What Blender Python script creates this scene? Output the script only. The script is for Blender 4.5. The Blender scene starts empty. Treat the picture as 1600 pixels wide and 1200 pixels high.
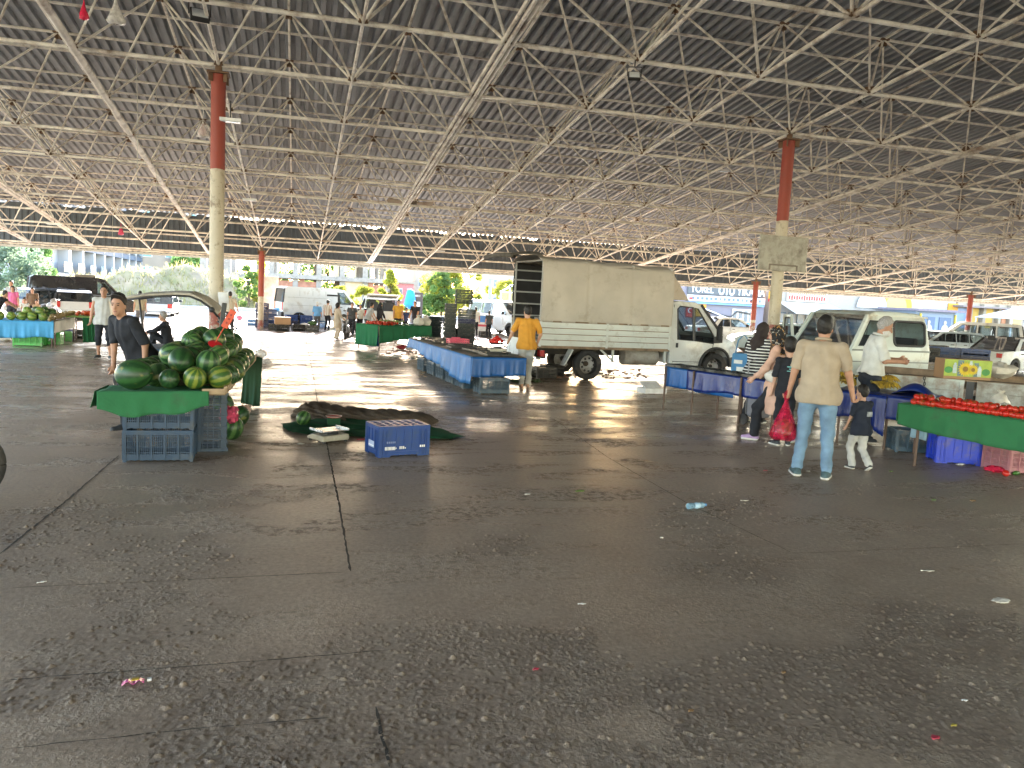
import bpy, bmesh, math, random
import numpy as np
from mathutils import Vector, Matrix
R_ = math.radians
PI = math.pi
random.seed(7)
scene = bpy.context.scene
COL = scene.collection

# ------------------------------------------------------------------ camera
EYE = 1.78
FOC = 1247.2            # focal length in photo pixels (1600 wide)
def _cam_axes(yaw, pitch, roll):
    cy, sy, cp, sp, cr, sr = math.cos(yaw), math.sin(yaw), math.cos(pitch), math.sin(pitch), math.cos(roll), math.sin(roll)
    M = np.array([[1, 0, 0], [0, 0, -1], [0, 1, 0.]]) @ np.array([[cy, -sy, 0], [sy, cy, 0], [0, 0, 1]])
    M = np.array([[1, 0, 0], [0, cp, -sp], [0, sp, cp]]) @ M
    return np.array([[cr, -sr, 0], [sr, cr, 0], [0, 0, 1]]) @ M
CR = _cam_axes(.2681, .1074, .0513)
cam = bpy.data.cameras.new("camera")
cam.sensor_width = 36
cam.lens = FOC / 1600 * 36
cam.clip_end = 3000
camo = bpy.data.objects.new("camera", cam)
COL.objects.link(camo)
m = Matrix.Identity(4)
for k in range(3):
    m[k][0] = CR[0][k]; m[k][1] = -CR[1][k]; m[k][2] = -CR[2][k]
m[2][3] = EYE
camo.matrix_world = m
scene.camera = camo

# ------------------------------------------------------------------ light
SUN_EL, SUN_AZ = R_(17), R_(10)      # azimuth measured from +Y towards +X
w = bpy.data.worlds.new("World"); scene.world = w; w.use_nodes = True
nt = w.node_tree
sky = nt.nodes.new("ShaderNodeTexSky"); sky.sky_type = 'NISHITA'; sky.sun_disc = False
sky.sun_elevation = SUN_EL; sky.sun_rotation = SUN_AZ
sky.dust_density = .4; sky.ozone_density = 1.6; sky.air_density = 1.0
bg = nt.nodes["Background"]; bg.inputs[1].default_value = 0.15
wb = nt.nodes.new('ShaderNodeMix'); wb.data_type = 'RGBA'; wb.blend_type = 'MULTIPLY'; wb.inputs[0].default_value = 1; wb.inputs[7].default_value = (1.17, .99, .90, 1)   # camera balanced for the shade
nt.links.new(sky.outputs[0], wb.inputs[6]); nt.links.new(wb.outputs[2], bg.inputs[0])
sl = bpy.data.lights.new("sun", 'SUN'); sl.energy = 5.0; sl.angle = R_(0.6); sl.color = (1, .90, .79)
so = bpy.data.objects.new("sun", sl); COL.objects.link(so)
sd = Vector((math.sin(SUN_AZ) * math.cos(SUN_EL), math.cos(SUN_AZ) * math.cos(SUN_EL), math.sin(SUN_EL)))
so.rotation_euler = sd.to_track_quat('Z', 'Y').to_euler(); so.location = sd * 200
scene.view_settings.view_transform = 'Standard'; scene.view_settings.look = 'None'
scene.view_settings.exposure = 3.68; scene.view_settings.gamma = 1
scene.cycles.max_bounces = 8; scene.cycles.diffuse_bounces = 5; scene.cycles.glossy_bounces = 4
scene.cycles.transmission_bounces = 6; scene.cycles.transparent_max_bounces = 12

# ------------------------------------------------------------------ helpers
def gp(px, py, z=0.):
    """where the sight line of a photo pixel meets the level z"""
    d = CR.T @ np.array([(px - 800) / FOC, (py - 600) / FOC, 1.])
    t = (z - EYE) / d[2]
    return Vector((d[0] * t, d[1] * t, z))
def gy(px, py, Y):
    """where it meets the upright plane y = Y"""
    d = CR.T @ np.array([(px - 800) / FOC, (py - 600) / FOC, 1.])
    t = Y / d[1]
    return Vector((d[0] * t, Y, EYE + d[2] * t))
def scl(p):
    c = CR @ (np.array(p) - np.array([0, 0, EYE])); return FOC / c[2]

class MB:
    """collects verts and faces of one part"""
    def __init__(s): s.v = []; s.f = []; s.mi = []; s.cur = 0
    def add(s, vs, fs):
        n = len(s.v); s.v += [tuple(p) for p in vs]
        for f in fs: s.f.append(tuple(i + n for i in f)); s.mi.append(s.cur)
        return s
    def box(s, c, d, rot=None, taper=None):
        x, y, z = d[0] / 2, d[1] / 2, d[2] / 2
        tx, ty = taper or (1, 1)
        vs = [Vector((a * (tx if e > 0 else 1), b * (ty if e > 0 else 1), e)) for e in (-z, z) for a, b in ((-x, -y), (x, -y), (x, y), (-x, y))]
        if rot is not None:
            M = rot if isinstance(rot, Matrix) else Matrix.Rotation(rot, 3, 'Z')
            vs = [M @ p for p in vs]
        c = Vector(c)
        return s.add([p + c for p in vs], [(3, 2, 1, 0), (4, 5, 6, 7), (0, 1, 5, 4), (1, 2, 6, 5), (2, 3, 7, 6), (3, 0, 4, 7)])
    def bar(s, a, b, wdt, hgt, up=(0, 0, 1)):
        a, b = Vector(a), Vector(b); d = b - a; L = d.length; d.normalize()
        u = Vector(up)
        if abs(d.dot(u)) > .99: u = Vector((1, 0, 0))
        sx = d.cross(u).normalized(); sz = sx.cross(d)
        M = Matrix((d, sx, sz)).transposed()
        return s.box((a + b) / 2, (L, wdt, hgt), M)
    def tube(s, pts, r, n=8, caps=True, closed=False):
        pts = [Vector(p) for p in pts]; m_ = len(pts)
        rs = r if isinstance(r, (list, tuple)) else [r] * m_
        vs = []; prev = None
        for i, p in enumerate(pts):
            d = (pts[min(i + 1, m_ - 1)] - pts[max(i - 1, 0)])
            d = d.normalized() if d.length > 1e-9 else Vector((0, 0, 1))
            if prev is None:
                u = Vector((0, 0, 1)) if abs(d.z) < .9 else Vector((1, 0, 0))
                sx = d.cross(u).normalized()
            else:
                sx = (prev - d * prev.dot(d)).normalized()
            prev = sx; sy = d.cross(sx)
            for k in range(n):
                a = 2 * PI * (k + .5) / n
                vs.append(p + (sx * math.cos(a) + sy * math.sin(a)) * rs[i])
        fs = []
        for i in range(m_ - 1):
            for k in range(n):
                k2 = (k + 1) % n
                fs.append((i * n + k, i * n + k2, (i + 1) * n + k2, (i + 1) * n + k))
        if caps:
            fs.append(tuple(range(n))[::-1]); fs.append(tuple(range((m_ - 1) * n, m_ * n)))
        return s.add(vs, fs)
    def lathe(s, prof, n=24, c=(0, 0, 0), axis='Z', caps=True):
        vs = []; c = Vector(c)
        for r, h in prof:
            for k in range(n):
                a = 2 * PI * k / n
                p = (r * math.cos(a), r * math.sin(a), h)
                if axis == 'Y': p = (p[0], p[2], -p[1])
                if axis == 'X': p = (p[2], p[0], p[1])
                vs.append(Vector(p) + c)
        fs = []
        for i in range(len(prof) - 1):
            for k in range(n):
                k2 = (k + 1) % n
                fs.append((i * n + k, i * n + k2, (i + 1) * n + k2, (i + 1) * n + k))
        if caps:
            fs.append(tuple(range(n))[::-1]); fs.append(tuple(range((len(prof) - 1) * n, len(prof) * n)))
        return s.add(vs, fs)
    def ball(s, c, r, nu=16, nv=10, M=None, bump=0, rnd=random):
        r = r if isinstance(r, (tuple, list)) else (r, r, r); vs = []; c = Vector(c)
        for i in range(1, nv):
            t = PI * i / nv
            for k in range(nu):
                a = 2 * PI * k / nu; q = 1 + (rnd.uniform(-bump, bump) if bump else 0)
                p = Vector((r[0] * math.sin(t) * math.cos(a) * q, r[1] * math.sin(t) * math.sin(a) * q, r[2] * math.cos(t) * q))
                vs.append((M @ p if M is not None else p) + c)
        tp = Vector((0, 0, r[2])); bt = -tp
        vs.append((M @ tp if M is not None else tp) + c); vs.append((M @ bt if M is not None else bt) + c)
        T = len(vs) - 2; fs = []
        for k in range(nu):
            k2 = (k + 1) % nu
            fs.append((T, k, k2)); fs.append((T + 1, (nv - 2) * nu + k2, (nv - 2) * nu + k))
            for i in range(nv - 2):
                fs.append((i * nu + k, (i + 1) * nu + k, (i + 1) * nu + k2, i * nu + k2))
        return s.add(vs, fs)
    def prism(s, poly, z0, z1, axis='Z'):
        n = len(poly)
        def P(a, b, h):
            return (a, b, h) if axis == 'Z' else ((a, h, b) if axis == 'Y' else (h, a, b))
        vs = [P(a, b, z0) for a, b in poly] + [P(a, b, z1) for a, b in poly]
        fs = [tuple(range(n))[::-1], tuple(range(n, 2 * n))] + [(i, (i + 1) % n, (i + 1) % n + n, i + n) for i in range(n)]
        return s.add(vs, fs)
    def grid(s, fn, nu, nv):
        vs = [fn(i / nu, j / nv) for j in range(nv + 1) for i in range(nu + 1)]
        fs = [(j * (nu + 1) + i, j * (nu + 1) + i + 1, (j + 1) * (nu + 1) + i + 1, (j + 1) * (nu + 1) + i) for j in range(nv) for i in range(nu)]
        return s.add(vs, fs)

def link(name, me, parent=None):
    o = bpy.data.objects.new(name, me); COL.objects.link(o)
    if parent is not None: o.parent = parent
    return o
def obj(name, mb, mat, parent=None, smooth=False, bevel=0, solid=0, recalc=True, subsurf=0):
    me = bpy.data.meshes.new(name)
    me.from_pydata([tuple(p) for p in mb.v], [], mb.f)
    mats = mat if isinstance(mat, (list, tuple)) else [mat]
    for q in mats: me.materials.append(q)
    if len(mats) > 1: me.polygons.foreach_set('material_index', mb.mi)
    if recalc:
        bm = bmesh.new(); bm.from_mesh(me); bmesh.ops.recalc_face_normals(bm, faces=bm.faces); bm.to_mesh(me); bm.free()
    if smooth:
        me.polygons.foreach_set('use_smooth', [True] * len(me.polygons))
        if smooth != 'all': me.set_sharp_from_angle(angle=R_(smooth if smooth > 1 else 40))
    o = link(name, me, parent)
    if solid:
        q = o.modifiers.new('s', 'SOLIDIFY'); q.thickness = solid; q.offset = 0
    if bevel:
        q = o.modifiers.new('b', 'BEVEL'); q.width = bevel; q.segments = 2; q.limit_method = 'ANGLE'; q.angle_limit = R_(35)
    if subsurf:
        q = o.modifiers.new('u', 'SUBSURF'); q.levels = q.render_levels = subsurf
    return o
def tag(o, label=None, cat=None, group=None, kind=None):
    if label: o['label'] = label
    if cat: o['category'] = cat
    if group: o['group'] = group
    if kind: o['kind'] = kind
    return o
def thing(name, label, cat, loc=(0, 0, 0), rz=0, group=None):
    o = bpy.data.objects.new(name, None); COL.objects.link(o)
    o.empty_display_size = .1
    o.location = loc; o.rotation_euler = (0, 0, rz)
    return tag(o, label, cat, group)
def dup(o, loc=None, rz=None, label=None, parent=None, group=None):
    c = o.copy(); COL.objects.link(c)
    if parent is not None: c.parent = parent
    if loc is not None: c.location = loc
    if rz is not None: c.rotation_euler = (0, 0, rz)
    if label: c['label'] = label
    if group: c['group'] = group
    for ch in list(o.children): dup(ch, parent=c)
    return c

# ------------------------------------------------------------------ materials
MATS = {}
def ramp(nt, fac, stops):
    r = nt.nodes.new('ShaderNodeValToRGB'); e = r.color_ramp.elements
    while len(e) < len(stops): e.new(.5)
    for q, (p, c) in zip(e, stops):
        q.position = p; q.color = (c, c, c, 1) if isinstance(c, (int, float)) else (*c[:3], 1)
    nt.links.new(fac, r.inputs[0]); return r.outputs[0]
def noise(nt, vec, sc, det=4, rough=.55, dist=0):
    n = nt.nodes.new('ShaderNodeTexNoise'); n.inputs['Scale'].default_value = sc
    n.inputs['Detail'].default_value = det; n.inputs['Roughness'].default_value = rough; n.inputs['Distortion'].default_value = dist
    if vec is not None: nt.links.new(vec, n.inputs['Vector'])
    return n.outputs['Fac']
def mixc(nt, fac, a, b, mode='MIX'):
    n = nt.nodes.new('ShaderNodeMix'); n.data_type = 'RGBA'; n.blend_type = mode
    for sock, val in ((n.inputs[0], fac), (n.inputs[6], a), (n.inputs[7], b)):
        if hasattr(val, 'is_output'): nt.links.new(val, sock)
        elif isinstance(val, (int, float)): sock.default_value = val if sock.type == 'VALUE' else (val, val, val, 1)
        else: sock.default_value = (*val[:3], 1)
    return n.outputs[2]
def mth(nt, op, a, b=None, c=None):
    n = nt.nodes.new('ShaderNodeMath'); n.operation = op
    for k, val in enumerate((a, b, c)):
        if val is None: continue
        if hasattr(val, 'is_output'): nt.links.new(val, n.inputs[k])
        else: n.inputs[k].default_value = val
    return n.outputs[0]
def newmat(name):
    mt = bpy.data.materials.new(name); mt.use_nodes = True
    nt = mt.node_tree; b = nt.nodes['Principled BSDF']
    tc = nt.nodes.new('ShaderNodeTexCoord')
    return mt, nt, b, tc
def setc(nt, sock, val):
    if hasattr(val, 'is_output'): nt.links.new(val, sock)
    elif isinstance(val, (int, float)): sock.default_value = val
    else: sock.default_value = (*val[:3], 1)
def bump(nt, b, h, strength=.3, dist=.01):
    n = nt.nodes.new('ShaderNodeBump'); n.inputs['Strength'].default_value = strength; n.inputs['Distance'].default_value = dist
    nt.links.new(h, n.inputs['Height']); nt.links.new(n.outputs[0], b.inputs['Normal'])
def mat(name, col, rough=.6, metal=0, var=.15, sc=6, dirt=None, dirt_amt=.3, dirt_sc=3, bmp=0, bsc=40, spec=None, coords='Object', coat=0, sub=0, trans=0):
    """plain surface with slight tonal variation, optional dirt of its own"""
    if name in MATS: return MATS[name]
    mt, nt, b, tc = newmat(name); v = tc.outputs[coords]
    n = noise(nt, v, sc, 5)
    lo = [max(0, c * (1 - var)) for c in col]; hi = [min(1, c * (1 + var)) for c in col]
    c = mixc(nt, ramp(nt, n, [(.3, 0.), (.7, 1.)]), lo, hi)
    if dirt is not None:
        d = noise(nt, v, dirt_sc, 8, .7)
        c = mixc(nt, ramp(nt, d, [(.62 - dirt_amt * .5, 0.), (.78 - dirt_amt * .3, .85)]), c, dirt)
    setc(nt, b.inputs['Base Color'], c)
    setc(nt, b.inputs['Roughness'], ramp(nt, noise(nt, v, sc * 2, 3), [(.2, max(0, rough - .1)), (.8, min(1, rough + .1))]))
    b.inputs['Metallic'].default_value = metal
    if spec is not None: b.inputs['Specular IOR Level'].default_value = spec
    if coat: b.inputs['Coat Weight'].default_value = coat
    if bmp: bump(nt, b, noise(nt, v, bsc, 3), bmp, .01)
    if trans:
        tr = nt.nodes.new('ShaderNodeBsdfTranslucent'); setc(nt, tr.inputs[0], c)
        mx = nt.nodes.new('ShaderNodeMixShader'); mx.inputs[0].default_value = trans
        nt.links.new(b.outputs[0], mx.inputs[1]); nt.links.new(tr.outputs[0], mx.inputs[2])
        nt.links.new(mx.outputs[0], nt.nodes['Material Output'].inputs[0])
    MATS[name] = mt; return mt
def glass(name='glass', tint=(.55, .62, .64), mixv=.45, rough=.03):
    if name in MATS: return MATS[name]
    mt, nt, b, tc = newmat(name)
    t = nt.nodes.new('ShaderNodeBsdfTransparent'); t.inputs[0].default_value = (*tint, 1)
    gl = nt.nodes.new('ShaderNodeBsdfGlossy'); gl.inputs['Roughness'].default_value = rough; gl.inputs[0].default_value = (.9, .95, 1, 1)
    lw = nt.nodes.new('ShaderNodeLayerWeight'); lw.inputs[0].default_value = .25
    f = mth(nt, 'MULTIPLY_ADD', lw.outputs['Fresnel'], .5, mixv * .12)
    mx = nt.nodes.new('ShaderNodeMixShader'); nt.links.new(f, mx.inputs[0])
    nt.links.new(t.outputs[0], mx.inputs[1]); nt.links.new(gl.outputs[0], mx.inputs[2])
    nt.links.new(mx.outputs[0], nt.nodes['Material Output'].inputs[0])
    MATS[name] = mt; return mt
def film(name, col, alpha=.5, rough=.25):
    """thin translucent plastic"""
    if name in MATS: return MATS[name]
    mt, nt, b, tc = newmat(name)
    b.inputs['Base Color'].default_value = (*col, 1); b.inputs['Roughness'].default_value = rough
    t = nt.nodes.new('ShaderNodeBsdfTransparent'); t.inputs[0].default_value = (*[.4 + .6 * c for c in col], 1)
    n = ramp(nt, noise(nt, tc.outputs['Object'], 18, 4), [(.3, max(0, alpha - .2)), (.7, min(1, alpha + .25))])
    bump(nt, b, noise(nt, tc.outputs['Object'], 30, 3), .6, .01)
    mx = nt.nodes.new('ShaderNodeMixShader'); nt.links.new(n, mx.inputs[0])
    nt.links.new(t.outputs[0], mx.inputs[1]); nt.links.new(b.outputs[0], mx.inputs[2])
    nt.links.new(mx.outputs[0], nt.nodes['Material Output'].inputs[0])
    MATS[name] = mt; return mt
# ================================================================== GROUND
def floor_material():
    mt, nt, b, tc = newmat('wet_concrete'); v = tc.outputs['Object']
    big = noise(nt, v, .35, 6, .6, .3)
    mid = noise(nt, v, 2.2, 7, .65)
    fine = noise(nt, v, 30, 6, .7)
    mp = nt.nodes.new('ShaderNodeMapping'); nt.links.new(v, mp.inputs[0])
    mp.inputs['Rotation'].default_value = (0, 0, R_(12)); mp.inputs['Scale'].default_value = (.55, 1.5, 1)
    streak = noise(nt, mp.outputs[0], 1.3, 7, .62, .6)
    c = mixc(nt, ramp(nt, big, [(.3, 0.), (.72, 1.)]), (.30, .22, .16), (.45, .345, .26))
    c = mixc(nt, ramp(nt, mid, [(.35, 0.), (.75, .6)]), c, (.46, .37, .28))
    c = mixc(nt, ramp(nt, fine, [(.35, .45), (.62, 0.)]), c, (.06, .05, .04))
    # mud left where water dried
    mud = ramp(nt, streak, [(.50, 0.), (.58, 1.)])
    speck = ramp(nt, noise(nt, v, 14, 8, .75, .4), [(.46, 0.), (.56, 1.)])
    mudf = mth(nt, 'MULTIPLY', mud, speck)
    sy_ = nt.nodes.new('ShaderNodeSeparateXYZ'); nt.links.new(v, sy_.inputs[0]); nm_ = nt.nodes.new('ShaderNodeMapRange'); nt.links.new(sy_.outputs['Y'], nm_.inputs[0]); nm_.inputs[1].default_value = 3.6; nm_.inputs[2].default_value = 6.5; nm_.inputs[3].default_value = .12
    mudf = mth(nt, 'MULTIPLY', mudf, nm_.outputs[0])
    c = mixc(nt, mth(nt, 'MULTIPLY', mudf, .6), c, (.075, .048, .028))
    setc(nt, b.inputs['Base Color'], c)
    # wet film: everywhere a little, more further into the hall
    sx = nt.nodes.new('ShaderNodeSeparateXYZ'); nt.links.new(v, sx.inputs[0])
    far = nt.nodes.new('ShaderNodeMapRange'); nt.links.new(sx.outputs['Y'], far.inputs[0])
    far.inputs[1].default_value = 4.6; far.inputs[2].default_value = 10.5
    wet = mth(nt, 'MULTIPLY', far.outputs[0], ramp(nt, mth(nt, 'MULTIPLY_ADD', big, .5, mth(nt, 'MULTIPLY', streak, .5)), [(.42, 1.), (.60, .35)]))
    dryer = mth(nt, 'MULTIPLY_ADD', mudf, .35, mth(nt, 'MULTIPLY_ADD', fine, .12, 0))
    rgh = mth(nt, 'SUBTRACT', .50, mth(nt, 'MULTIPLY', wet, .37))
    setc(nt, b.inputs['Roughness'], mth(nt, 'ADD', rgh, dryer))
    b.inputs['Specular IOR Level'].default_value = .6
    # crumbled surface
    vor = nt.nodes.new('ShaderNodeTexVoronoi'); vor.inputs['Scale'].default_value = 52; nt.links.new(v, vor.inputs['Vector'])
    near = nt.nodes.new('ShaderNodeMapRange'); nt.links.new(sx.outputs['Y'], near.inputs[0])
    near.inputs[1].default_value = 5.6; near.inputs[2].default_value = 3.4
    patch = ramp(nt, noise(nt, v, 1.1, 7, .68, .5), [(.44, 0.), (.58, 1.)])
    gr = mth(nt, 'MULTIPLY', mth(nt, 'MULTIPLY_ADD', near.outputs[0], .85, .15), patch)
    h = mth(nt, 'MULTIPLY', mth(nt, 'SUBTRACT', 1, vor.outputs['Distance']), mth(nt, 'MULTIPLY', gr, ramp(nt, noise(nt, v, 26, 5, .7), [(.42, 0.), (.6, 1.)])))
    h = mth(nt, 'ADD', mth(nt, 'MULTIPLY', h, .4), mth(nt, 'ADD', mth(nt, 'MULTIPLY', fine, .14), mth(nt, 'MULTIPLY', mid, .5)))
    h = mth(nt, 'ADD', h, mth(nt, 'MULTIPLY', mudf, .25))
    pit = mth(nt, 'MULTIPLY', ramp(nt, vor.outputs['Distance'], [(.42, 0.), (.66, 1.)]), mth(nt, 'MULTIPLY', gr, ramp(nt, noise(nt, v, 11, 6, .7), [(.44, 0.), (.60, .12)])))
    setc(nt, b.inputs['Base Color'], mixc(nt, pit, c, (.05, .035, .025)))
    bump(nt, b, h, .8, .02)
    return mt
FLOOR = floor_material()
def vnoise(X, Y, sc, seed):
    rs = np.random.RandomState(seed); T = rs.rand(256, 256); x, y = X * sc + 40, Y * sc + 40
    i, j = np.floor(x).astype(int), np.floor(y).astype(int); u, v = x - i, y - j; u = u * u * (3 - 2 * u); v = v * v * (3 - 2 * v); g = lambda a, b: T[a % 256, b % 256]
    return (g(i, j) * (1 - u) + g(i + 1, j) * u) * (1 - v) + (g(i, j + 1) * (1 - u) + g(i + 1, j + 1) * u) * v
def crumbled_floor():
    """one sheet: plain concrete with a finely modelled crumbling stretch in front of the viewer"""
    x0, x1, y0, y1, hq = -2.2, 6.2, 1.9, 7.4, .0088
    xs = np.arange(x0, x1, hq); ys = np.arange(y0, y1, hq); X, Y = np.meshgrid(xs, ys, indexing='ij'); Z = np.zeros_like(X); rs = np.random.RandomState(5)
    line = 3.95 + .16 * X * 0 + .1 * np.sin(X * .9)                      # the worn band starts along a wavering line
    N = 80000; px = rs.uniform(x0 + .1, x1 - .1, N); py = y0 + .1 + (y1 - y0 - .2) * rs.rand(N) ** 1.15
    m = vnoise(px, py, 1.3, 1) * .55 + vnoise(px, py, 3.4, 2) * .3 + vnoise(px, py, 9, 3) * .15; near = np.clip((4.05 + .22 * np.sin(px * .9) - py) / .35, 0, 1)
    thr = .63 - .23 * near; keep = (m > thr) & (rs.rand(N) < .35 + .65 * near)
    for cx, cy in zip(px[keep], py[keep]):
        r = .0046 + abs(rs.normal(0, .0026)); a = rs.uniform(0, 3.14); el = rs.uniform(.55, 1.); hh = r * rs.uniform(.7, 1.25) * (1 if rs.rand() < .8 else -.8)
        k = int(r * 2.4 / hq) + 1; i, j = int((cx - x0) / hq), int((cy - y0) / hq); sl = (slice(max(0, i - k), i + k + 1), slice(max(0, j - k), j + k + 1))
        dx, dy = X[sl] - cx, Y[sl] - cy; u, v = (dx * math.cos(a) + dy * math.sin(a)) / r, (dy * math.cos(a) - dx * math.sin(a)) / (r * el); q = hh * np.clip(1.25 - u * u - v * v, 0, 1) ** .6
        Z[sl] = np.maximum(Z[sl], q) if hh > 0 else np.minimum(Z[sl], q)
    e = np.minimum(np.minimum(X - x0, x1 - X), np.minimum(Y - y0, y1 - Y)); w_ = np.clip(e / .2, 0, 1); Z *= w_
    nx, ny = X.shape; V = np.stack([X, Y, Z], -1).reshape(-1, 3); idx = np.arange(nx * ny).reshape(nx, ny)
    Q = np.stack([idx[:-1, :-1], idx[1:, :-1], idx[1:, 1:], idx[:-1, 1:]], -1).reshape(-1, 4); xe, ye = xs[-1], ys[-1]; n = len(V)
    O = np.array([(-16, -33), (x0, -33), (xe, -33), (46, -33), (-16, y0), (46, y0), (-16, ye), (46, ye), (-16, 38.6), (x0, 38.6), (xe, 38.6), (46, 38.6), (x0, y0), (xe, y0), (x0, ye), (xe, ye)], float)
    V = np.concatenate([V, np.c_[O, np.zeros(len(O))]]); R = [(0, 1, 12, 4), (1, 2, 13, 12), (2, 3, 5, 13), (4, 12, 14, 6), (13, 5, 7, 15), (6, 14, 9, 8), (14, 15, 10, 9), (15, 7, 11, 10)]
    return npmesh('market_floor', V, np.concatenate([Q, np.array(R) + n]), FLOOR)
def npmesh(name, V, Q, material, parent=None):
    me = bpy.data.meshes.new(name); nv, nf = len(V), len(Q)
    me.vertices.add(nv); me.vertices.foreach_set('co', V.astype(np.float32).ravel())
    me.loops.add(nf * 4); me.loops.foreach_set('vertex_index', Q.astype(np.int32).ravel())
    me.polygons.add(nf); me.polygons.foreach_set('loop_start', np.arange(nf, dtype=np.int32) * 4)
    me.polygons.foreach_set('use_smooth', [True] * nf)
    me.update(); me.validate(); me.materials.append(material)
    return link(name, me, parent)
tag(crumbled_floor(), kind='structure')
mb = MB().add([(-1500, -800, -.012), (1500, -800, -.012), (1500, 2500, -.012), (-1500, 2500, -.012)], [(0, 1, 2, 3)])
tag(obj('ground', mb, mat('dry_ground', (.38, .31, .22), .95, var=.35, sc=.12, dirt=(.12, .12, .05), dirt_amt=.5, dirt_sc=.05, bmp=.6, bsc=3)), kind='structure')
mb = MB().add([(-150, 38.6, -.006), (250, 38.6, -.006), (250, 56, -.006), (-150, 56, -.006)], [(0, 1, 2, 3)])
tag(obj('road', mb, mat('asphalt', (.24, .24, .245), .7, var=.2, sc=.6, dirt=(.24, .23, .2), dirt_sc=.3, bmp=.4, bsc=60)), kind='structure')
mb = MB()
mb.box((60, 56.15, .065), (380, .3, .13))
tag(obj('kerb', mb, mat('kerb_stone', (.42, .41, .39), .85, sc=1.5)), kind='structure')
mb = MB().box((60, 59.3, .05), (380, 6, .12))
tag(obj('pavement', mb, mat('pavement_slab', (.4, .38, .35), .85, sc=.8, dirt=(.2, .19, .17))), kind='structure')

# sawn joints and cracks in the floor
def joint(pts, wdt, seed, name='floor_joint'):
    rn = random.Random(seed); vs = []; P = []
    for a, b in zip(pts[:-1], pts[1:]):
        n = max(2, int((b - a).length / .06))
        P += [a.lerp(b, i / n) for i in range(n)]
    P.append(pts[-1]); fs = []
    for i, p in enumerate(P):
        d = (P[min(i + 1, len(P) - 1)] - P[max(i - 1, 0)]); d = Vector((d.x, d.y, 0)).normalized(); q = Vector((-d.y, d.x, 0))
        off = q * rn.uniform(-.004, .004); ww = wdt * rn.uniform(.45, 1.25) * (.25 if i in (0, len(P) - 1) else 1)
        vs += [p + off + q * ww / 2, p + off - q * ww / 2]
        if i: fs.append((2 * i - 2, 2 * i - 1, 2 * i + 1, 2 * i))
    mb = MB().add([(p.x, p.y, .003) for p in vs], fs)
    tag(obj(name, mb, JT), kind='structure')
JT = mat('joint_dirt', (.06, .05, .04), .95)
for k, (pl, wd) in enumerate([([(0, 866), (95, 790), (186, 712)], .016), ([(510, 690), (530, 790), (548, 893)], .017), ([(0, 920), (260, 908), (548, 894)], .007),
        ([(588, 1105), (596, 1145), (608, 1199)], .017), ([(0, 1172), (300, 1140), (520, 1122)], .006), ([(865, 655), (950, 715), (1080, 790), (1240, 865)], .009),
        ([(1240, 865), (1420, 858), (1600, 850)], .006), ([(476, 520), (492, 600), (500, 660)], .014), ([(0, 1064), (420, 1032), (620, 1015)], .007)]):
    joint([gp(*p) for p in pl], wd, k)

# ================================================================== ROOF
U = 2.25; RX = -.6061; RYK = 1.0579 * math.cos(.1158); RZK = 1.0579 * math.sin(.1158)
def node(i, j, up=0.):
    return Vector(((i + RX) * U, (j * RYK + 6.711) * U, EYE + (1.6505 - j * RZK) * U + up))
DEP = .69 * U
I0, I1, J0, J1 = -6, 19, -4, 9
STEEL = mat('cream_painted_steel', (.80, .75, .66), .55, var=.18, sc=3, dirt=(.17, .09, .045), dirt_amt=.28, dirt_sc=2.2, bmp=.1)
RUST = mat('rusty_node_steel', (.16, .095, .055), .8, var=.4, sc=6)
SHEET = None
def sheet_material(name, c0, c1, tw=1.0):
    mt, nt, b, tc = newmat(name); v = tc.outputs['Object']
    sx = nt.nodes.new('ShaderNodeSeparateXYZ'); nt.links.new(v, sx.inputs[0])
    cell = mth(nt, 'FLOOR', mth(nt, 'DIVIDE', sx.outputs['X'], tw))
    wn = nt.nodes.new('ShaderNodeTexWhiteNoise'); wn.noise_dimensions = '1D'; nt.links.new(cell, wn.inputs['W'])
    c = mixc(nt, ramp(nt, wn.outputs['Value'], [(.0, 0.), (1., 1.)]), c0, c1)
    d = noise(nt, v, 1.4, 7, .7)
    c = mixc(nt, ramp(nt, d, [(.5, 0.), (.72, .6)]), c, [q * .55 for q in c0])
    setc(nt, b.inputs['Base Color'], c); b.inputs['Roughness'].default_value = .6
    return mt
roof = thing('space_frame_roof', 'corrugated market hall roof on a cream steel space frame', 'roof', (0, 0, 0))
def chord(name, a, b, r, n=8):
    return obj(name, MB().tube([a, b], r, n), STEEL, roof, smooth=60)
for j in range(J0, J1 + 1):
    chord('bottom_chord', node(I0 - .5, j), node(I1 + .5, j), .035)
for i in range(I0, I1 + 1):
    if i % 5 == 2 or i == -4:
        mb = MB()
        for q in (-.085, 0, .085): mb.tube([node(i, J0) + Vector((q, 0, 0 if q else -.02)), node(i, J1) + Vector((q, 0, 0 if q else -.02))], .035, 8)
        obj('bottom_chord', mb, STEEL, roof, smooth=60)
    elif i == -1:
        chord('bottom_chord', node(i, J0), node(i, J1), .065)
    else:
        chord('bottom_chord', node(i, J0), node(i, J1), .028 if i < 3 else .033)
for j in range(J0 - 1, J1):
    chord('top_chord', node(I0 - .5, j + .5, DEP), node(I1 + .5, j + .5, DEP), .028)
for i in range(I0 - 1, I1 + 1):
    chord('top_chord', node(i + .5, J0 - .5, DEP), node(i + .5, J1 - .5, DEP), .026)
for j in range(J0 * 2, J1 * 2 + 1, 2):
    mb = MB().bar(node(I0 - 1, j / 2 + .0, DEP + .085), node(I1 + 1, j / 2 + .0, DEP + .085), .028, .045)
    obj('purlin', mb, STEEL, roof)
diag = []
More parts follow.
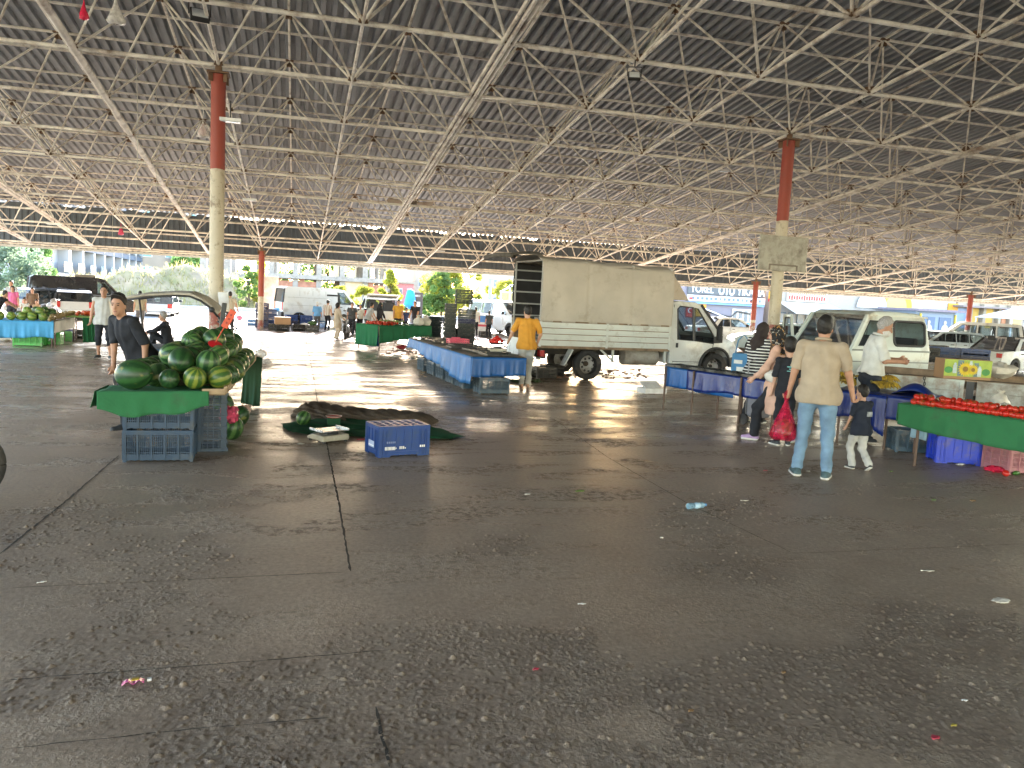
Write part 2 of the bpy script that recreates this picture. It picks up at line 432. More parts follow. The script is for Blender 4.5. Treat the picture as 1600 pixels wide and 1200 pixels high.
for i in range(I0, I1 + 1):
    for j in range(J0, J1 + 1):
        for a in (-.5, .5):
            for b in (-.5, .5):
                if J0 - .6 < j + b < J1 - .4: diag.append((node(i, j), node(i + a, j + b, DEP)))
diag.sort(key=lambda q: ((q[0] + q[1]) / 2 - Vector((2.5, 6, 2))).length)
for a, b in diag[:96]:
    obj('diagonal_brace', MB().tube([a, b], .026, 8, caps=False), STEEL, roof, smooth=60)
mb = MB()
for a, b in diag[96:]: mb.tube([a, b], .021, 6, caps=False)
tag(obj('diagonal_brace', mb, STEEL, roof, smooth=60), kind='stuff')
mb = MB(); rn = random.Random(3)
for i in range(I0, I1 + 1):
    for j in range(J0, J1 + 1):
        p = node(i, j)
        mb.box(p, (.15, .15, .02)); mb.box(p + Vector((0, 0, .05)), (.02, .16, .13), R_(45)); mb.box(p + Vector((0, 0, .05)), (.02, .16, .13), R_(-45))
        q = node(i + .5, j + .5, DEP - .01)
        if j < J1: mb.box(q, (.17, .17, .03)); mb.box(q - Vector((0, 0, .06)), (.02, .15, .12), R_(45)); mb.box(q - Vector((0, 0, .06)), (.02, .15, .12), R_(-45))
tag(obj('node_plate', mb, RUST, roof), kind='stuff')
# corrugated sheeting, ribs running down the slope
def corrugated(name, A, B, x0, x1, pitch, hgt, material, parent, nrm):
    """trapezoid ribs from point line A to point line B (functions of x)"""
    mb = MB(); xs = []; x = x0
    while x < x1:
        xs += [(x, 0), (x + pitch * .38, 0), (x + pitch * .5, hgt), (x + pitch * .88, hgt)]; x += pitch
    n = len(xs); nrm = Vector(nrm)
    vs = [A(q) + nrm * h for q, h in xs] + [B(q) + nrm * h for q, h in xs]
    mb.add(vs, [(k, k + 1, n + k + 1, n + k) for k in range(n - 1)])
    return obj(name, mb, material, parent, recalc=False)
SHEET = sheet_material('grey_roof_sheet', (.23, .245, .265), (.31, .325, .345))
yz = lambda j: node(0, j, DEP + .13)
XL, XR = -15.5, 46
e0, e1 = yz(-6.6), yz(9.36)
corrugated('roof_sheet', lambda x: Vector((x, e0.y, e0.z)), lambda x: Vector((x, e1.y, e1.z)), XL, XR, .22, .075, SHEET, roof, (0, 0, 1))
corrugated('roof_sheet', lambda x: Vector((x, e0.y, e0.z)), lambda x: Vector((x, e0.y - 30, e0.z - 3.4)), XL, XR, .22, .075, SHEET, roof, (0, 0, 1))  # unseen slope behind the camera, added and sized to limit sky fill
# upright cladding above the far eave, with a slit of daylight over it
FASC = sheet_material('dark_eave_cladding', (.085, .105, .125), (.11, .13, .15))
yf = node(0, 9.25).y; zb = node(0, 9.1).z - .1; zt = e1.z - .02
corrugated('eave_cladding', lambda x: Vector((x, yf, zb)), lambda x: Vector((x, yf, zt - .02)), XL, XR, .22, .04, FASC, roof, (0, 1, 0))
mb = MB(); x = XL; rn = random.Random(9)
mb.box((27, yf + .02, zt - .045), (XR - 14, .05, .17))
while x < 20:          # pieces that close the slit here and there
    wdt = rn.uniform(.2, 1.4); mb.box((x + wdt / 2, yf + .02, zt - .045), (wdt, .03, .17)); x += wdt + rn.choice((.1, .15, .3, .5, .9))
obj('slit_cover', mb, FASC, roof)
mb = MB()
for q in (.0, .75): mb.bar((XL, yf - .05, zb + .06 + q), (XR, yf - .05, zb + .06 + q), .05, .06)
obj('cladding_rail', mb, STEEL, roof)
mb = MB().box(((XL + XR) / 2, yf + .12, zb - .03), (XR - XL, .22, .1))
obj('gutter', mb, mat('pale_gutter', (.45, .45, .43), .5, sc=2, dirt=(.25, .2, .15)), roof)

# ------------------------------------------------------------------ columns
def column_material(name, zr, base):
    mt, nt, b, tc = newmat(name); v = tc.outputs['Object']
    sx = nt.nodes.new('ShaderNodeSeparateXYZ'); nt.links.new(v, sx.inputs[0]); z = sx.outputs['Z']
    zz = mth(nt, 'ADD', z, mth(nt, 'MULTIPLY', mth(nt, 'SUBTRACT', noise(nt, v, 3, 3), .5), .05))
    d = noise(nt, v, 5, 8, .72)
    red = mixc(nt, ramp(nt, d, [(.35, 0.), (.8, 1.)]), (.30, .045, .025), (.24, .06, .04))
    cream = mixc(nt, ramp(nt, noise(nt, v, 2, 5), [(.3, 0.), (.7, 1.)]), (.46, .40, .29), (.56, .50, .39))
    cream = mixc(nt, ramp(nt, d, [(.54, 0.), (.66, .9)]), cream, (.20, .15, .10))
    hole = ramp(nt, noise(nt, v, 9, 6, .8), [(.60, 0.), (.66, .8)])
    cream = mixc(nt, hole, cream, (.13, .09, .06))
    bs = mixc(nt, ramp(nt, noise(nt, v, 7, 7, .75), [(.48, 0.), (.56, 1.)]), (.28, .08, .06), (.42, .36, .29))
    c = mixc(nt, mth(nt, 'GREATER_THAN', zz, zr), cream, red)
    c = mixc(nt, mth(nt, 'LESS_THAN', zz, base), c, bs)
    setc(nt, b.inputs['Base Color'], c); b.inputs['Roughness'].default_value = .6
    bump(nt, b, d, .25, .01)
    return mt
def column(i, j, r, label, zr=.66, base=1.5, kink=False):
    top = node(i, j); h = top.z - .16
    t = thing('roof_column', label, 'column', (top.x, top.y, 0), 0, 'red and cream roof columns')
    cm = column_material('column_paint', h * zr, base)
    mb = MB()
    if kink:
        mb.tube([(0, 0, 0), (.06, 0, 1.2), (.13, 0, h * zr)], r, 20)
        obj('pipe', mb, cm, t, smooth=40)
        obj('upper_pipe', MB().tube([(.17, -.02, h * zr - .02), (.2, 0, h * zr + .6), (.12, 0, h - .02)], r * 1.05, 20), cm, t, smooth=40)
    else:
        mb.tube([(0, 0, 0), (0, 0, h)], r, 20); obj('pipe', mb, cm, t, smooth=40)
    mb = MB(); mb.box((0, 0, h + .012), (r * 2.9, r * 2.9, .03))
    for a in range(4):
        M = Matrix.Rotation(a * PI / 2 + PI / 4, 3, 'Z')
        mb.box(M @ Vector((r + .045, 0, h - .07)), (.09, .014, .13), M)
    mb.tube([(0, 0, h + .02), (0, 0, h + .2)], .06, 10)
    obj('cap_plate', mb, RUST, t)
    return t
column(0, 0, .122, 'cream column with long red top and a white paper on it, behind the melon stall', .70, 1.35)
column(5, 0, .125, 'peeling column with leaning red top that carries the square board', .69, 1.5)
column(0, 8, .115, 'small far red column beside the blue crates and white van', .42, .35)
column(5, 8, .115, 'column standing hidden behind the covered truck', .42, .35)
column(10, 8, .12, 'dull red column right of the truck, in front of the car wash shop', .42, 1.2)
column(15.6, 8, .12, 'red far column behind the parked cars at the right', .42, 1.2)
# paper on the left column
pc = node(0, 0)
mb = MB().grid(lambda u, v: Vector((pc.x + .05 + .17 * u + .01 * math.sin(v * 5), pc.y - .14 - .02 * math.sin(u * 2.5) , 1.32 + .3 * v)), 6, 6)
tag(obj('paper_notice', mb, mat('white_paper', (.75, .75, .74), .8), None, solid=.004), 'white paper notice taped low on the left column', 'notice')
# board on the right column
c = node(5, 0); bl = gy(1190, 366, c.y - .25); br = gy(1260, 426, c.y - .25)
W, Hh = br.x - bl.x, bl.z - br.z
t = thing('basketball_backboard', 'weathered square grey backboard fixed to the right column', 'backboard', ((bl.x + br.x) / 2, c.y - .2, (bl.z + br.z) / 2))
BRD = mat('weathered_board', (.40, .385, .33), .75, var=.15, sc=3, dirt=(.17, .15, .12), dirt_amt=.34, dirt_sc=4)
obj('panel', MB().box((0, 0, 0), (W, .04, Hh)), BRD, t, bevel=.008)
fr = MB(); fr.box((0, -.028, -Hh * .33), (W * .56, .02, .03)); fr.box((-W * .27, -.028, -Hh * .4), (.03, .02, Hh * .16)); fr.box((W * .3, -.028, -Hh * .4), (.03, .02, Hh * .16))
obj('target_frame', fr, mat('faded_line', (.2, .17, .14), .8), t)
obj('bracket', MB().box((0, .1, 0), (.12, .16, .3)), RUST, t)

# ------------------------------------------------------------------ lamps and things hung in the frame
BLK = mat('black_metal', (.03, .03, .032), .45, sc=8)
LENS = mat('lamp_lens', (.55, .58, .6), .2, sc=4)
def floodlight(px, py, Y, label, rz=0, s=1.):
    p = gy(px, py, Y)
    t = thing('floodlight', label, 'floodlight', p, rz, 'floodlights hung under the roof'); t.scale = (s, s, s)
    h = MB().box((0, 0, 0), (.34, .1, .26), Matrix.Rotation(R_(-35), 3, 'X')); obj('housing', h, BLK, t, bevel=.012)
    M = Matrix.Rotation(R_(-35), 3, 'X')
    obj('lens', MB().box(M @ Vector((0, -.053, 0)), (.28, .008, .2), M), LENS, t)
    b = MB(); b.bar((-.19, 0, 0), (-.19, .0, .24), .02, .02); b.bar((.19, 0, 0), (.19, 0, .24), .02, .02); b.bar((-.2, 0, .24), (.2, 0, .24), .02, .03); b.tube([(0, 0, .24), (0, 0, .42)], .02, 8)
    obj('bracket', b, BLK, t)
floodlight(312, 24, 13.2, 'black floodlight hung above the red top of the left column', .25, .8)
floodlight(991, 119, 11.6, 'black floodlight hung from the frame over the middle of the hall', -.3, .55)
floodlight(1345, 158, 13.4, 'black floodlight hung from the frame right of the right column', .5, .6)
def tube_lamp(px, py, Y, label, L=.6):
    p = gy(px, py, Y)
    t = thing('strip_lamp', label, 'lamp', p, 0, 'small strip lamps in the roof')
    obj('housing', MB().box((0, 0, .03), (L, .12, .05)), mat('lamp_white', (.7, .7, .68), .4), t)
    obj('diffuser', MB().box((0, 0, -.003), (L * .92, .09, .016)), LENS, t)
    obj('hanger', MB().tube([(0, 0, .05), (0, 0, .35)], .012, 6), BLK, t)
for a in ((360, 190, 15.0, 'white strip lamp right beside the red part of the left column', .35), (390, 313, 25, 'white strip lamp below the frame right of the left column', .4),
          (85, 351, 31, 'white strip lamp in front of the far left cladding', .5), (1130, 268, 21, 'white strip lamp in the frame left of the right column', .3),
          (744, 347, 30, 'white strip lamp over the stack of dark crates', .4), (405, 372, 33.5, 'strip lamp just above the small far red column', .5),
          (1407, 391, 33, 'white strip lamp under the roof above the parked cars', .6), (687, 393, 34.5, 'strip lamp low before the cladding left of the truck', .45)):
    tube_lamp(*a)
p = gy(640, 317, 27)
t = thing('ceiling_fan', 'two winged dusty fan lamp hung under the frame left of the truck', 'fan', p, .1)
obj('hub', MB().lathe([(.02, .3), (.05, .1), (.22, .04), (.26, -.04), (.18, -.1)], 16), mat('dusty_brown', (.16, .13, .1), .8), t, smooth=40)
for s in (-1, 1):
    obj('blade', MB().add([(s * .2, -.12, .0), (s * .75, -.26, .06), (s * .8, .22, -.1), (s * .2, .12, -.03), (s * .2, -.12, .03), (s * .75, -.26, .09), (s * .8, .22, -.07), (s * .2, .12, 0)],
        [(0, 1, 2, 3), (4, 5, 6, 7), (0, 1, 5, 4), (1, 2, 6, 5), (2, 3, 7, 6), (3, 0, 4, 7)]), mat('dusty_cream', (.42, .37, .3), .8, dirt=(.2, .14, .1)), t)
def hung_bag(px, py, Y, label, h, r, cols, tie=.25):
    p = gy(px, py, Y); rn = random.Random(px)
    t = thing('hanging_bag', label, 'plastic bag', p)
    def bagmesh(h, r, z0=0):
        m_ = MB(); n = 14; prof = [(.12, 1), (.25, .85), (.5, .6), (.8, .35), (1, .15), (.85, .03), (.3, 0)]
        vs = []; fs = []
        for a, b in prof:
            for k in range(n): vs.append((r * a * (1 + .25 * rn.uniform(-1, 1)) * math.cos(2 * PI * k / n), r * a * (1 + .25 * rn.uniform(-1, 1)) * math.sin(2 * PI * k / n), z0 + h * (b - 1)))
        for i in range(len(prof) - 1):
            for k in range(n): fs.append((i * n + k, i * n + (k + 1) % n, (i + 1) * n + (k + 1) % n, (i + 1) * n + k))
        return m_.add(vs, fs)
    if len(cols) > 1:
        obj('inner_bag', bagmesh(h * .75, r * .62, -h * .12), cols[1], t, smooth='all')
    obj('bag', bagmesh(h, r), cols[0], t, smooth='all')
    obj('string', MB().tube([(0, 0, 0), (.01, 0, tie)], .008, 5), cols[0], t)
REDF = film('red_plastic_film', (.75, .03, .09), .7); WHF = film('white_plastic_film', (.8, .78, .74), .55); PINKF = film('pink_plastic_film', (.75, .1, .2), .62)
hung_bag(131, 2, 12.3, 'small red plastic bag hung high in the frame at top left', .24, .06, [REDF], .4)
hung_bag(181, 0, 12.6, 'limp white plastic bag hung high in the frame at top left', .32, .11, [WHF], .4)
hung_bag(317, 191, 17.6, 'white bag with a red one inside hung left of the red column top', .3, .13, [WHF, REDF], .3)
hung_bag(189, 352, 32, 'pink plastic ribbon bag hung before the far left cladding', .35, .1, [PINKF], .3)
def wire(px, py, Y, zb, label, r=.006):
    p = gy(px, py, Y); mb = MB().tube([(p.x, Y, zb), (p.x + .03, Y, (zb + p.z) / 2), (p.x, Y, p.z)], r, 5)
    tag(obj('hanging_wire', mb, mat('wire_grey', (.5, .48, .42), .6)), label, 'wire', 'thin wires hung from the frame')
wire(213, 90, 16, 3.2, 'thin wire hung from the frame left of the left column')
wire(244, 130, 21, 3.0, 'thin wire hung between the left wires and left column')
wire(290, 250, 24, 2.95, 'thin wire hung just left of the left column')
wire(175, 270, 27, 3.0, 'leftmost thin wire hung in front of the far cladding')
# ================================================================== PEOPLE: bodies grown as one surface from a distance field
class SDF:
    def __init__(s, h): s.h = h; s.pr = []
    def cap(s, a, b, ra, rb=None, k=.03): s.pr.append(('c', np.array(a, float), np.array(b, float), ra, ra if rb is None else rb, k)); return s
    def ell(s, c, r, k=.03, M=None): s.pr.append(('e', np.array(c, float), np.array(r, float), None if M is None else np.array(M), None, k)); return s
    def cut(s, c, n): s.pr.append(('p', np.array(c, float), np.array(n, float), None, None, 0)); return s
    def sub(s, c, r, M=None): s.pr.append(('s', np.array(c, float), np.array(r, float), None if M is None else np.array(M), None, 0)); return s
    def bounds(s):
        lo = np.full(3, 1e9); hi = -lo
        for t, a, b, ra, rb, k in s.pr:
            if t == 'c':
                r = max(ra, rb) + .02
                lo = np.minimum(lo, np.minimum(a, b) - r); hi = np.maximum(hi, np.maximum(a, b) + r)
            elif t == 'e':
                r = b.max() + .02; lo = np.minimum(lo, a - r); hi = np.maximum(hi, a + r)
        return lo, hi
    @staticmethod
    def _ell(P, a, b, M):
        q = P - a
        if M is not None: q = q @ M
        k0 = np.sqrt(((q / b) ** 2).sum(-1)); k1 = np.sqrt(((q / (b * b)) ** 2).sum(-1)) + 1e-9
        return k0 * (k0 - 1) / k1
    def mesh(s, wrinkle=0., wf=22., seed=0, zw=.8):
        lo, hi = s.bounds(); h = s.h
        n = np.ceil((hi - lo) / h).astype(int) + 3; lo = lo - h
        F = np.full(n, .25); ax = [lo[k] + h * np.arange(n[k]) for k in range(3)]
        for t, a, b, ra, rb, k in s.pr:
            if t == 'p':
                P = np.stack(np.meshgrid(*ax, indexing='ij'), -1)
                F = np.maximum(F, ((P - a) * (b / np.linalg.norm(b))).sum(-1)); continue
            mg = .05 + k
            if t == 'c': l = np.minimum(a, b) - max(ra, rb) - mg; u = np.maximum(a, b) + max(ra, rb) + mg
            else: l = a - b.max() - mg; u = a + b.max() + mg
            i0 = np.maximum(0, np.floor((l - lo) / h).astype(int)); i1 = np.minimum(n, np.ceil((u - lo) / h).astype(int) + 1)
            if (i1 <= i0).any(): continue
            sl_ = tuple(slice(i0[q], i1[q]) for q in range(3))
            P = np.stack(np.meshgrid(*[ax[q][i0[q]:i1[q]] for q in range(3)], indexing='ij'), -1)
            if t == 'c':
                ab = b - a; tt = np.clip(((P - a) @ ab) / max(ab @ ab, 1e-9), 0, 1)
                d = np.sqrt(((P - a - tt[..., None] * ab) ** 2).sum(-1)) - (ra + (rb - ra) * tt)
            else: d = s._ell(P, a, b, ra)
            G = F[sl_]
            if t == 's': F[sl_] = np.maximum(G, -d)
            else:
                hh = np.clip(.5 + .5 * (G - d) / k, 0, 1)
                F[sl_] = G * (1 - hh) + d * hh - k * hh * (1 - hh)
        if wrinkle:
            P = np.stack(np.meshgrid(*ax, indexing='ij'), -1); rn = np.random.RandomState(seed)
            for q in range(4):
                dv = rn.randn(3) * np.array([1, 1, zw]); dv /= np.linalg.norm(dv)
                s_ = np.sin(P @ dv * wf * rn.uniform(.7, 2.2) + rn.uniform(0, 6) + 2.2 * np.sin(P @ rn.randn(3) * 7)); F += wrinkle * .5 * (s_ - .5 * np.maximum(0, s_ - .3) ** 2)
        F[[0, -1]] = .1; F[:, [0, -1]] = .1; F[:, :, [0, -1]] = .1
        return surfnet(F, lo, h)
def surfnet(F, lo, h):
    S = F < 0; nx, ny, nz = F.shape; cs = (nx - 1, ny - 1, nz - 1)
    acc = np.zeros(cs + (3,)); cnt = np.zeros(cs)
    corner = lambda A, i, j, k: A[i:i + cs[0], j:j + cs[1], k:k + cs[2]]
    for a in range(3):
        o1, o2 = [q for q in range(3) if q != a]
        for u in (0, 1):
            for v in (0, 1):
                c0 = [0, 0, 0]; c0[o1] = u; c0[o2] = v; c1 = list(c0); c1[a] = 1
                f0, f1 = corner(F, *c0), corner(F, *c1); msk = (f0 < 0) != (f1 < 0)
                t = np.where(msk, f0 / np.where(msk, f0 - f1, 1), 0)
                for q in range(3): acc[..., q] += np.where(msk, c0[q] + (t if q == a else 0), 0)
                cnt += msk
    act = cnt > 0; idx = np.full(cs, -1); idx[act] = np.arange(act.sum())
    base = np.stack(np.meshgrid(*[np.arange(q) for q in cs], indexing='ij'), -1)
    V = (base[act] + acc[act] / cnt[act][:, None]) * h + lo
    Q = []
    for a in range(3):
        o1, o2 = [(1, 2), (2, 0), (0, 1)][a]
        f0 = np.take(F, range(F.shape[a] - 1), a); f1 = np.take(F, range(1, F.shape[a]), a)
        e = np.argwhere((f0 < 0) != (f1 < 0)); 
        e = e[(e[:, o1] > 0) & (e[:, o2] > 0) & (e[:, o1] < cs[o1]) & (e[:, o2] < cs[o2])]
        inside = f0[tuple(e.T)] < 0
        def at(d1, d2):
            q = e.copy(); q[:, o1] -= d1; q[:, o2] -= d2; return idx[tuple(q.T)]
        q = np.stack([at(1, 1), at(0, 1), at(0, 0), at(1, 0)], 1)
        q[~inside] = q[~inside][:, ::-1]; Q.append(q)
    Q = np.concatenate(Q); return V, Q[(Q >= 0).all(1)]
def cloth(name, col, rough=.85, **k): return mat('cloth_' + name, col, rough, var=.12, sc=9, bmp=.25, bsc=90, **k)
def striped(name, c0, c1, per, axis='Z'):
    if name in MATS: return MATS[name]
    mt, nt, b, tc = newmat(name); sx = nt.nodes.new('ShaderNodeSeparateXYZ'); nt.links.new(tc.outputs['Object'], sx.inputs[0])
    wob = mth(nt, 'MULTIPLY', noise(nt, tc.outputs['Object'], 5, 2), .02)
    f = mth(nt, 'FRACT', mth(nt, 'DIVIDE', mth(nt, 'ADD', sx.outputs[axis], wob), per))
    setc(nt, b.inputs['Base Color'], mixc(nt, mth(nt, 'GREATER_THAN', f, .6), c0, c1)); b.inputs['Roughness'].default_value = .9
    MATS[name] = mt; return mt
def flowered(name, c0, cols, sc=16):
    if name in MATS: return MATS[name]
    mt, nt, b, tc = newmat(name); c = c0
    for k, q in enumerate(cols):
        mp = nt.nodes.new('ShaderNodeMapping'); mp.inputs['Location'].default_value = (k * 3.1, k, k * 2); nt.links.new(tc.outputs['Object'], mp.inputs[0])
        c = mixc(nt, ramp(nt, noise(nt, mp.outputs[0], sc, 2, .5, 1.), [(.60, 0.), (.63, 1.)]), c, q)
    setc(nt, b.inputs['Base Color'], c); b.inputs['Roughness'].default_value = .8
    MATS[name] = mt; return mt
def skinmat(name, col):
    return mat('skin_' + name, col, .55, var=.12, sc=12, spec=.35)
SKIN = skinmat('tan', (.42, .23, .15)); SKIN2 = skinmat('fair', (.52, .31, .22)); SKIN3 = skinmat('brown', (.33, .17, .10))
HAIRB = mat('hair_black', (.012, .010, .009), .55, var=.4, sc=60, bmp=.4, bsc=120); HAIRG = mat('hair_grey', (.30, .29, .28), .7, var=.3, sc=60, bmp=.4, bsc=120)
HAIRW = mat('beard_white', (.55, .54, .52), .8, var=.2, sc=60, bmp=.4, bsc=120)
EYEM = mat('eye_dark', (.02, .015, .012), .2)
LIPM = mat('lip', (.30, .10, .08), .5)

def ik(a, t, l1, l2, pole):
    a, t, pole = Vector(a), Vector(t), Vector(pole); d = t - a; L = min(max(d.length, abs(l1 - l2) + .01), (l1 + l2) * .999); u = d.normalized()
    t = a + u * L; x = (l1 * l1 - l2 * l2 + L * L) / (2 * L); hh = math.sqrt(max(0, l1 * l1 - x * x))
    pv = pole - u * pole.dot(u); pv = pv.normalized() if pv.length > 1e-5 else Vector((0, 1, 0))
    return a + u * x + pv * hh, t

def person(label, pos, heading, h=1.74, vox=.009, group=None, pel=(0, 0, .93), lean=0., side=0., turn=0., head=(0, 0), feet=None, hands=None, poles=((-.6, -.8, -.2), (.6, -.8, -.2)),
           kpole=(0, 1, 0), girth=1., shirt=None, sleeve=.62, hem=.0, pants=None, shorts=False, shoes=None, sole=None, barefoot=False, skin=None, hair=None, hairstyle='short', extra=None,
           long=None, beard=None, female=False, child=False, curl=.6, fold=.009, sit=False, scarf=None, openhand=(None, None)):
    """feet / hands: targets in the body's own frame (x right, y ahead, z up, metres at 1.75 m)"""
    t = thing('person', label, 'person', pos, heading - PI / 2, group); k = h / 1.75
    skin = skin or SKIN; vox = vox / k
    bone = lambda sd: sd
    P = Vector(pel); ax = Matrix.Rotation(-lean, 3, 'X') @ Matrix.Rotation(side, 3, 'Y'); tw = ax @ Matrix.Rotation(turn, 3, 'Z')
    W = girth; hs = 1.28 if child else 1.
    chest = P + ax @ Vector((0, 0, .33)); shc = P + ax @ Vector((0, -.005, .485)); nk = P + ax @ Vector((0, .0, .55))
    sw = (.165 if female else .185) * (.9 if child else 1) * (W ** .5)
    sh = [shc + tw @ Vector((s * sw, 0, 0)) for s in (-1, 1)]
    HM = Matrix.Rotation(turn + head[0], 3, 'Z') @ Matrix.Rotation(-head[1] - lean * .35, 3, 'X')
    hc = nk + (ax @ Vector((0, .012, .04))) * .6 + HM @ Vector((0, .03, .115 * hs))
    feet = feet or [(-.1, 0, 0, .12), (.1, 0, 0, -.12)]
    hands = hands or [(-.26, .06, .80), (.26, .06, .80)]
    hip = [P + Vector((s * .088 * W, 0, -.03)) for s in (-1, 1)]
    ank = [Vector((f[0], f[1] - .04, f[2] + .085)) for f in feet]
    kn = []
    for s in (0, 1):
        q, e = ik(hip[s], ank[s], .43, .415, kpole if not isinstance(kpole[0], (tuple, list)) else kpole[s]); kn.append(q); ank[s] = e
    el = []; wr = []
    for s in (0, 1):
        q, e = ik(sh[s], hands[s], .285, .25, poles[s]); el.append(q); wr.append(e)
    # ---- body: one surface
    B = SDF(vox)
    hr = np.array((.073, .092, .108)) * hs; HMn = np.array(HM)
    B.ell(hc + HM @ Vector((0, -.008, .02 * hs)), hr, .02, HMn)
    B.ell(hc + HM @ Vector((0, .026, -.055)) * hs, np.array((.054, .062, .066)) * hs, .03, HMn)
    B.ell(hc + HM @ Vector((0, .066, -.098)) * hs, np.array((.026, .02, .02)) * hs, .02, HMn)
    if vox * k < .013:
        B.cap(hc + HM @ Vector((0, .082, .008)) * hs, hc + HM @ Vector((0, .104, -.035)) * hs, .010 * hs, .015 * hs, .014)
        for s in (-1, 1):
            B.ell(hc + HM @ Vector((s * .073, -.004, -.015)) * hs, np.array((.010, .02, .032)) * hs, .008, HMn)
            B.sub(hc + HM @ Vector((s * .031, .092, .008)) * hs, np.array((.017, .011, .012)) * hs, HMn)
    B.cap(P + ax @ Vector((0, -.005, .46)), hc + HM @ Vector((0, -.012, -.06)) * hs, .058 * (W ** .4), .052, .03)
    B.ell(chest, (.155 * W, .10 * W, .20), .05, np.array(tw)); B.ell(P + ax @ Vector((0, 0, .1)), (.14 * W, .10 * W, .16), .06, np.array(ax)); B.ell(P, (.155 * W, .108 * W, .12), .05)
    ar = .82 if child else 1.
    for s in (0, 1):
        B.cap(sh[s], el[s], .048 * ar * W ** .5, .038 * ar, .04); B.cap(el[s], wr[s], .039 * ar, .026 * ar, .02)
        # hand: palm, four fingers, thumb
        d = (wr[s] - el[s]).normalized(); sg = -1 if s == 0 else 1
        side_ = Vector((0, 1, 0)) if openhand[s] is None else Vector(openhand[s])
        fwd = (side_ - d * side_.dot(d)); fwd = fwd.normalized() if fwd.length > .05 else Vector((1, 0, 0))   # thumb side
        nrm = d.cross(fwd) * sg   # palm towards the body
        pc = wr[s] + d * .05
        B.cap(wr[s], pc, .024 * ar, .027 * ar, .012)
        for q, (o, L) in enumerate(((.027, .072), (.009, .080), (-.009, .074), (-.026, .058))):
            a0 = pc + fwd * o * ar + d * .012; c1 = curl * (1 + .1 * q)
            d1 = (d * math.cos(c1) + nrm * math.sin(c1)); d2 = (d * math.cos(2.1 * c1) + nrm * math.sin(2.1 * c1))
            a1 = a0 + d1 * L * .5 * ar; a2 = a1 + d2 * L * .5 * ar
            B.cap(wr[s] + d * .02 + fwd * o * .6, a0, .014 * ar, .0105 * ar, .008); B.cap(a0, a1, .0100 * ar, .009 * ar, .003); B.cap(a1, a2, .009 * ar, .0075 * ar, .003)
        t0 = wr[s] + d * .022 + fwd * .022 * ar; t1 = t0 + (fwd * .7 + d * .6 + nrm * .3).normalized() * .036 * ar; t2 = t1 + (d * .9 + nrm * .45 + fwd * .1).normalized() * .03 * ar
        B.cap(t0, t1, .013 * ar, .0105 * ar, .006); B.cap(t1, t2, .0105 * ar, .008 * ar, .003)
        B.cap(hip[s], kn[s], .078 * W, .05, .05); B.cap(kn[s], ank[s], .05, .032, .03)
        f = feet[s]; fd = Vector((math.sin(-f[3]), math.cos(f[3]), 0)) 
        B.cap(ank[s], ank[s] + Vector((0, 0, -.04)) + fd * .1, .034, .026, .03)
        if barefoot: B.cap(ank[s] + Vector((0, 0, -.05)) - fd * .03, ank[s] + Vector((0, 0, -.06)) + fd * .15, .034, .024, .03)
    V, Q = B.mesh(); body = npmesh('body', V * k, Q, skin, t)
    # ---- trousers
    if pants:
        G = SDF(vox)
        G.ell(P + Vector((0, 0, .02)), (.17 * W, .122 * W, .13), .04, np.array(ax)); G.ell(P + Vector((0, 0, -.05)), (.168 * W, .12 * W, .1), .05)
        for s in (0, 1):
            e = kn[s].lerp(ank[s], .28 if shorts else .93); pl = 1.12 if long == 'wide' else 1.0
            G.cap(hip[s], kn[s], .093 * W * pl, .069 * pl, .05); G.cap(kn[s], e, .068 * pl, (.063 if shorts else .058) * pl * (1.15 if long == 'wide' else 1), .03)
            G.cut(e + (e - kn[s]).normalized() * .045, tuple((e - kn[s]).normalized())) if shorts and False else None
        V, Q = G.mesh(fold, 24, 5, .35); npmesh('trousers', V * k, Q, pants, t)
    # ---- shirt
    if shirt:
        G = SDF(vox)
        G.ell(chest, (.182 * W, .127 * W, .205), .05, np.array(tw)); G.ell(P + ax @ Vector((0, .005, .14)), (.172 * W, .128 * W, .18), .06, np.array(ax))
        bot = P + ax @ Vector((0, 0, -.05 - hem)); G.ell(P + ax @ Vector((0, 0, .0 - hem * .5)), ((.208 + hem * .08) * W, (.158 + hem * .08) * W, .17 + hem * .6), .05, np.array(ax))
        G.cap(sh[0], sh[1], .063 * W ** .5, None, .05)
        up = ax @ Vector((0, 0, 1)); G.cut(bot, tuple(-up))
        G.sub(nk + ax @ Vector((0, .025, .045)), (.066, .078, .05), np.array(ax))
        V, Q = G.mesh(fold, 20, 3); npmesh('shirt', V * k, Q, shirt, t)
        if sleeve > 0:
            for s in (0, 1):
                G = SDF(vox)
                if sleeve <= 1: e = sh[s].lerp(el[s], sleeve); G.cap(sh[s], e, .066 * W ** .5, .062, .03); G.cut(e, tuple(el[s] - sh[s]))
                else:
                    e = el[s].lerp(wr[s], sleeve - 1); G.cap(sh[s], el[s], .064 * W ** .5, .05, .03); G.cap(el[s], e, .05, .042, .03); G.cut(e, tuple(wr[s] - el[s]))
                V, Q = G.mesh(fold, 26, 8 + s); npmesh('sleeve', V * k, Q, shirt, t)
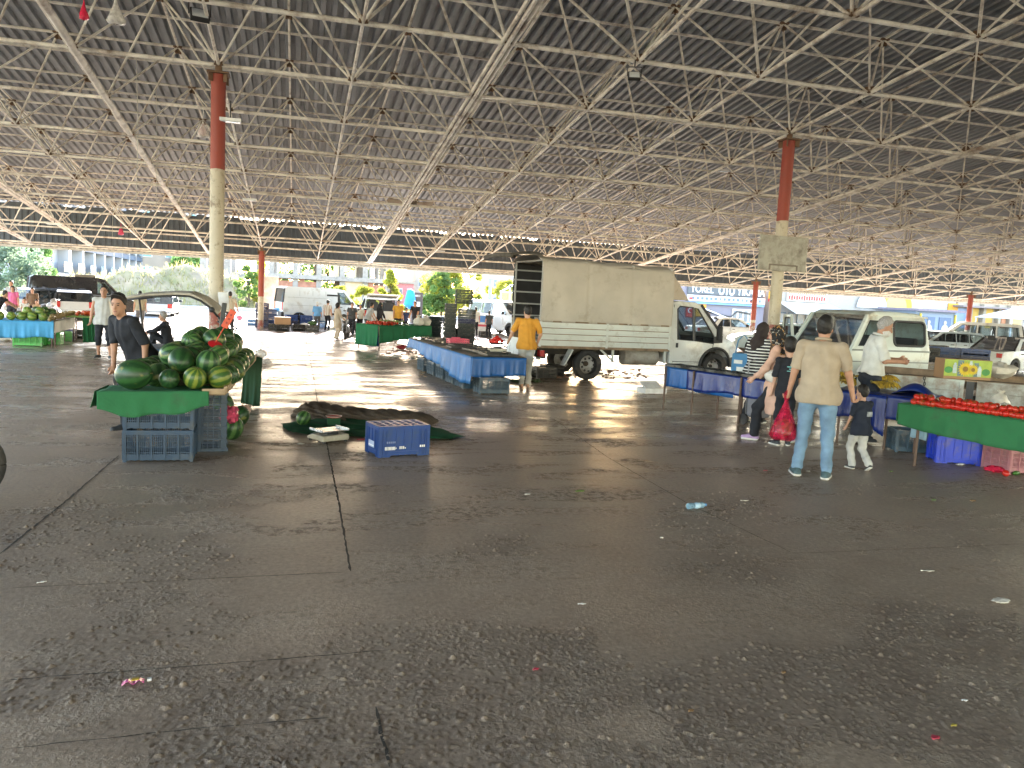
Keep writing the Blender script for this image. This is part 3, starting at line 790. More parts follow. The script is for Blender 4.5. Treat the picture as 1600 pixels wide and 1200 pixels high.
    # ---- shoes
    if shoes:
        for s in (0, 1):
            f = feet[s]; fd = Vector((math.sin(-f[3]), math.cos(f[3]), 0)); pit = f[4] if len(f) > 4 else 0
            a = ank[s]; fdp = fd * math.cos(pit) + Vector((0, 0, math.sin(pit))); upv = Vector((0, 0, math.cos(pit))) - fd * math.sin(pit)
            G = SDF(vox); heel = a - fdp * .035 - upv * .045; toe = a + fdp * .155 - upv * .052; sz = .85 if child else 1
            G.cap(heel, toe, .043 * sz, .036 * sz, .03); G.cap(a - upv * .01, a + fdp * .07 - upv * .035, .045 * sz, .036 * sz, .03); G.cut(a - upv * .062, tuple(-upv)); 
            V, Q = G.mesh(); sho = npmesh('shoe', V * k, Q, shoes, t)
            if sole:
                G = SDF(vox); sd = fd.cross(Vector((0, 0, 1)))
                for off in (-.018, .018): G.cap(heel - upv * .012 + sd * off, toe - upv * .012 + sd * off, .032 * sz, .028 * sz, .02)
                G.cut(a - upv * .085, tuple(-upv)); G.cut(a - upv * .056, tuple(upv))
                V, Q = G.mesh(); npmesh('sole', V * k, Q, sole, sho)
    # ---- hair
    loc = lambda x, y, z: hc + HM @ (Vector((x, y, z)) * hs)
    if hair:
        G = SDF(min(vox, .009))
        if hairstyle in ('short', 'quiff', 'bald'):
            G.ell(loc(0, -.012, .03), (hr + np.array((.011, .012, .012))), .01, HMn)
            if hairstyle == 'quiff': G.ell(loc(0, .045, .105), np.array((.066, .062, .045)), .02, HMn); G.ell(loc(0, -.02, .07), np.array((.078, .085, .075)), .02, HMn)
            n_ = HM @ Vector((0, .82, -.57)); G.cut(loc(0, .036 if hairstyle != 'bald' else -.02, .045), tuple(n_))
            G.cut(loc(0, -.02, -.075), tuple(HM @ Vector((0, -.1, -1))))
        else:
            G.ell(loc(0, -.02, .02), (hr + np.array((.018, .02, .016))), .02, HMn); G.cap(loc(0, -.07, 0), loc(0, -.08, -.2), .07, .05, .05)
            G.cut(loc(0, .05, .03), tuple(HM @ Vector((0, .9, -.45))))
        V, Q = G.mesh(.003, 90, 2); npmesh('hair', V * k, Q, hair, t)
    if scarf:
        G = SDF(min(vox, .009)); G.ell(loc(0, -.012, .022), hr + np.array((.02, .022, .018)), .02, HMn); G.ell(loc(0, .005, -.075), (.083, .09, .075), .03, HMn)
        G.cap(loc(0, -.02, -.08), nk + ax @ Vector((0, -.01, -.05)), .085, .125, .04); G.ell(P + ax @ Vector((0, -.01, .46)), (.175, .125, .1), .05, np.array(ax)); G.cap(loc(0, -.07, -.05), P + ax @ Vector((0, -.1, .38)), .06, .07, .04)
        G.sub(loc(0, .1, -.035), np.array((.054, .07, .08)), HMn)
        V, Q = G.mesh(.004, 45, 4); npmesh('headscarf', V * k, Q, scarf, t)
    if beard:
        G = SDF(min(vox, .008)); G.ell(loc(0, .028, -.072), np.array((.066, .078, .07)) * hs, .02, HMn); G.sub(loc(0, .10, -.058), np.array((.026, .03, .014)) * hs, HMn); G.sub(loc(0, .09, .012), np.array((.06, .07, .056)) * hs, HMn); G.cut(loc(0, 0, -.012), tuple(HM @ Vector((0, .2, 1)))) 
        V, Q = G.mesh(.002, 90, 2); npmesh('beard', V * k, Q, beard, t)
    # ---- face
    if vox * k < .012:
        for s in (-1, 1):
            obj('eye', MB().ball(loc(s * .031, .0815, .008) * k, tuple(np.array((.013, .006, .006)) * hs * k), 10, 6, HM), EYEM, t, smooth='all')
            if beard is None or True: obj('eyebrow', MB().ball(loc(s * .032, .0865, .030) * k, tuple(np.array((.020, .005, .0045)) * hs * k), 10, 6, HM), HAIRB if beard is None else HAIRG, t, smooth='all')
        obj('mouth', MB().ball(loc(0, .088, -.066) * k, tuple(np.array((.021, .006, .006)) * hs * k), 10, 6, HM), LIPM, t, smooth='all')
    t['wr'] = 0; del t['wr']
    info = dict(wr=[w_ * k for w_ in wr], k=k, P=P * k, chest=chest * k, hc=hc * k, nk=nk * k, el=[e * k for e in el])
    M4 = Matrix.Translation(Vector(pos)) @ Matrix.Rotation(heading - PI / 2, 4, 'Z')
    info['w'] = lambda v: M4 @ Vector(v)
    return t, info
# ================================================================== VEHICLES
def arch(cx, r, zb, n=9):
    """points of a wheel arch cut into the lower edge, front to rear (decreasing x)"""
    h0 = math.asin(max(-1, min(1, (zb - .0) / r))) if r > abs(zb) else .3
    return [(cx + r * math.cos(a), r * math.sin(a)) for a in [h0 + (PI - 2 * h0) * i / n for i in range(n + 1)]]
def shell(prof, wins, wfn, slices, strip_skip=()):
    """closed side outline with window holes -> two sides at y = +-w(x,z) and the strip that joins them"""
    bm = bmesh.new()
    def loop(pl):
        vs = [bm.verts.new((x, 0, z)) for x, z in pl]
        return [bm.edges.new((vs[i], vs[(i + 1) % len(vs)])) for i in range(len(vs))]
    es = loop(prof)
    for q in wins: es += loop(q)
    bmesh.ops.triangle_fill(bm, use_beauty=True, use_dissolve=False, edges=es)
    for z in slices:
        bmesh.ops.bisect_plane(bm, geom=bm.verts[:] + bm.edges[:] + bm.faces[:], plane_co=(0, 0, z), plane_no=(0, 0, 1))
    bm.verts.ensure_lookup_table(); mb = MB()
    V = [v.co.copy() for v in bm.verts]; F = [[v.index for v in f.verts] for f in (bm.verts.index_update() or bm.faces)]
    mb.add([(v.x, -wfn(v.x, v.z), v.z) for v in V], F); mb.add([(v.x, wfn(v.x, v.z), v.z) for v in V], [f[::-1] for f in F])
    bm.free(); n = len(prof)
    for i in range(n):
        if i in strip_skip: continue
        a, b = prof[i], prof[(i + 1) % n]
        zs = sorted([z for z in slices if min(a[1], b[1]) < z < max(a[1], b[1])], reverse=a[1] > b[1])
        pts = [a] + [(a[0] + (b[0] - a[0]) * (z - a[1]) / (b[1] - a[1]), z) for z in zs] + [b]
        for p, q in zip(pts[:-1], pts[1:]):
            mb.add([(p[0], -wfn(*p), p[1]), (q[0], -wfn(*q), q[1]), (q[0], wfn(*q), q[1]), (p[0], wfn(*p), p[1])], [(0, 1, 2, 3)])
    me = mb
    return me
def weld(o, d=.0008):
    bm = bmesh.new(); bm.from_mesh(o.data); bmesh.ops.remove_doubles(bm, verts=bm.verts, dist=d); bmesh.ops.recalc_face_normals(bm, faces=bm.faces); bm.to_mesh(o.data); bm.free()
    o.data.polygons.foreach_set('use_smooth', [True] * len(o.data.polygons)); o.data.set_sharp_from_angle(angle=R_(32))
RUBBER = mat('tyre_rubber', (.025, .025, .026), .8, bmp=.3, bsc=60, dirt=(.13, .11, .09), dirt_amt=.3)
RIM = mat('steel_rim', (.42, .42, .43), .4, metal=.6, sc=9, dirt=(.1, .08, .06), dirt_amt=.3); HUBC = mat('grey_hubcap', (.5, .5, .5), .45, sc=9, dirt=(.15, .13, .1), dirt_amt=.4)
TRIM = mat('black_trim', (.03, .03, .032), .6, sc=8); GLASS = glass(); DARKG = mat('dark_glass', (.012, .016, .02), .05, spec=.8, var=.05)
REDL = mat('red_lamp', (.45, .015, .015), .2, sc=20); CLRL = mat('clear_lamp', (.62, .64, .66), .12, sc=20); ORL = mat('amber_lamp', (.6, .2, .02), .2)
SEATM = mat('grey_seat', (.06, .06, .065), .9); PLATE = mat('plate_white', (.75, .75, .72), .5); DARKIN = mat('dark_interior', (.035, .034, .033), .9)
def wheel(parent, x, y, r, wd, rim=None, rim_holes=8, steer=0):
    wn = thing('wheel', '', '', (x, y, r), 0); wn.parent = parent
    for q in ('label', 'category'):
        if q in wn: del wn[q]
    sg = 1 if y > 0 else -1; ri = r * .64
    obj('tyre', MB().lathe([(ri, -wd / 2), (r * .93, -wd / 2), (r, -wd * .36), (r, wd * .36), (r * .93, wd / 2), (ri, wd / 2), (ri, -wd / 2)], 32, axis='Y', caps=False), RUBBER, wn, smooth=35)
    f = wd * .36 * sg
    mb = MB().lathe([(ri * 1.02, f * 1.15), (ri * .93, f * 1.1), (ri * .86, f * .75), (ri * .5, f * .9), (ri * .3, f * 1.25), (.01, f * 1.3)], 32, axis='Y', caps=False) if False else MB()
    prof = [(ri * 1.02, f * 1.15), (ri * .93, f * 1.1), (ri * .86, f * .7), (ri * .45, f * .85), (ri * .3, f * 1.2), (.004, f * 1.25)]
    mb.lathe([(a, -b) for a, b in prof], 32, axis='Y', caps=False)
    hb = mb; mb.cur = 1
    for k in range(rim_holes):
        a = 2 * PI * k / rim_holes; rr = ri * .68
        M = Matrix.Rotation(a, 3, 'Y'); hb.box(M @ Vector((rr, f * .82, 0)), (ri * .2, .02, ri * .2), M)  # black blocks painted in for the shade inside the rim holes
    obj('rim', mb, [rim or RIM, TRIM], wn, smooth=35)
    return wn
def sidepanes(t, name, polys, wfn, mt, off=-.012, slices=()):
    for pl in polys:
        for s in (-1, 1):
            mb = MB(); mb.add([(x, s * (wfn(x, z) + off), z) for x, z in pl], [tuple(range(len(pl)))])
            obj(name, mb, mt, t)
def frameline(t, name, poly, wfn, r, mt, off=.002):
    for s in (-1, 1):
        pl = [(x, s * (wfn(x, z) + off), z) for x, z in poly]; mb = MB().tube(pl + [pl[0], pl[1]], r, 5, caps=False); obj(name, mb, mt, t)
def width_fn(w, zb, zr, tumble, L, nose=.1, tail=.06, x0=0):
    def fn(x, z):
        q = w / 2
        if z > zb: q -= tumble * (z - zb) / (zr - zb)
        else: q -= .05 * max(0, (zb - z) / zb - .35)
        u = (x - x0) / L
        q -= nose * max(0, (u - .72) / .28) ** 2 * 1.0 + tail * max(0, (.12 - u) / .12) ** 2
        return q
    return fn
def paint(name, col, dirt=(.3, .26, .2), amt=.22, rough=.32):
    return mat('paint_' + name, col, rough, var=.05, sc=2, dirt=dirt, dirt_amt=amt, dirt_sc=2.2, coat=.3)
def car(name, label, cat, pos, heading, paintm, style, L, wd, Ht, group=None, sz=.31, gl=None, rim=None, plate=True, interior=True, cut_rear=False):
    """x ahead; body outline by style, wheels, glazing, lamps, mirrors, bumpers"""
    t = thing(name, label, cat, pos, heading, group); gl = gl or GLASS
    S = {   # outline fractions: (x/L, z/H) rear -> over roof -> nose, belt, and windows
        'sedan': dict(top=[(0, .42), (.015, .62), (.15, .655), (.27, .965), (.36, 1.), (.5, 1.), (.58, .965), (.725, .66), (.95, .56), (1., .47), (1., .2)], gs=(6, 2), wins=[[(.24, .67), (.315, .91), (.42, .93), (.42, .67)], [(.435, .67), (.435, .93), (.545, .93), (.68, .67)]], belt=.65, wx=(.19, .80)),
        'hatch': dict(top=[(0, .40), (.01, .62), (.075, .93), (.13, .985), (.25, 1.), (.5, 1.), (.57, .965), (.73, .645), (.95, .55), (1., .46), (1., .2)], gs=(6, 1), wins=[[(.065, .67), (.115, .9), (.25, .93), (.25, .66)], [(.265, .66), (.265, .93), (.40, .93), (.40, .66)], [(.415, .66), (.415, .93), (.55, .92), (.68, .66)]], belt=.64, wx=(.17, .81)),
        'van': dict(top=[(0, .3), (0, .60), (.02, .95), (.05, 1.), (.3, 1.), (.64, 1.), (.70, .965), (.835, .62), (.965, .49), (1., .42), (1., .17)], gs=(6, 1), wins=[[(.63, .60), (.63, .90), (.70, .90), (.80, .62), (.80, .60)]], belt=.58, wx=(.18, .80)),
        'minivan': dict(top=[(0, .3), (0, .58), (.03, .95), (.06, 1.), (.3, 1.), (.58, 1.), (.64, .965), (.80, .62), (.965, .5), (1., .43), (1., .17)], gs=(6, 1), wins=[[(.05, .62), (.07, .90), (.27, .91), (.27, .62)], [(.29, .62), (.29, .91), (.46, .91), (.46, .62)], [(.48, .62), (.48, .91), (.62, .91), (.745, .63), (.745, .62)]], belt=.6, wx=(.18, .81))}[style]
    top = [(a * L, b * Ht) for a, b in S['top']]; zb = .16 * Ht if style != 'sedan' else .15 * Ht
    ra = sz * 1.14; wxs = [q * L for q in S['wx']]
    low = []
    for wx in (wxs[1], wxs[0]):
        low += [(wx + math.sqrt(max(0, ra ** 2 - (zb - sz) ** 2)) , zb)] + [(wx + ra * math.cos(a), sz + ra * math.sin(a)) for a in np.linspace(R_(-5), R_(185), 11)] + [(wx - math.sqrt(max(0, ra ** 2 - (zb - sz) ** 2)), zb)]
    prof = [(0, zb)] + top + [(L, zb)] + low
    belt = S['belt'] * Ht; fn = width_fn(wd, belt, Ht, .16 if style in ('sedan', 'hatch') else .1, L)
    wins = [[(a * L, b * Ht) for a, b in q] for q in S['wins']]
    gi, ri = S['gs']; skip = {gi + 1} | ({ri + 1 + (0 if style != 'sedan' else 0)})
    o = obj('body', shell(prof, wins, fn, [belt, belt * .6, Ht * .9], skip), paintm, t); weld(o)
    q = o.modifiers.new('b', 'BEVEL'); q.width = .03; q.segments = 2; q.limit_method = 'ANGLE'; q.angle_limit = R_(32)
    for nm, i in (('windscreen', gi), ('rear_window', ri)):
        if nm == 'rear_window' and cut_rear: continue
        a, b = top[i], top[i + 1]; mb = MB()
        mb.add([(a[0], -fn(*a), a[1]), (b[0], -fn(*b), b[1]), (b[0], fn(*b), b[1]), (a[0], fn(*a), a[1])], [(0, 1, 2, 3)])
        obj(nm, mb, gl, t)
        for s in (-1, 1): obj('pillar', MB().bar((a[0], s * fn(*a), a[1]), (b[0], s * fn(*b), b[1]), .05, .05), paintm if nm == 'windscreen' else TRIM, t)
    sidepanes(t, 'side_window', wins, fn, gl)
    for q in wins: frameline(t, 'window_trim', q, fn, .012, TRIM)
    for wx in wxs:
        for s in (-1, 1): wheel(t, wx, s * (wd / 2 - .1), sz, .2, rim)
    ib = MB(); ib.box((L * .5, 0, zb + .1), (L * .86, wd * .8, .2)); ib.box((L * .12, 0, belt * .62), (.1, wd * .8, belt * .7)) if not cut_rear else None
    obj('floor_pan', ib, DARKIN, t)
    if interior:
        for sx in ((.47,) if style == 'van' else (.33, .5)):
            for s in (-1, 1):
                mb = MB().box((L * sx, s * wd * .22, belt * .72), (.5, .5, .16)); mb.box((L * sx - .24, s * wd * .22, belt * 1.02), (.12, .46, .62)); mb.box((L * sx - .26, s * wd * .22, belt * 1.02 + .38), (.1, .26, .18))
                obj('car_seat', mb, SEATM, t, bevel=.04)
        mb = MB().box((L * .69, 0, belt * .9), (.3, wd * .78, .2)); obj('dashboard', mb, TRIM, t)
        c = Vector((L * .63, wd * .22, belt * 1.03)); M = Matrix.Rotation(R_(65), 3, 'Y')
        obj('steering_wheel', MB().tube([c + M @ Vector((.18 * math.cos(a), .18 * math.sin(a), 0)) for a in np.linspace(0, 2 * PI, 17)], .015, 6), TRIM, t)
    nose = fn(L, .35 * Ht); tail = fn(0, .45 * Ht)
    obj('front_bumper', MB().box((L + .01, 0, zb + .13 * Ht), (.14, nose * 2 + .02, .16 * Ht)), TRIM if rough_b(style) else paintm, t, bevel=.03)
    obj('rear_bumper', MB().box((-.01, 0, zb + .12 * Ht), (.14, tail * 2 + .02, .15 * Ht)), TRIM if rough_b(style) else paintm, t, bevel=.03)
    obj('grille', MB().box((L + .005, 0, .41 * Ht), (.04, nose * .9, .07 * Ht)), TRIM, t)
    for s in (-1, 1):
        obj('headlight', MB().box((L - .03, s * nose * .74, .43 * Ht), (.12, nose * .46, .09 * Ht)), CLRL, t, bevel=.02)
        zt = .52 * Ht if style in ('sedan', 'hatch') else .5 * Ht
        obj('tail_light', MB().box((.02, s * tail * .86, zt), (.06, tail * .26, (.12 if style == 'sedan' else .2) * Ht)), REDL, t, bevel=.01)
        p = wins[-1]; xm = max(a for a, b in p) - .12
        obj('mirror', MB().box((xm, s * (wd / 2 + .09), belt + .1), (.1, .16, .13)), TRIM, t, bevel=.03)
        dm = MB()
        for q in wins[-2:]: dm.box((min(a for a, b in q) + .14, s * (fn(min(a for a, b in q), belt - .1) + .008), belt - .1), (.14, .02, .03))
        obj('door_handle', dm, TRIM, t)
        gm = MB()
        for q in wins[-2:]:
            x = min(a for a, b in q) - .02; gm.bar((x, s * (fn(x, zb + .1) + .001), zb + .1), (x, s * (fn(x, belt) + .001), belt), .006, .012)
        obj('door_gap', gm, TRIM, t)
    if plate:
        for x in (-.09, L + .085): obj('number_plate', MB().box((x, 0, zb + .14 * Ht), (.012, .5, .11)), PLATE, t)
    return t
def rough_b(s): return s in ('van',)
# ================================================================== CRATES
def plastic(name, col, dirt=(.2, .17, .13), amt=.24): return mat('plastic_' + name, col, .38, var=.1, sc=4, dirt=dirt, dirt_amt=amt, dirt_sc=5)
P_STEEL = plastic('steel_blue', (.007, .038, .085), (.05, .06, .065)); P_BLUE = plastic('royal_blue', (.006, .045, .20), (.03, .06, .11)); P_PINK = plastic('dull_pink', (.40, .17, .19)); P_GREEN = plastic('bright_green', (.05, .42, .06))
P_DARK = plastic('dark_green_grey', (.022, .035, .036)); P_NAVY = plastic('navy', (.012, .02, .075)); P_BLACK = plastic('black', (.012, .013, .015)); P_SLATE = plastic('slate_blue', (.045, .085, .12)); P_LBLUE = plastic('light_blue', (.1, .25, .5))
CRATES = {}
def crate_proto(kind, m, L, W, H, style):
    """open lattice box: base, two long sides, two ends, rim"""
    def wall(n_len, name):
        mb = MB(); l = n_len; th = .012; zb = .02
        mb.box((0, 0, zb + .02), (l, th, .04)); mb.box((0, 0, H - .022), (l, th + .012, .044))
        if style == 'lattice':
            nb = max(3, round(l / .135)); bw = l / nb
            for i in range(nb + 1): mb.box((-l / 2 + bw * i, -.006, H / 2), (.014, .022, H - .05))
            for i in range(nb):
                x0 = -l / 2 + bw * i + .016; k = max(3, int(bw / .022)); sp = (bw - .03) / k
                for q in range(k + 1): mb.box((x0 + sp * q, 0, H / 2 + .012), (.0075, .008, H - .11))
            for z in (.3, .48, .66, .82): mb.box((0, 0, H * z), (l, .009, .008))
            mb.box((0, 0, H * .17), (l, .01, .05)); 
        elif style == 'slot':
            for z, hh in ((.2, .3), (.56, .2), (.8, .16)): mb.box((0, 0, H * z), (l, th, H * hh))
            nb = max(2, round(l / .15))
            for i in range(nb + 1): mb.box((-l / 2 + l * i / nb, -.004, H / 2), (.018, .02, H - .05))
        else:       # solid boards with upright ribs and a bite out of the lower edge
            mb.box((0, 0, H * .58), (l, .008, H * .8)); 
            for s in (-1, 1): mb.box((s * l * .39, 0, H * .1), (l * .22, .01, H * .2))
            nb = max(3, round(l / .1))
            for i in range(nb + 1):
                x = -l / 2 + l * i / nb; lo = .2 if abs(x) < l * .28 else 0
                mb.box((x, -.006, H * (1 + lo) / 2), (.012, .018, H * (1 - lo) - .03))
            for x in (-.43, -.36, .36, .43): mb.box((l * x, -.006, H / 2), (.01, .018, H - .03))
        return mb
    p = dict(L=L, W=W, H=H, m=m, style=style)
    p['long'] = wall(L - .03, 'l')
    for s_ in (-1, 1): p['long'].box((s_ * (L / 2 - .017), .004, H / 2), (.034, .034, H - .004)); p['end'] = wall(W - .03, 'e')
    b = MB()
    for i in range(9): b.box((-L / 2 + L * (i + .5) / 9, 0, .02), (.03, W - .03, .014))
    for i in range(6): b.box((0, -W / 2 + W * (i + .5) / 6, .026), (L - .03, .022, .012))
    p['base'] = b
    CRATES[kind] = p; p['objs'] = None
def crate(kind, pos, rz, label, group=None, m=None, flip=False, tilt=None):
    p = CRATES[kind]; m = m or p['m']
    key = m.name
    t = thing('crate', label, 'crate', pos, rz, group)
    if p.get('objs') is None: p['objs'] = {}
    if key not in p['objs']:
        L, W = p['L'], p['W']; made = []
        for nm, mb, M in (('side_panel', p['long'], (0, -W / 2 + .01, 0, 0)), ('side_panel', p['long'], (0, W / 2 - .01, 0, PI)), ('end_panel', p['end'], (-L / 2 + .01, 0, 0, -PI / 2)), ('end_panel', p['end'], (L / 2 - .01, 0, 0, PI / 2)), ('base', p['base'], (0, 0, 0, 0))):
            o = obj(nm, mb, m, t, recalc=False); o.location = M[:3]; o.rotation_euler = (0, 0, M[3]); made.append(o)
        p['objs'][key] = made
    else:
        for o in p['objs'][key]:
            c = o.copy(); COL.objects.link(c); c.parent = t
    if flip: t.rotation_euler = (PI, 0, rz); t.location = Vector(pos) + Vector((0, 0, p['H']))
    if tilt: t.rotation_euler = tilt
    return t
crate_proto('big', P_STEEL, .64, .42, .315, 'lattice')
crate_proto('mid', P_SLATE, .58, .39, .30, 'lattice')
crate_proto('board', P_BLUE, .60, .40, .34, 'board')
crate_proto('tray', P_DARK, .58, .38, .16, 'slot')
crate_proto('box', P_BLACK, .50, .34, .26, 'slot')

# ================================================================== CLOTHS, TABLES
def clothmat(name, col, rough=.8, spec=.3, **k): return mat('sheet_' + name, col, rough, var=.15, sc=3, bmp=.3, bsc=25, spec=spec, **k)
GREEN_FELT = clothmat('green_felt', (.03, .15, .06), .95, dirt=(.05, .09, .05), dirt_amt=.2); GREEN_DARK = clothmat('dark_green_felt', (.012, .075, .03), .95); GREEN_C = clothmat('table_green', (.02, .13, .055), .9)
BLUE_TARP = clothmat('blue_tarp', (.008, .085, .28), .38, .5); NAVY_TARP = clothmat('navy_tarp', (.006, .022, .15), .33, .55); CYAN_TARP = clothmat('cyan_tarp', (.08, .36, .66), .5); WHITE_C = clothmat('white_cloth', (.62, .60, .56), .9); PALEBLUE = clothmat('washed_blue_tarp', (.02, .15, .40), .45, .5)
LEGM = mat('brown_leg', (.10, .06, .04), .6, var=.2, sc=9); WOOD = mat('old_plywood', (.28, .20, .12), .8, var=.25, sc=5, dirt=(.08, .06, .04), dirt_amt=.4)
def drape(name, A, B, drop, mtl, parent, fold=.03, nf=9, n=60, rows=8, out=.02, seed=1, flare=0, uneven=.0, sol=.004, ends=(0, 0)):
    """hanging sheet from edge A-B, folds growing downwards; outward = to the right of A->B"""
    A, B = Vector(A), Vector(B); d = (B - A); L = d.length; u = d.normalized(); o = Vector((u.y, -u.x, 0)); rn = random.Random(seed)
    ph = [rn.uniform(0, 6) for _ in range(4)]
    def fn(a, b):
        x = a * L; k = .5 * math.sin(a * nf * 6.28 + ph[0]) + .3 * math.sin(a * nf * 11.3 + ph[1]) + .2 * math.sin(a * nf * 19 + ph[2])
        dr = drop * (1 + uneven * math.sin(a * 5 + ph[3]) + uneven * .5 * math.sin(a * 13 + ph[1])) + (ends[0] * (1 - a) + ends[1] * a)
        return A + u * x + o * (out + b ** 1.3 * (fold * k + flare)) + Vector((0, 0, -dr * b + .008 * (1 - b)))
    return obj(name, MB().grid(fn, n, rows), mtl, parent, smooth='all', solid=sol)
def tablelegs(parent, pts, h, r=.018):
    for p in pts: obj('leg', MB().tube([(p[0], p[1], 0), (p[0], p[1], h)], r, 8), LEGM, parent, smooth=50)

# ================================================================== MELONS
def melonmat(name, dark, light, sharp=.08, n=9):
    mt, nt, b, tc = newmat(name); v = tc.outputs['Object']
    sx = nt.nodes.new('ShaderNodeSeparateXYZ'); nt.links.new(v, sx.inputs[0])
    an = mth(nt, 'ARCTAN2', sx.outputs['X'], sx.outputs['Y'])
    wob = mth(nt, 'MULTIPLY', mth(nt, 'SUBTRACT', noise(nt, v, 7, 7, .75), .5), 3.4)
    s = mth(nt, 'SINE', mth(nt, 'ADD', mth(nt, 'MULTIPLY', an, n), wob))
    f = ramp(nt, mth(nt, 'MULTIPLY_ADD', s, .5, .5), [(.5 - sharp, 0.), (.62 + sharp, 1.)])
    oi = nt.nodes.new('ShaderNodeObjectInfo')
    c = mixc(nt, f, dark, light)
    c = mixc(nt, mth(nt, 'MULTIPLY', oi.outputs['Random'], .45), c, [q * .55 for q in dark])
    yel = ramp(nt, noise(nt, v, 1.3, 2), [(.60, 0.), (.70, .75)]); c = mixc(nt, yel, c, (.26, .25, .06)); c = mixc(nt, ramp(nt, noise(nt, v, 9, 8, .75), [(.58, 0.), (.75, .3)]), c, (.2, .2, .13))
    setc(nt, b.inputs['Base Color'], c); setc(nt, b.inputs['Roughness'], ramp(nt, noise(nt, v, 6, 5), [(.3, .28), (.7, .5)])); bump(nt, b, noise(nt, v, 40, 3), .08, .004)
    return mt
MEL_DARK = melonmat('dark_melon', (.012, .05, .014), (.03, .10, .025), .25, 8); MEL_STR = melonmat('striped_melon', (.012, .055, .014), (.085, .18, .05), .07, 8); MEL_YEL = melonmat('yellow_striped_melon', (.045, .12, .02), (.30, .34, .05), .1, 8); MEL_PALE = melonmat('pale_melon', (.10, .20, .03), (.28, .36, .07), .2, 7)
MEL_MID = melonmat('mid_melon', (.025, .085, .02), (.12, .22, .06), .16, 10)
STEMM = mat('dry_stem', (.14, .11, .05), .9)
MELP = {}
def melon_proto(key, m, shape):
    mb = MB(); n = 26; prof = []
    for i in range(17):
        t = PI * i / 16; r = math.sin(t) ** .92; z = math.cos(t)
        dz = -.05 * math.exp(-(r / .16) ** 2) * (1 if z > 0 else -1)
        prof.append((max(r, .002), (z + dz) * shape))
    mb.lathe(prof[::-1], n)
    me = obj('watermelon', mb, m, None, smooth='all'); MELP[key] = me
    st = obj('stem', MB().tube([(0, 0, shape * .93), (.02, 0, shape * 1.03), (.05, .02, shape * 1.08)], [.05, .035, .03], 6), STEMM, me, smooth='all')
    return me
for kk, m_, shp in (('dark', MEL_DARK, 1.22), ('str', MEL_STR, 1.06), ('yel', MEL_YEL, 1.0), ('pale', MEL_PALE, 1.0), ('mid', MEL_MID, 1.12)): melon_proto(kk, m_, shp)
_used = set()
def melon(key, p, r, label, group=None, rot=None):
    o = MELP[key]
    if key in _used:
        c = o.copy(); COL.objects.link(c)
        for ch in o.children: d = ch.copy(); COL.objects.link(d); d.parent = c
        o = c
    _used.add(key)
    o.location = p; o.scale = (r, r, r)
    o.rotation_euler = rot if rot is not None else (random.uniform(-1.6, 1.6), random.uniform(-.5, .5), random.uniform(0, 6))
    for q in ('label', 'category', 'group'):
        if q in o: del o[q]
    return tag(o, label, 'watermelon', group)

# ================================================================== NEAR MELON STALL
# two crates stacked, one on end behind, a board, a felt edge and the heap
c0, c1 = gp(190, 723), gp(301, 722)
ux = (c1 - c0).normalized(); rz = math.atan2(ux.y, ux.x); uy = Vector((-ux.y, ux.x, 0))
cc = c0 + ux * .325 + uy * .22
crate('big', cc, rz, 'lower blue lattice crate of the stack under the green felt edge of the melon stall')
crate('big', cc + Vector((.004, .004, .316)), rz, 'upper blue lattice crate of the stack under the green felt edge of the melon stall')
p = gp(300, 708) + ux * .17 + uy * .1
t = crate('big', p, rz, 'blue lattice crate stood on end beside the stacked crates of the melon stall'); t.rotation_euler = (0, R_(-90), rz + .06); t.location = p + ux * .17 + uy * .2 + Vector((0, 0, .32))
ST_H = .66
def lw(v): return Matrix.Rotation(rz, 3, 'Z') @ Vector(v) + cc
EN, EF = gp(352, 613, ST_H + .03), gp(401, 559, ST_H + .03); ed = (EF - EN).normalized(); EL = (EF - EN).length; LN = lw((-.47, -.27, ST_H + .03))
LN.z = EN.z
def sp_(u, v, z=0):
    """point on the stall: u from its left to its right edge, v metres back from the front"""
    A_ = LN + ed * v; B_ = EN + ed * v
    if v < .75: B_ = B_ + (A_ - B_).normalized() * .0
    return A_.lerp(B_, u) + Vector((0, 0, z))
t = thing('stall_table', 'long board table with wooden edge that carries the heap of watermelons', 'table', (0, 0, 0))
q_ = [sp_(0, 0), sp_(1, 0), sp_(1, EL), sp_(0, EL)]
obj('tabletop', MB().prism([(p.x, p.y) for p in q_], ST_H, ST_H + .03), WOOD, t)
PW = mat('pale_wood', (.36, .26, .16), .75, var=.2, sc=9); up_ = Vector((0, 0, .012))
obj('edge_rail', MB().bar(sp_(.80, -.01) + up_, sp_(1, 0) + up_, .03, .05), PW, t); obj('edge_rail', MB().bar(sp_(1, 0) + up_ * 2, sp_(1, EL) + up_ * 2, .03, .07), PW, t)
for u_, v_ in ((.05, 1.3), (.93, EL - .15), (.1, EL - .15), (.5, 2.0)): p = sp_(u_, v_); obj('leg', MB().box((p.x, p.y, ST_H / 2), (.05, .05, ST_H)), WOOD, t)
f0, f1 = sp_(-.05, -.02, .008), sp_(.86, -.02, .008)
fo = thing('felt_cloth', 'green felt cloth hanging over the front edge of the melon stall', 'cloth', (0, 0, 0))
drape('hanging_edge', f0, f1, .17, GREEN_FELT, fo, fold=.02, nf=2.3, uneven=.22, seed=5, ends=(.03, .02), flare=.02)
drape('hanging_edge', sp_(-.05, .5, .008), f0, .15, GREEN_FELT, fo, fold=.015, nf=1.5, seed=6, flare=.03)
obj('flat_part', MB().grid(lambda a, b: sp_(-.05 + .91 * a, -.03 + .5 * b, .009 + .004 * math.sin(a * 9 + b * 7)), 20, 8), GREEN_FELT, fo, smooth='all', solid=.004)
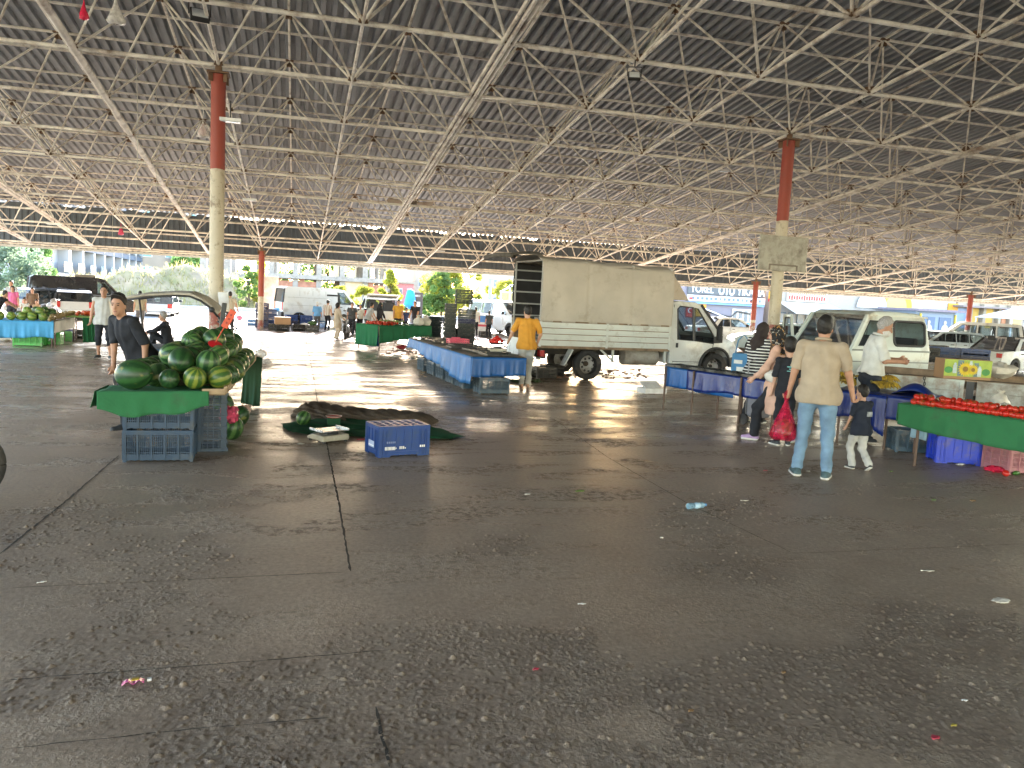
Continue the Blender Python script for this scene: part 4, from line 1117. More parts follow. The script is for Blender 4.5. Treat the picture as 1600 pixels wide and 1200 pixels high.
melon('dark', sp_(.20, .20, .155), .148, 'biggest dark green watermelon, at the left front corner of the stall', 'watermelons heaped on the near stall', (1.45, .2, 1.2))
melon('dark', sp_(.50, .17, .115), .100, 'dark oval watermelon lying at the stall front beside the yellow striped one', None, (1.5, 1.3, .1))
melon('yel', sp_(.72, .14, .13), .112, 'round yellow striped watermelon at the middle of the stall front', None, (.5, .1, .4))
melon('yel', sp_(.93, .20, .13), .118, 'yellow and green striped watermelon on the wooden corner of the stall', None, (1.2, .5, 1.7))
melon('dark', sp_(.55, .52, .27), .13, 'dark round watermelon with a pale blossom scar in the second row of the stall', None, (-1.1, .1, 0))
melon('str', sp_(.80, .45, .26), .124, 'striped green watermelon standing above the yellow one in the second row', None, (.2, .1, .5))
rn = random.Random(12); GRP = 'watermelons heaped on the near stall'
WHERE = ['lying in the bottom layer of the near stall heap', 'resting in the second layer of the near stall heap', 'lying high in the near stall heap']
for li, (z, v0, nv, us) in enumerate(((.12, .46, 10, (.14, .36, .58, .78, .95)), (.29, .74, 9, (.42, .62, .82)), (.43, 1.3, 4, (.55, .74)))):
    for r_ in range(nv):
        for u_ in us:
            v_ = v0 + r_ * .262 + rn.uniform(-.05, .05)
            if v_ > EL - .12 or (li == 0 and r_ > 2 and u_ in (.36, .58)) or rn.random() < (.0, .06, .25)[li]: continue
            if li == 0 and r_ == 0 and u_ == .58: continue
            if u_ < .3 and r_ < 1: continue
            k_ = rn.random(); key = 'str' if k_ < .66 else ('dark' if k_ < .86 else 'mid'); nm = dict(str='striped green watermelon ', dark='plain dark watermelon ', mid='pale striped watermelon ')[key]
            melon(key, sp_(u_ + rn.uniform(-.03, .03), v_, z + rn.uniform(-.015, .02)), rn.uniform(.108, .128), nm + WHERE[li], GRP, (rn.uniform(.3, 1.5), rn.uniform(-.8, .8), rn.uniform(0, 6)))
# half melon, price paddle, bag of seeds on the heap
mb = MB().ball((0, 0, 0), (.105, .105, .05), 22, 10)
hp = sp_(.80, 1.0, .41)
t = thing('cut_melon', 'red cut watermelon half shown on the heap under the orange paddle', 'watermelon', hp); t.rotation_euler = (.5, .3, 0); t.scale = (.75,) * 3
hb = MB(); hb.lathe([(.005, -.085), (.06, -.07), (.095, -.03), (.105, 0)], 22, caps=False); obj('rind', hb, MEL_DARK, t, smooth='all')
obj('flesh', MB().lathe([(.104, 0), (.06, .012), (.003, .016)], 22, caps=False), mat('melon_flesh', (.5, .012, .02), .35, var=.2, sc=20), t, smooth='all')
t = thing('price_paddle', 'orange price paddle on a stick pushed into the cut melon', 'price tag', hp + Vector((0, 0, .02))); t.rotation_euler = (-.1, .48, rz)
obj('stick', MB().tube([(0, 0, 0), (0, 0, .2)], .006, 6), mat('orange_stick', (.55, .06, .02), .4), t)
obj('board', MB().box((0, 0, .3), (.075, .012, .22)), mat('orange_plastic', (.62, .07, .02), .4), t, bevel=.006)
hl = MB()
for q in range(3): hl.box((0, -.008, .25 + q * .05), (.02, .004, .02))
obj('number_slot', hl, mat('orange_dark', (.3, .02, .01), .4), t)
# things under the stall
melon('str', gp(362, 686) + Vector((0, 0, .13)), .13, 'green watermelon on the floor under the wooden edge of the stall', None, (.4, .2, .5))
melon('dark', gp(372, 668) + Vector((0, .1, .12)), .12, 'dark watermelon in shade on the floor behind the pink bag')
melon('str', gp(346, 672) + Vector((0, .2, .30)), .12, 'striped watermelon showing behind the crate under the stall table')
def crumple(name, c, d, label, cat, m, seed, n=14, group=None, tail=0):
    rn = random.Random(seed); mb = MB(); c = Vector(c)
    vs = []; fs = []; nv = 8
    for i in range(nv + 1):
        t_ = PI * i / nv
        for k in range(n):
            a = 2 * PI * k / n; q = rn.uniform(.62, 1.12)
            vs.append((d[0] * math.sin(t_) * math.cos(a) * q, d[1] * math.sin(t_) * math.sin(a) * q, d[2] * (.5 - .5 * math.cos(PI - t_) * q) + .002))
    for i in range(nv):
        for k in range(n): fs.append((i * n + k, i * n + (k + 1) % n, (i + 1) * n + (k + 1) % n, (i + 1) * n + k))
    o = obj(name, mb.add(vs, fs), m, None, smooth=35); o.location = c; o.rotation_euler = (0, 0, rn.uniform(0, 6))
    return tag(o, label, cat, group)
crumple('plastic_bag', gp(358, 662, .26), (.16, .12, .2), 'torn pink plastic bag under the melon stall table', 'plastic bag', PINKF, 4)
obj_ = crumple('plastic_bag', gp(379, 664), (.11, .11, .26), 'pale bag of fruit standing under the stall beside the watermelon', 'plastic bag', mat('fruit_bag', (.5, .33, .28), .5, var=.4, sc=14), 8)
# dark green cloth hung at the far right end
q0, q1 = sp_(.86, EL - .2, .06), sp_(1.1, EL - .3, .02)
fo = thing('hanging_cloth', 'dark green cloth hanging to the floor at the far end of the melon stall', 'cloth', (0, 0, 0))
drape('cloth_sheet', q0, q1, .70, clothmat('olive', (.02, .06, .03), .7), fo, fold=.05, nf=1.4, seed=3, flare=.12)
crumple('plastic_bag', sp_(1.06, EL - .05, .0), (.09, .09, .13), 'clear plastic bag tied to the far end of the stall', 'plastic bag', WHF, 5)
o_ = bpy.data.objects[-1] if False else None
# rolled tarp, felt, melon, scale, crate in the middle of the floor
def roll():
    A, B = gp(452, 650), gp(668, 668); d = B - A; L = d.length; u = d.normalized(); o = Vector((-u.y, u.x, 0)); rn = random.Random(2)
    n1, n2 = 90, 30; vs = []
    for i in range(n1 + 1):
        s = i / n1; env = min(1, s / .06, (1 - s) / .22) ** .5 if 0 < s < 1 else .02
        top = .135 * env * (1 + .14 * math.sin(s * 9) + .1 * math.sin(s * 21 + 1) - .25 * math.exp(-((s - .3) / .08) ** 2)); dep = .40 * (.5 + .5 * env)
        for k in range(n2 + 1):
            a = PI * k / n2; w_ = 1 + .10 * math.sin(k * 1.9 + s * 26) + .07 * math.sin(s * 60 + k * .9) + rn.uniform(-.03, .03)
            p = A + u * (s * L) + o * (.3 - dep * math.cos(a) * w_ + .03 * math.sin(s * 15)) + Vector((0, 0, max(.004, top * math.sin(a) ** .7 * w_)))
            vs.append(p)
    fs = [(i * (n2 + 1) + k, (i + 1) * (n2 + 1) + k, (i + 1) * (n2 + 1) + k + 1, i * (n2 + 1) + k + 1) for i in range(n1) for k in range(n2)]
    o_ = obj('rolled_tarp', MB().add(vs, fs), mat('muddy_tarp', (.07, .05, .033), .8, var=.4, sc=7, dirt=(.13, .10, .075), dirt_amt=.4, dirt_sc=6, bmp=.9, bsc=14), None, smooth='all')
    tag(o_, 'muddy brown tarp rolled up on the floor behind the blue crate', 'tarp')
roll()
def felt():
    pl = [(438, 664), (470, 660), (520, 655), (620, 660), (672, 668), (700, 676), (726, 684), (700, 688), (640, 687), (560, 684), (500, 682), (455, 678)]
    P = [gp(*q) for q in pl]; c = sum(P, Vector()) / len(P); rn = random.Random(4); R = 14; vs = []; n = len(P) * 8
    ring = []
    for i in range(len(P)):
        for k in range(8): ring.append(P[i].lerp(P[(i + 1) % len(P)], k / 8))
    for r in range(R + 1):
        for i, q in enumerate(ring):
            p = c.lerp(q, r / R * (1 + .02 * math.sin(i * .7))); z = .012 + .035 * abs(math.sin(p.x * 7 + p.y * 11 + math.sin(p.y * 8))) * (1 if r < R else .25)
            vs.append((p.x, p.y, z))
    fs = [(r * n + i, r * n + (i + 1) % n, (r + 1) * n + (i + 1) % n, (r + 1) * n + i) for r in range(R) for i in range(n)]
    tag(obj('felt_mat', MB().add(vs, fs), GREEN_DARK, None, smooth='all'), 'dark green felt spread on the floor under the rolled tarp', 'cloth')
felt()
melon('str', gp(474, 668) + Vector((0, .05, .115)), .092, 'small striped watermelon lying on the green felt by the scale', None, (.3, .4, 1.))
def scale_thing(pos, rz, label, s=1.):
    t = thing('market_scale', label, 'scale', pos, rz); t.scale = (s, s, s)
    BE = mat('scale_beige', (.45, .42, .33), .5, sc=8, dirt=(.2, .17, .12)); ST = mat('scale_steel', (.55, .56, .56), .25, metal=.8, sc=6)
    obj('housing', MB().prism([(-.16, .02), (.17, .02), (.17, .085), (-.04, .085), (-.17, .04)], -.17, .17, 'Y') , BE, t, bevel=.012)
    obj('pan', MB().box((.03, 0, .125), (.26, .34, .012)), ST, t, bevel=.005); pr = MB()
    for y in (-1, 1): pr.box((.03, y * .17, .137), (.26, .01, .024))
    obj('pan_rim', pr, ST, t)
    obj('pan_support', MB().box((.04, 0, .1), (.12, .14, .04)), BLK, t)
    obj('keypad', MB().box((-.105, 0, .071), (.1, .28, .008), Matrix.Rotation(R_(-19), 3, 'Y')), mat('keypad_grey', (.12, .13, .13), .4), t)
    obj('display', MB().box((-.163, 0, .045), (.012, .2, .03), Matrix.Rotation(R_(-15), 3, 'Y')), mat('display_dark', (.03, .04, .03), .2), t)
    for x in (-.13, .14):
        for y in (-.14, .14): obj('foot', MB().lathe([(.02, 0), (.022, .022)], 10, (x, y, 0)), BLK, t)
    return t
sp = gp(512, 688)
scale_thing(sp, math.atan2(-sp.y, -sp.x) + 2.5 - PI / 2 - .35, 'beige market scale with steel pan on the floor by the green felt', 1.05)
t = thing('plastic_dish', 'shallow red lid lying beside the scale on the felt', 'dish', gp(521, 668) + Vector((0, 0, .13)))
obj('dish', MB().lathe([(.003, 0), (.085, .004), (.1, .018), (.094, .018), (.08, .008), (.003, .005)], 24, caps=False), mat('red_lid', (.42, .03, .025), .35), t, smooth='all')
obj('rim', MB().lathe([(.098, .016), (.106, .022), (.1, .026), (.094, .02), (.098, .016)], 24, caps=False), mat('lid_rim', (.55, .4, .36), .4), t, smooth='all')
tag(obj('box_support', MB().box(gp(521, 668) + Vector((0, .02, .065)), (.16, .14, .125)), mat('felt_bundle', (.02, .09, .04), .95)), 'bundle of green felt under the red lid', 'cloth')
b0, b1 = gp(600, 716), gp(664, 712); bu = (b1 - b0).normalized(); brz = math.atan2(bu.y, bu.x)
bt = crate('board', b0 + bu * .24 + Vector((-bu.y, bu.x, 0)) * .22, brz, 'royal blue boarded crate with white lettering alone in the middle of the floor', flip=False)
def lettering(txt, size, p, rot, m, parent, name='lettering', bold=0, ext=.001, align='LEFT', sx=1):
    cu = bpy.data.curves.new(name, 'FONT'); cu.body = txt; cu.size = size; cu.extrude = ext; cu.align_x = align; cu.offset = bold
    cu.materials.append(m); tmp = bpy.data.objects.new(name, cu); COL.objects.link(tmp); bpy.context.view_layer.update()
    me = bpy.data.meshes.new_from_object(tmp.evaluated_get(bpy.context.evaluated_depsgraph_get())); bpy.data.objects.remove(tmp); o = link(name, me); o.location = p; o.rotation_euler = rot; o.scale = (sx, 1, 1)
    if parent is not None: o.parent = parent
    return o
WHP = mat('white_paint', (.75, .75, .74), .5); 
top = MB()
for i in range(7): top.box((-.27 + .09 * i, 0, .335), (.03, .38, .01))
for i in range(4): top.box((0, -.15 + .1 * i, .332), (.58, .03, .01))
obj('base', top, P_BLUE, bt)          # upside down: the bars of the bottom show on top
mk = MB(); rn = random.Random(4)
for k in range(9): mk.box((-.225 + .0155 * k, -.2125, .10), (.0095, .003, .036 if k not in (8,) else .012))
for k in range(4): mk.box((-.055 + .02 * k, -.2125, .104 - .006 * (k == 3)), (.012, .003, .03 - .018 * (k == 3)))
for k in range(3): mk.box((.185 + .022 * k, -.2125, .112), (.014, .003, .024))
obj('white_print', mk, WHP, bt); mk = MB()
for k in range(5): mk.box((-.205 + .022 * k, -.2125, .165), (.012, .003, .02))
obj('faint_print', mk, mat('faint_print', (.2, .25, .4), .5), bt)
obj('label_plate', MB().box((-.312, -.02, .13), (.004, .16, .07)), mat('pale_print', (.35, .42, .6), .5), bt); obj('label_plate', MB().box((-.3135, -.02, .115), (.004, .15, .012)), WHP, bt)
# ================================================================== CENTRE AND RIGHT STALLS
def quad_table(label, P, h, mtl, legs=True, cat='table', top=WOOD, group=None):
    """table from its four corner points (counter-clockwise, near left first)"""
    t = thing('market_table', label, cat, (0, 0, 0), 0, group)
    obj('tabletop', MB().prism([(p.x, p.y) for p in P], h - .03, h), top, t)
    if legs: tablelegs(t, [P[k].lerp((P[0] + P[2]) / 2, .06) for k in range(4)], h - .03)
    return t
# -- long blue table in the middle
zt = .68
n0, n1 = gp(739, 558, zt), gp(822, 560, zt); far = gp(640, 529, zt); ax_ = (far - n0).normalized(); LL = (far - n0).length
P = [n0, n1, n1 + ax_ * LL, far]
t = quad_table('long low table under a washed blue tarp in the middle of the hall', P, zt, None, legs=False)
dk = mat('wet_black_sheet', (.02, .022, .022), .3, var=.5, sc=3)
c = thing('tarp_cover', 'washed blue tarp hanging in folds round the long middle table', 'tarp', (0, 0, 0))
drape('front_hang', n0 - (n1 - n0).normalized() * .05, n1, .34, BLUE_TARP, c, fold=.03, nf=4, seed=2, out=.03, uneven=.05)
drape('side_hang', far, n0 - ax_ * .06, .30, PALEBLUE, c, fold=.04, nf=8, n=120, seed=3, uneven=.2, out=.02, ends=(-.05, .16), flare=.02)
obj('flat_part', MB().grid(lambda a, b: P[0].lerp(P[1], a).lerp(P[3].lerp(P[2], a), b) + Vector((0, 0, .012 + .01 * math.sin(a * 6 + b * 31) * math.sin(b * 17))), 14, 50), mat('dull_tarp', (.09, .075, .055), .5, var=.5, sc=3), c, smooth='all', solid=.004)
tr = MB(); rn = random.Random(5)
for k in range(9):
    q = P[0].lerp(P[1], rn.uniform(.3, .7)).lerp(P[3].lerp(P[2], .5), (k + .4) / 9)
    o = obj('plastic_tray', MB().box((0, 0, .02), (.62, .42, .008)).box((0, .21, .034), (.62, .012, .036)).box((0, -.21, .034), (.62, .012, .036)).box((.31, 0, .034), (.012, .42, .036)).box((-.31, 0, .034), (.012, .42, .036)), dk)
    o.location = (q.x, q.y, zt + .01); o.rotation_euler = (0, 0, rn.uniform(-.2, .2) + .1)
    tag(o, 'empty dark plastic tray lying on the long blue table', 'tray', 'empty trays on the middle table')
pk = gp(715, 540, zt); o = MB()
t = thing('plastic_basket', 'flat pink plastic basket on the long blue table', 'basket', (pk.x, pk.y, zt + .045), .1)
b = MB(); L, W = .42, .3
b.box((0, 0, .008), (L, W, .012))
for z in (.05, .095):
    for s in (-1, 1): b.box((0, s * W / 2, z), (L, .012, .022)); b.box((s * L / 2, 0, z), (.012, W, .022))
for x in np.linspace(-L / 2, L / 2, 9):
    for s in (-1, 1): b.box((x, s * W / 2, .055), (.014, .012, .1))
obj('basket', b, mat('pink_plastic', (.72, .10, .17), .4), t); obj('handle', MB().bar((-.1, W / 2, .12), (.1, W / 2, .12), .012, .02), mat('pink_plastic', (.72, .10, .17), .4), t)
sp = gp(776, 552, zt)
scale_thing((sp.x, sp.y, zt + .02), -PI / 2, 'white scale with a red heap on its pan, on the long blue table', .95)
q = Vector((sp.x, sp.y + .03, zt + .16)); t = thing('tomato_bowl', 'heap of red tomatoes in a dark bowl on the scale', 'bowl', q)
obj('bowl', MB().lathe([(.01, 0), (.12, .005), (.19, .04), (.18, .045), (.11, .015), (.01, .01)], 24, caps=False), BLK, t, smooth='all'); b = MB(); rn = random.Random(3)
for k in range(26):
    a = rn.uniform(0, 6.28); r = rn.uniform(0, .13); b.ball((r * math.cos(a), r * math.sin(a), .16 - r * .75), .036, 10, 7)
RED = mat('tomato_red', (.50, .02, .012), .25, var=.25, sc=14)
_n = RED.node_tree; _b = _n.nodes['Principled BSDF']; _l = _b.inputs['Base Color'].links[0].from_socket; _o = _n.nodes.new('ShaderNodeObjectInfo')
setc(_n, _b.inputs['Base Color'], mixc(_n, ramp(_n, _o.outputs['Random'], [(.3, 0.), (1., .8)]), _l, (.38, .05, .012)))
o = obj('tomato', b, RED, t, smooth='all'); o['kind'] = 'stuff'
k = 0
for f_, off in ((.0, .25), (.16, .06), (.30, .06), (.45, .06), (.60, .06), (.78, .06)):
    q = n0 + ax_ * (LL * f_ + .22) + (n1 - n0).normalized() * (off + .2)
    crate('mid', (q.x, q.y, 0), (math.atan2((n1 - n0).y, (n1 - n0).x) if k == 0 else math.atan2(ax_.y, ax_.x)), ['slate crate under the near end of the long blue table', 'second slate crate under the side of the long blue table', 'third slate crate under the long blue table from its near end', 'fourth slate crate under the long blue table from its near end', 'fifth slate crate under the long blue table, in litter', 'farthest slate crate under the long blue table'][k], 'crates under the long blue table'); k += 1
# -- stack of dark crates
S0 = gp(727, 543)
for k in range(9):
    z = k * .165
    m_ = P_NAVY if k == 5 else P_DARK
    if k < 8: crate('tray', (S0.x, S0.y, z), -.12, 'navy tray crate in the right stack of dark crates' if k == 5 else 'dark green tray crate in the right stack behind the blue table', 'stacked dark tray crates', m=m_)
    crate('tray', (S0.x - .52, S0.y + .25, z), -.12 + PI / 2, 'dark tray crate in the left stack behind the blue table', 'stacked dark tray crates')
for k in range(3): crate('tray', (S0.x - .1, S0.y + .1, 9 * .165 + k * .165), -.12, 'dark tray crate on the very top of the tall stack', 'stacked dark tray crates')
for k in range(6): crate('tray', (S0.x - .95, S0.y + .9, k * .165), .3, 'dark tray crate in the low rear stack', 'stacked dark tray crates')
# -- green table further back
zt = .76
A, B = gp(592, 509, zt), gp(674, 510, zt); back = (gp(586, 500, zt) - A); back = Vector((back.x, back.y, 0)).normalized()
u = (B - A).normalized(); v_ = Vector((-u.y, u.x, 0)); P = [A, B, B + v_ * 1.1, A + v_ * 1.1]
quad_table('market table under a dark green cloth at the middle of the hall', P, zt, None)
c = thing('table_cloth', 'dark green cloth hung low over the far middle table', 'cloth', (0, 0, 0))
drape('front_hang', A, B, .36, GREEN_C, c, fold=.05, nf=5, seed=7, uneven=.1, ends=(.12, -.06)); drape('side_hang', A + v_ * 1.1, A, .62, GREEN_C, c, fold=.05, nf=3, seed=8); drape('side_hang', B, B + v_ * 1.1, .4, GREEN_C, c, fold=.05, nf=3, seed=9)
obj('flat_part', MB().grid(lambda a, b: A.lerp(B, a) + v_ * 1.1 * b + Vector((0, 0, .01 + .006 * math.sin(a * 20))), 10, 6), GREEN_C, c, smooth='all', solid=.004)
rn = random.Random(8); b = MB()
for k in range(150):
    q = A + u * rn.uniform(.06, .75) + v_ * rn.uniform(.05, .7) + Vector((0, 0, .03 + rn.uniform(0, .07))); b.ball(q, .034, 8, 6)
tag(obj('red_produce', b, RED, None, smooth='all'), 'spread of red peppers and tomatoes on the far green table', 'vegetables', kind='stuff')
b = MB()
for k in range(80):
    q = A + u * rn.uniform(.5, 1.3) + v_ * rn.uniform(.3, .95) + Vector((0, 0, .03 + rn.uniform(0, .1))); b.ball(q, (.03, .06, .025), 7, 5, Matrix.Rotation(rn.uniform(0, 6), 3, 'Z'))
tag(obj('green_produce', b, mat('green_pepper', (.14, .22, .05), .4, var=.5, sc=8), None, smooth='all'), 'loose green vegetables beside the red ones on the far green table', 'vegetables', kind='stuff')
def bag(p, d, label, m=WHF, seed=1, group=None):
    """tied carrier bag standing on p"""
    rn = random.Random(seed); n = 16; mb = MB(); vs = []; fs = []
    prof = [(.25, 0), (.75, .02), (1, .22), (.95, .48), (.6, .72), (.18, .86), (.3, .95), (.45, 1.05)]
    for a, z in prof:
        for k in range(n):
            q = a * (1 + .16 * rn.uniform(-1, 1)); an = 2 * PI * k / n; vs.append((d[0] * q * math.cos(an), d[1] * q * math.sin(an), d[2] * z * (1 + .05 * rn.uniform(-1, 1)) + .002))
    for i in range(len(prof) - 1):
        for k in range(n): fs.append((i * n + k, i * n + (k + 1) % n, (i + 1) * n + (k + 1) % n, (i + 1) * n + k))
    fs.append(tuple(range(n))[::-1])
    o = obj('plastic_bag', mb.add(vs, fs), m, None, smooth=45); o.location = p; return tag(o, label, 'plastic bag', group)
FILLW = mat('filled_white_bag', (.62, .58, .50), .45, var=.2, sc=9, bmp=.6, bsc=30)
q = A.lerp(B, .80) + v_ * .15; bag((q.x, q.y, zt + .015), (.17, .15, .3), 'left full white carrier bag on the far green table', FILLW, 2); q = A.lerp(B, .97) + v_ * .25; bag((q.x, q.y, zt + .015), (.2, .17, .3), 'right full white carrier bag at the end of the far green table', FILLW, 3)
bw = gp(694, 545); crate('box', bw + Vector((0, 1.2, 0)), .1, 'blue box crate standing right of the far green table', m=P_BLUE); 
t = thing('black_drum', 'rounded black tub between the green table and the dark crates', 'tub', gp(697, 543) + Vector((.6, 1.1, 0)))
obj('tub', MB().lathe([(.25, 0), (.3, .05), (.32, .5), (.24, .62), (.02, .64)], 24), P_BLACK, t, smooth=50); obj('rim', MB().lathe([(.325, .44), (.34, .46), (.325, .5)], 24, caps=False), P_BLACK, t)
for k, (px, py, z) in enumerate(((628, 546, 0), (640, 548, 0))): crumple('rag', gp(px, py), (.2, .14, .14), ['red rag on the floor under the far green table', 'pale rag on the floor under the far green table'][k], 'rag', [mat('red_rag', (.3, .03, .04), .9), mat('pale_rag', (.5, .42, .38), .9)][k], k)
t = thing('blue_cover', 'crumpled blue tarp hanging at the left end of the far green table', 'tarp', (0, 0, 0))
g0, g1 = gp(577, 545), gp(590, 545); drape('tarp_sheet', Vector((g0.x, g0.y, .72)), Vector((g1.x, g1.y, .74)), .66, BLUE_TARP, t, fold=.12, nf=2, seed=4)

# -- right row of blue tables
zt = .73
R0, R1 = gp(1040, 573, zt), gp(1076, 578, zt); R2 = gp(1215, 597, zt)
u = (R2 - R1).normalized(); v_ = Vector((-u.y, u.x, 0))
e0 = (R0 - R1).normalized()
LEN = (R2 - R1).length; D = (R0 - R1).length
P = [R1, R2, R2 + e0 * D, R0]
t = quad_table('left table of the right row, under bright and navy blue tarp', P, zt, None, legs=False)
tablelegs(t, [P[0].lerp(P[1], f_) + v_ * .06 for f_ in (.04, .35, .62, .95)] + [P[3].lerp(P[2], f_) - v_ * .06 for f_ in (.04, .4, .95)], zt)
c = thing('tarp_cover', 'glossy navy and bright blue tarp over the left table of the right row', 'tarp', (0, 0, 0))
drape('end_hang', R0, R1, .33, BLUE_TARP, c, fold=.012, nf=2, seed=5, out=.02); drape('front_hang', R1, R2, .31, NAVY_TARP, c, fold=.035, nf=6, seed=6, out=.03, uneven=.07, flare=.02)
drape('inner_hang', R1.lerp(R2, .1), R1.lerp(R2, .55), .35, BLUE_TARP, c, fold=.008, nf=2, seed=9, out=.008)
obj('flat_part', MB().grid(lambda a, b: P[0].lerp(P[1], a).lerp(P[3].lerp(P[2], a), b) + Vector((0, 0, .014 + .008 * math.sin(a * 17 + b * 5))), 30, 8), mat('dark_tarp_top', (.012, .016, .05), .35, var=.4, sc=4), c, smooth='all', solid=.004)
for k in range(5):
    q = P[0].lerp(P[1], .1 + .2 * k).lerp(P[3].lerp(P[2], .1 + .2 * k), .5)
    o = obj('plastic_tray', MB().box((0, 0, .015), (.56, .36, .01)).box((0, .18, .03), (.56, .012, .04)).box((0, -.18, .03), (.56, .012, .04)).box((.28, 0, .03), (.012, .36, .04)).box((-.28, 0, .03), (.012, .36, .04)), dk); o.location = (q.x, q.y, zt + .02); o.rotation_euler = (0, 0, math.atan2(u.y, u.x))
    tag(o, 'flat black tray on the left table of the right row', 'tray', 'black trays on the right row of tables')
# banana table
R3, R4 = gp(1296, 609, zt), gp(1448, 626, zt); u = (R4 - R3).normalized(); v_ = Vector((-u.y, u.x, 0)); P = [R3, R4, R4 + v_ * .9, R3 + v_ * .9]
t = quad_table('middle table of the right row with bananas on navy tarp', P, zt, None, legs=False)
tablelegs(t, [P[0] + u * .15 + v_ * .05, P[0].lerp(P[1], .62) + v_ * .05, P[1] - u * .1 + v_ * .05, P[3] + u * .1, P[2] - u * .1], zt)
c = thing('tarp_cover', 'navy tarp with a loose hanging corner over the banana table', 'tarp', (0, 0, 0))
drape('front_hang', R3, R3.lerp(R4, .56), .33, NAVY_TARP, c, fold=.035, nf=3, seed=2, out=.03, uneven=.05); drape('front_hang', R3.lerp(R4, .62), R4, .30, NAVY_TARP, c, fold=.02, nf=2, seed=3, out=.03); drape('loose_corner', R3.lerp(R4, .42), R3.lerp(R4, .62), .52, NAVY_TARP, c, fold=.05, nf=1.4, seed=8, out=.05, ends=(-.12, .02))
obj('flat_part', MB().grid(lambda a, b: P[0].lerp(P[1], a).lerp(P[3].lerp(P[2], a), b) + Vector((0, 0, .014 + .006 * math.sin(a * 17 + b * 9))), 20, 8), NAVY_TARP, c, smooth='all', solid=.004)
obj('raised_corner', MB().grid(lambda a, b: R4 + v_ * (.25 + .5 * b) - u * (.5 * (1 - a)) + Vector((0, 0, .02 + .16 * math.sin(PI * a) * math.sin(PI * min(1, b + .15)))), 10, 8), NAVY_TARP, c, smooth='all', solid=.004)
BAN = mat('banana', (.55, .36, .03), .5, var=.2, sc=7, dirt=(.07, .05, .02), dirt_amt=.42, dirt_sc=14)
def bananas(p, rz, label, seed):
    rn = random.Random(seed); t = thing('banana_bunch', label, 'bananas', p, rz, 'banana bunches on the blue table')
    obj('stalk', MB().tube([(0, 0, .1), (0, .02, .14)], [.02, .014], 8), mat('banana_stalk', (.12, .10, .03), .8), t)
    for k in range(6):
        a = (k - 2.5) * .28; pts = [Vector((math.sin(a) * r * .9 + a * .02, -r * .95, .1 + .02 - 4.2 * (r - .06) ** 2 - .0 * k)) for r in np.linspace(0, .19, 8)]
        obj('banana', MB().tube(pts, [.008, .014, .018, .0195, .0195, .018, .013, .006], 7), BAN, t, smooth='all')
rn = random.Random(2); nb = 0
for (px, py) in ((1306, 607), (1318, 610), (1330, 608), (1312, 603), (1338, 603), (1366, 614), (1378, 613), (1390, 615), (1371, 609), (1384, 609), (1360, 611), (1325, 604)):
    q = gp(px, py, zt); bananas((q.x, q.y + .06, zt + .03 + (.05 if nb in (3, 8, 9) else 0)), rn.uniform(-.9, .9), ('speckled banana bunch in the left pile' if px < 1345 else 'speckled banana bunch in the right pile') + ' on the navy tarp', nb); nb += 1
# tomato table
zt = .74
T0, T1 = gp(1405, 631, zt), gp(1640, 664, zt); u = (T1 - T0).normalized(); v_ = Vector((-u.y, u.x, 0)); P = [T0, T1, T1 + v_ * .85, T0 + v_ * .85]
t = quad_table('near right table under green felt that carries the tomatoes', P, zt, None, legs=False)
tablelegs(t, [P[0] + u * .2 + v_ * .12, P[0] + u * .25 + v_ * .75, P[1] - u * .2 + v_ * .3], zt)
c = thing('felt_cloth', 'bright green felt hanging down the front of the tomato table', 'cloth', (0, 0, 0))
drape('front_hang', T0, T1, .33, GREEN_FELT, c, fold=.025, nf=4, uneven=.03, seed=5, out=.015, ends=(-.07, .02)); drape('end_hang', T0 + v_ * .85, T0, .22, GREEN_FELT, c, fold=.01, nf=1.4, seed=6, out=.015)
obj('flat_part', MB().grid(lambda a, b: T0.lerp(T1, a) + v_ * .85 * b + Vector((0, 0, .01 + .003 * math.sin(a * 9))), 10, 6), GREEN_FELT, c, smooth='all', solid=.004)
drape('end_tail', T0 + v_ * .3 + u * .05, T0 + u * .28 + v_ * .22, .42, clothmat('pale_blue_rag', (.25, .38, .46), .8), c, fold=.03, nf=1, seed=7)
def tomato_mesh():
    mb = MB(); prof = []
    for i in range(11):
        a = PI * i / 10; r = math.sin(a) ** .9; z = .82 * math.cos(a); z -= .16 * math.exp(-(r / .3) ** 2) if z > 0 else 0; prof.append((max(.003, r), z))
    n = 18; mb.lathe(prof[::-1], n); return mb
TOM = obj('tomato', tomato_mesh(), RED, None, smooth='all'); cal = MB()
for k in range(5):
    a = k * 1.2566; cal.add([(0, 0, .70), (.3 * math.cos(a - .3), .3 * math.sin(a - .3), .76), (.62 * math.cos(a), .62 * math.sin(a), .74), (.3 * math.cos(a + .3), .3 * math.sin(a + .3), .76)], [(0, 1, 2, 3)])
obj('calyx', cal, mat('calyx_green', (.05, .12, .02), .8), TOM, solid=.02)
rn = random.Random(31); LT = (T1 - T0).length; nT = 0
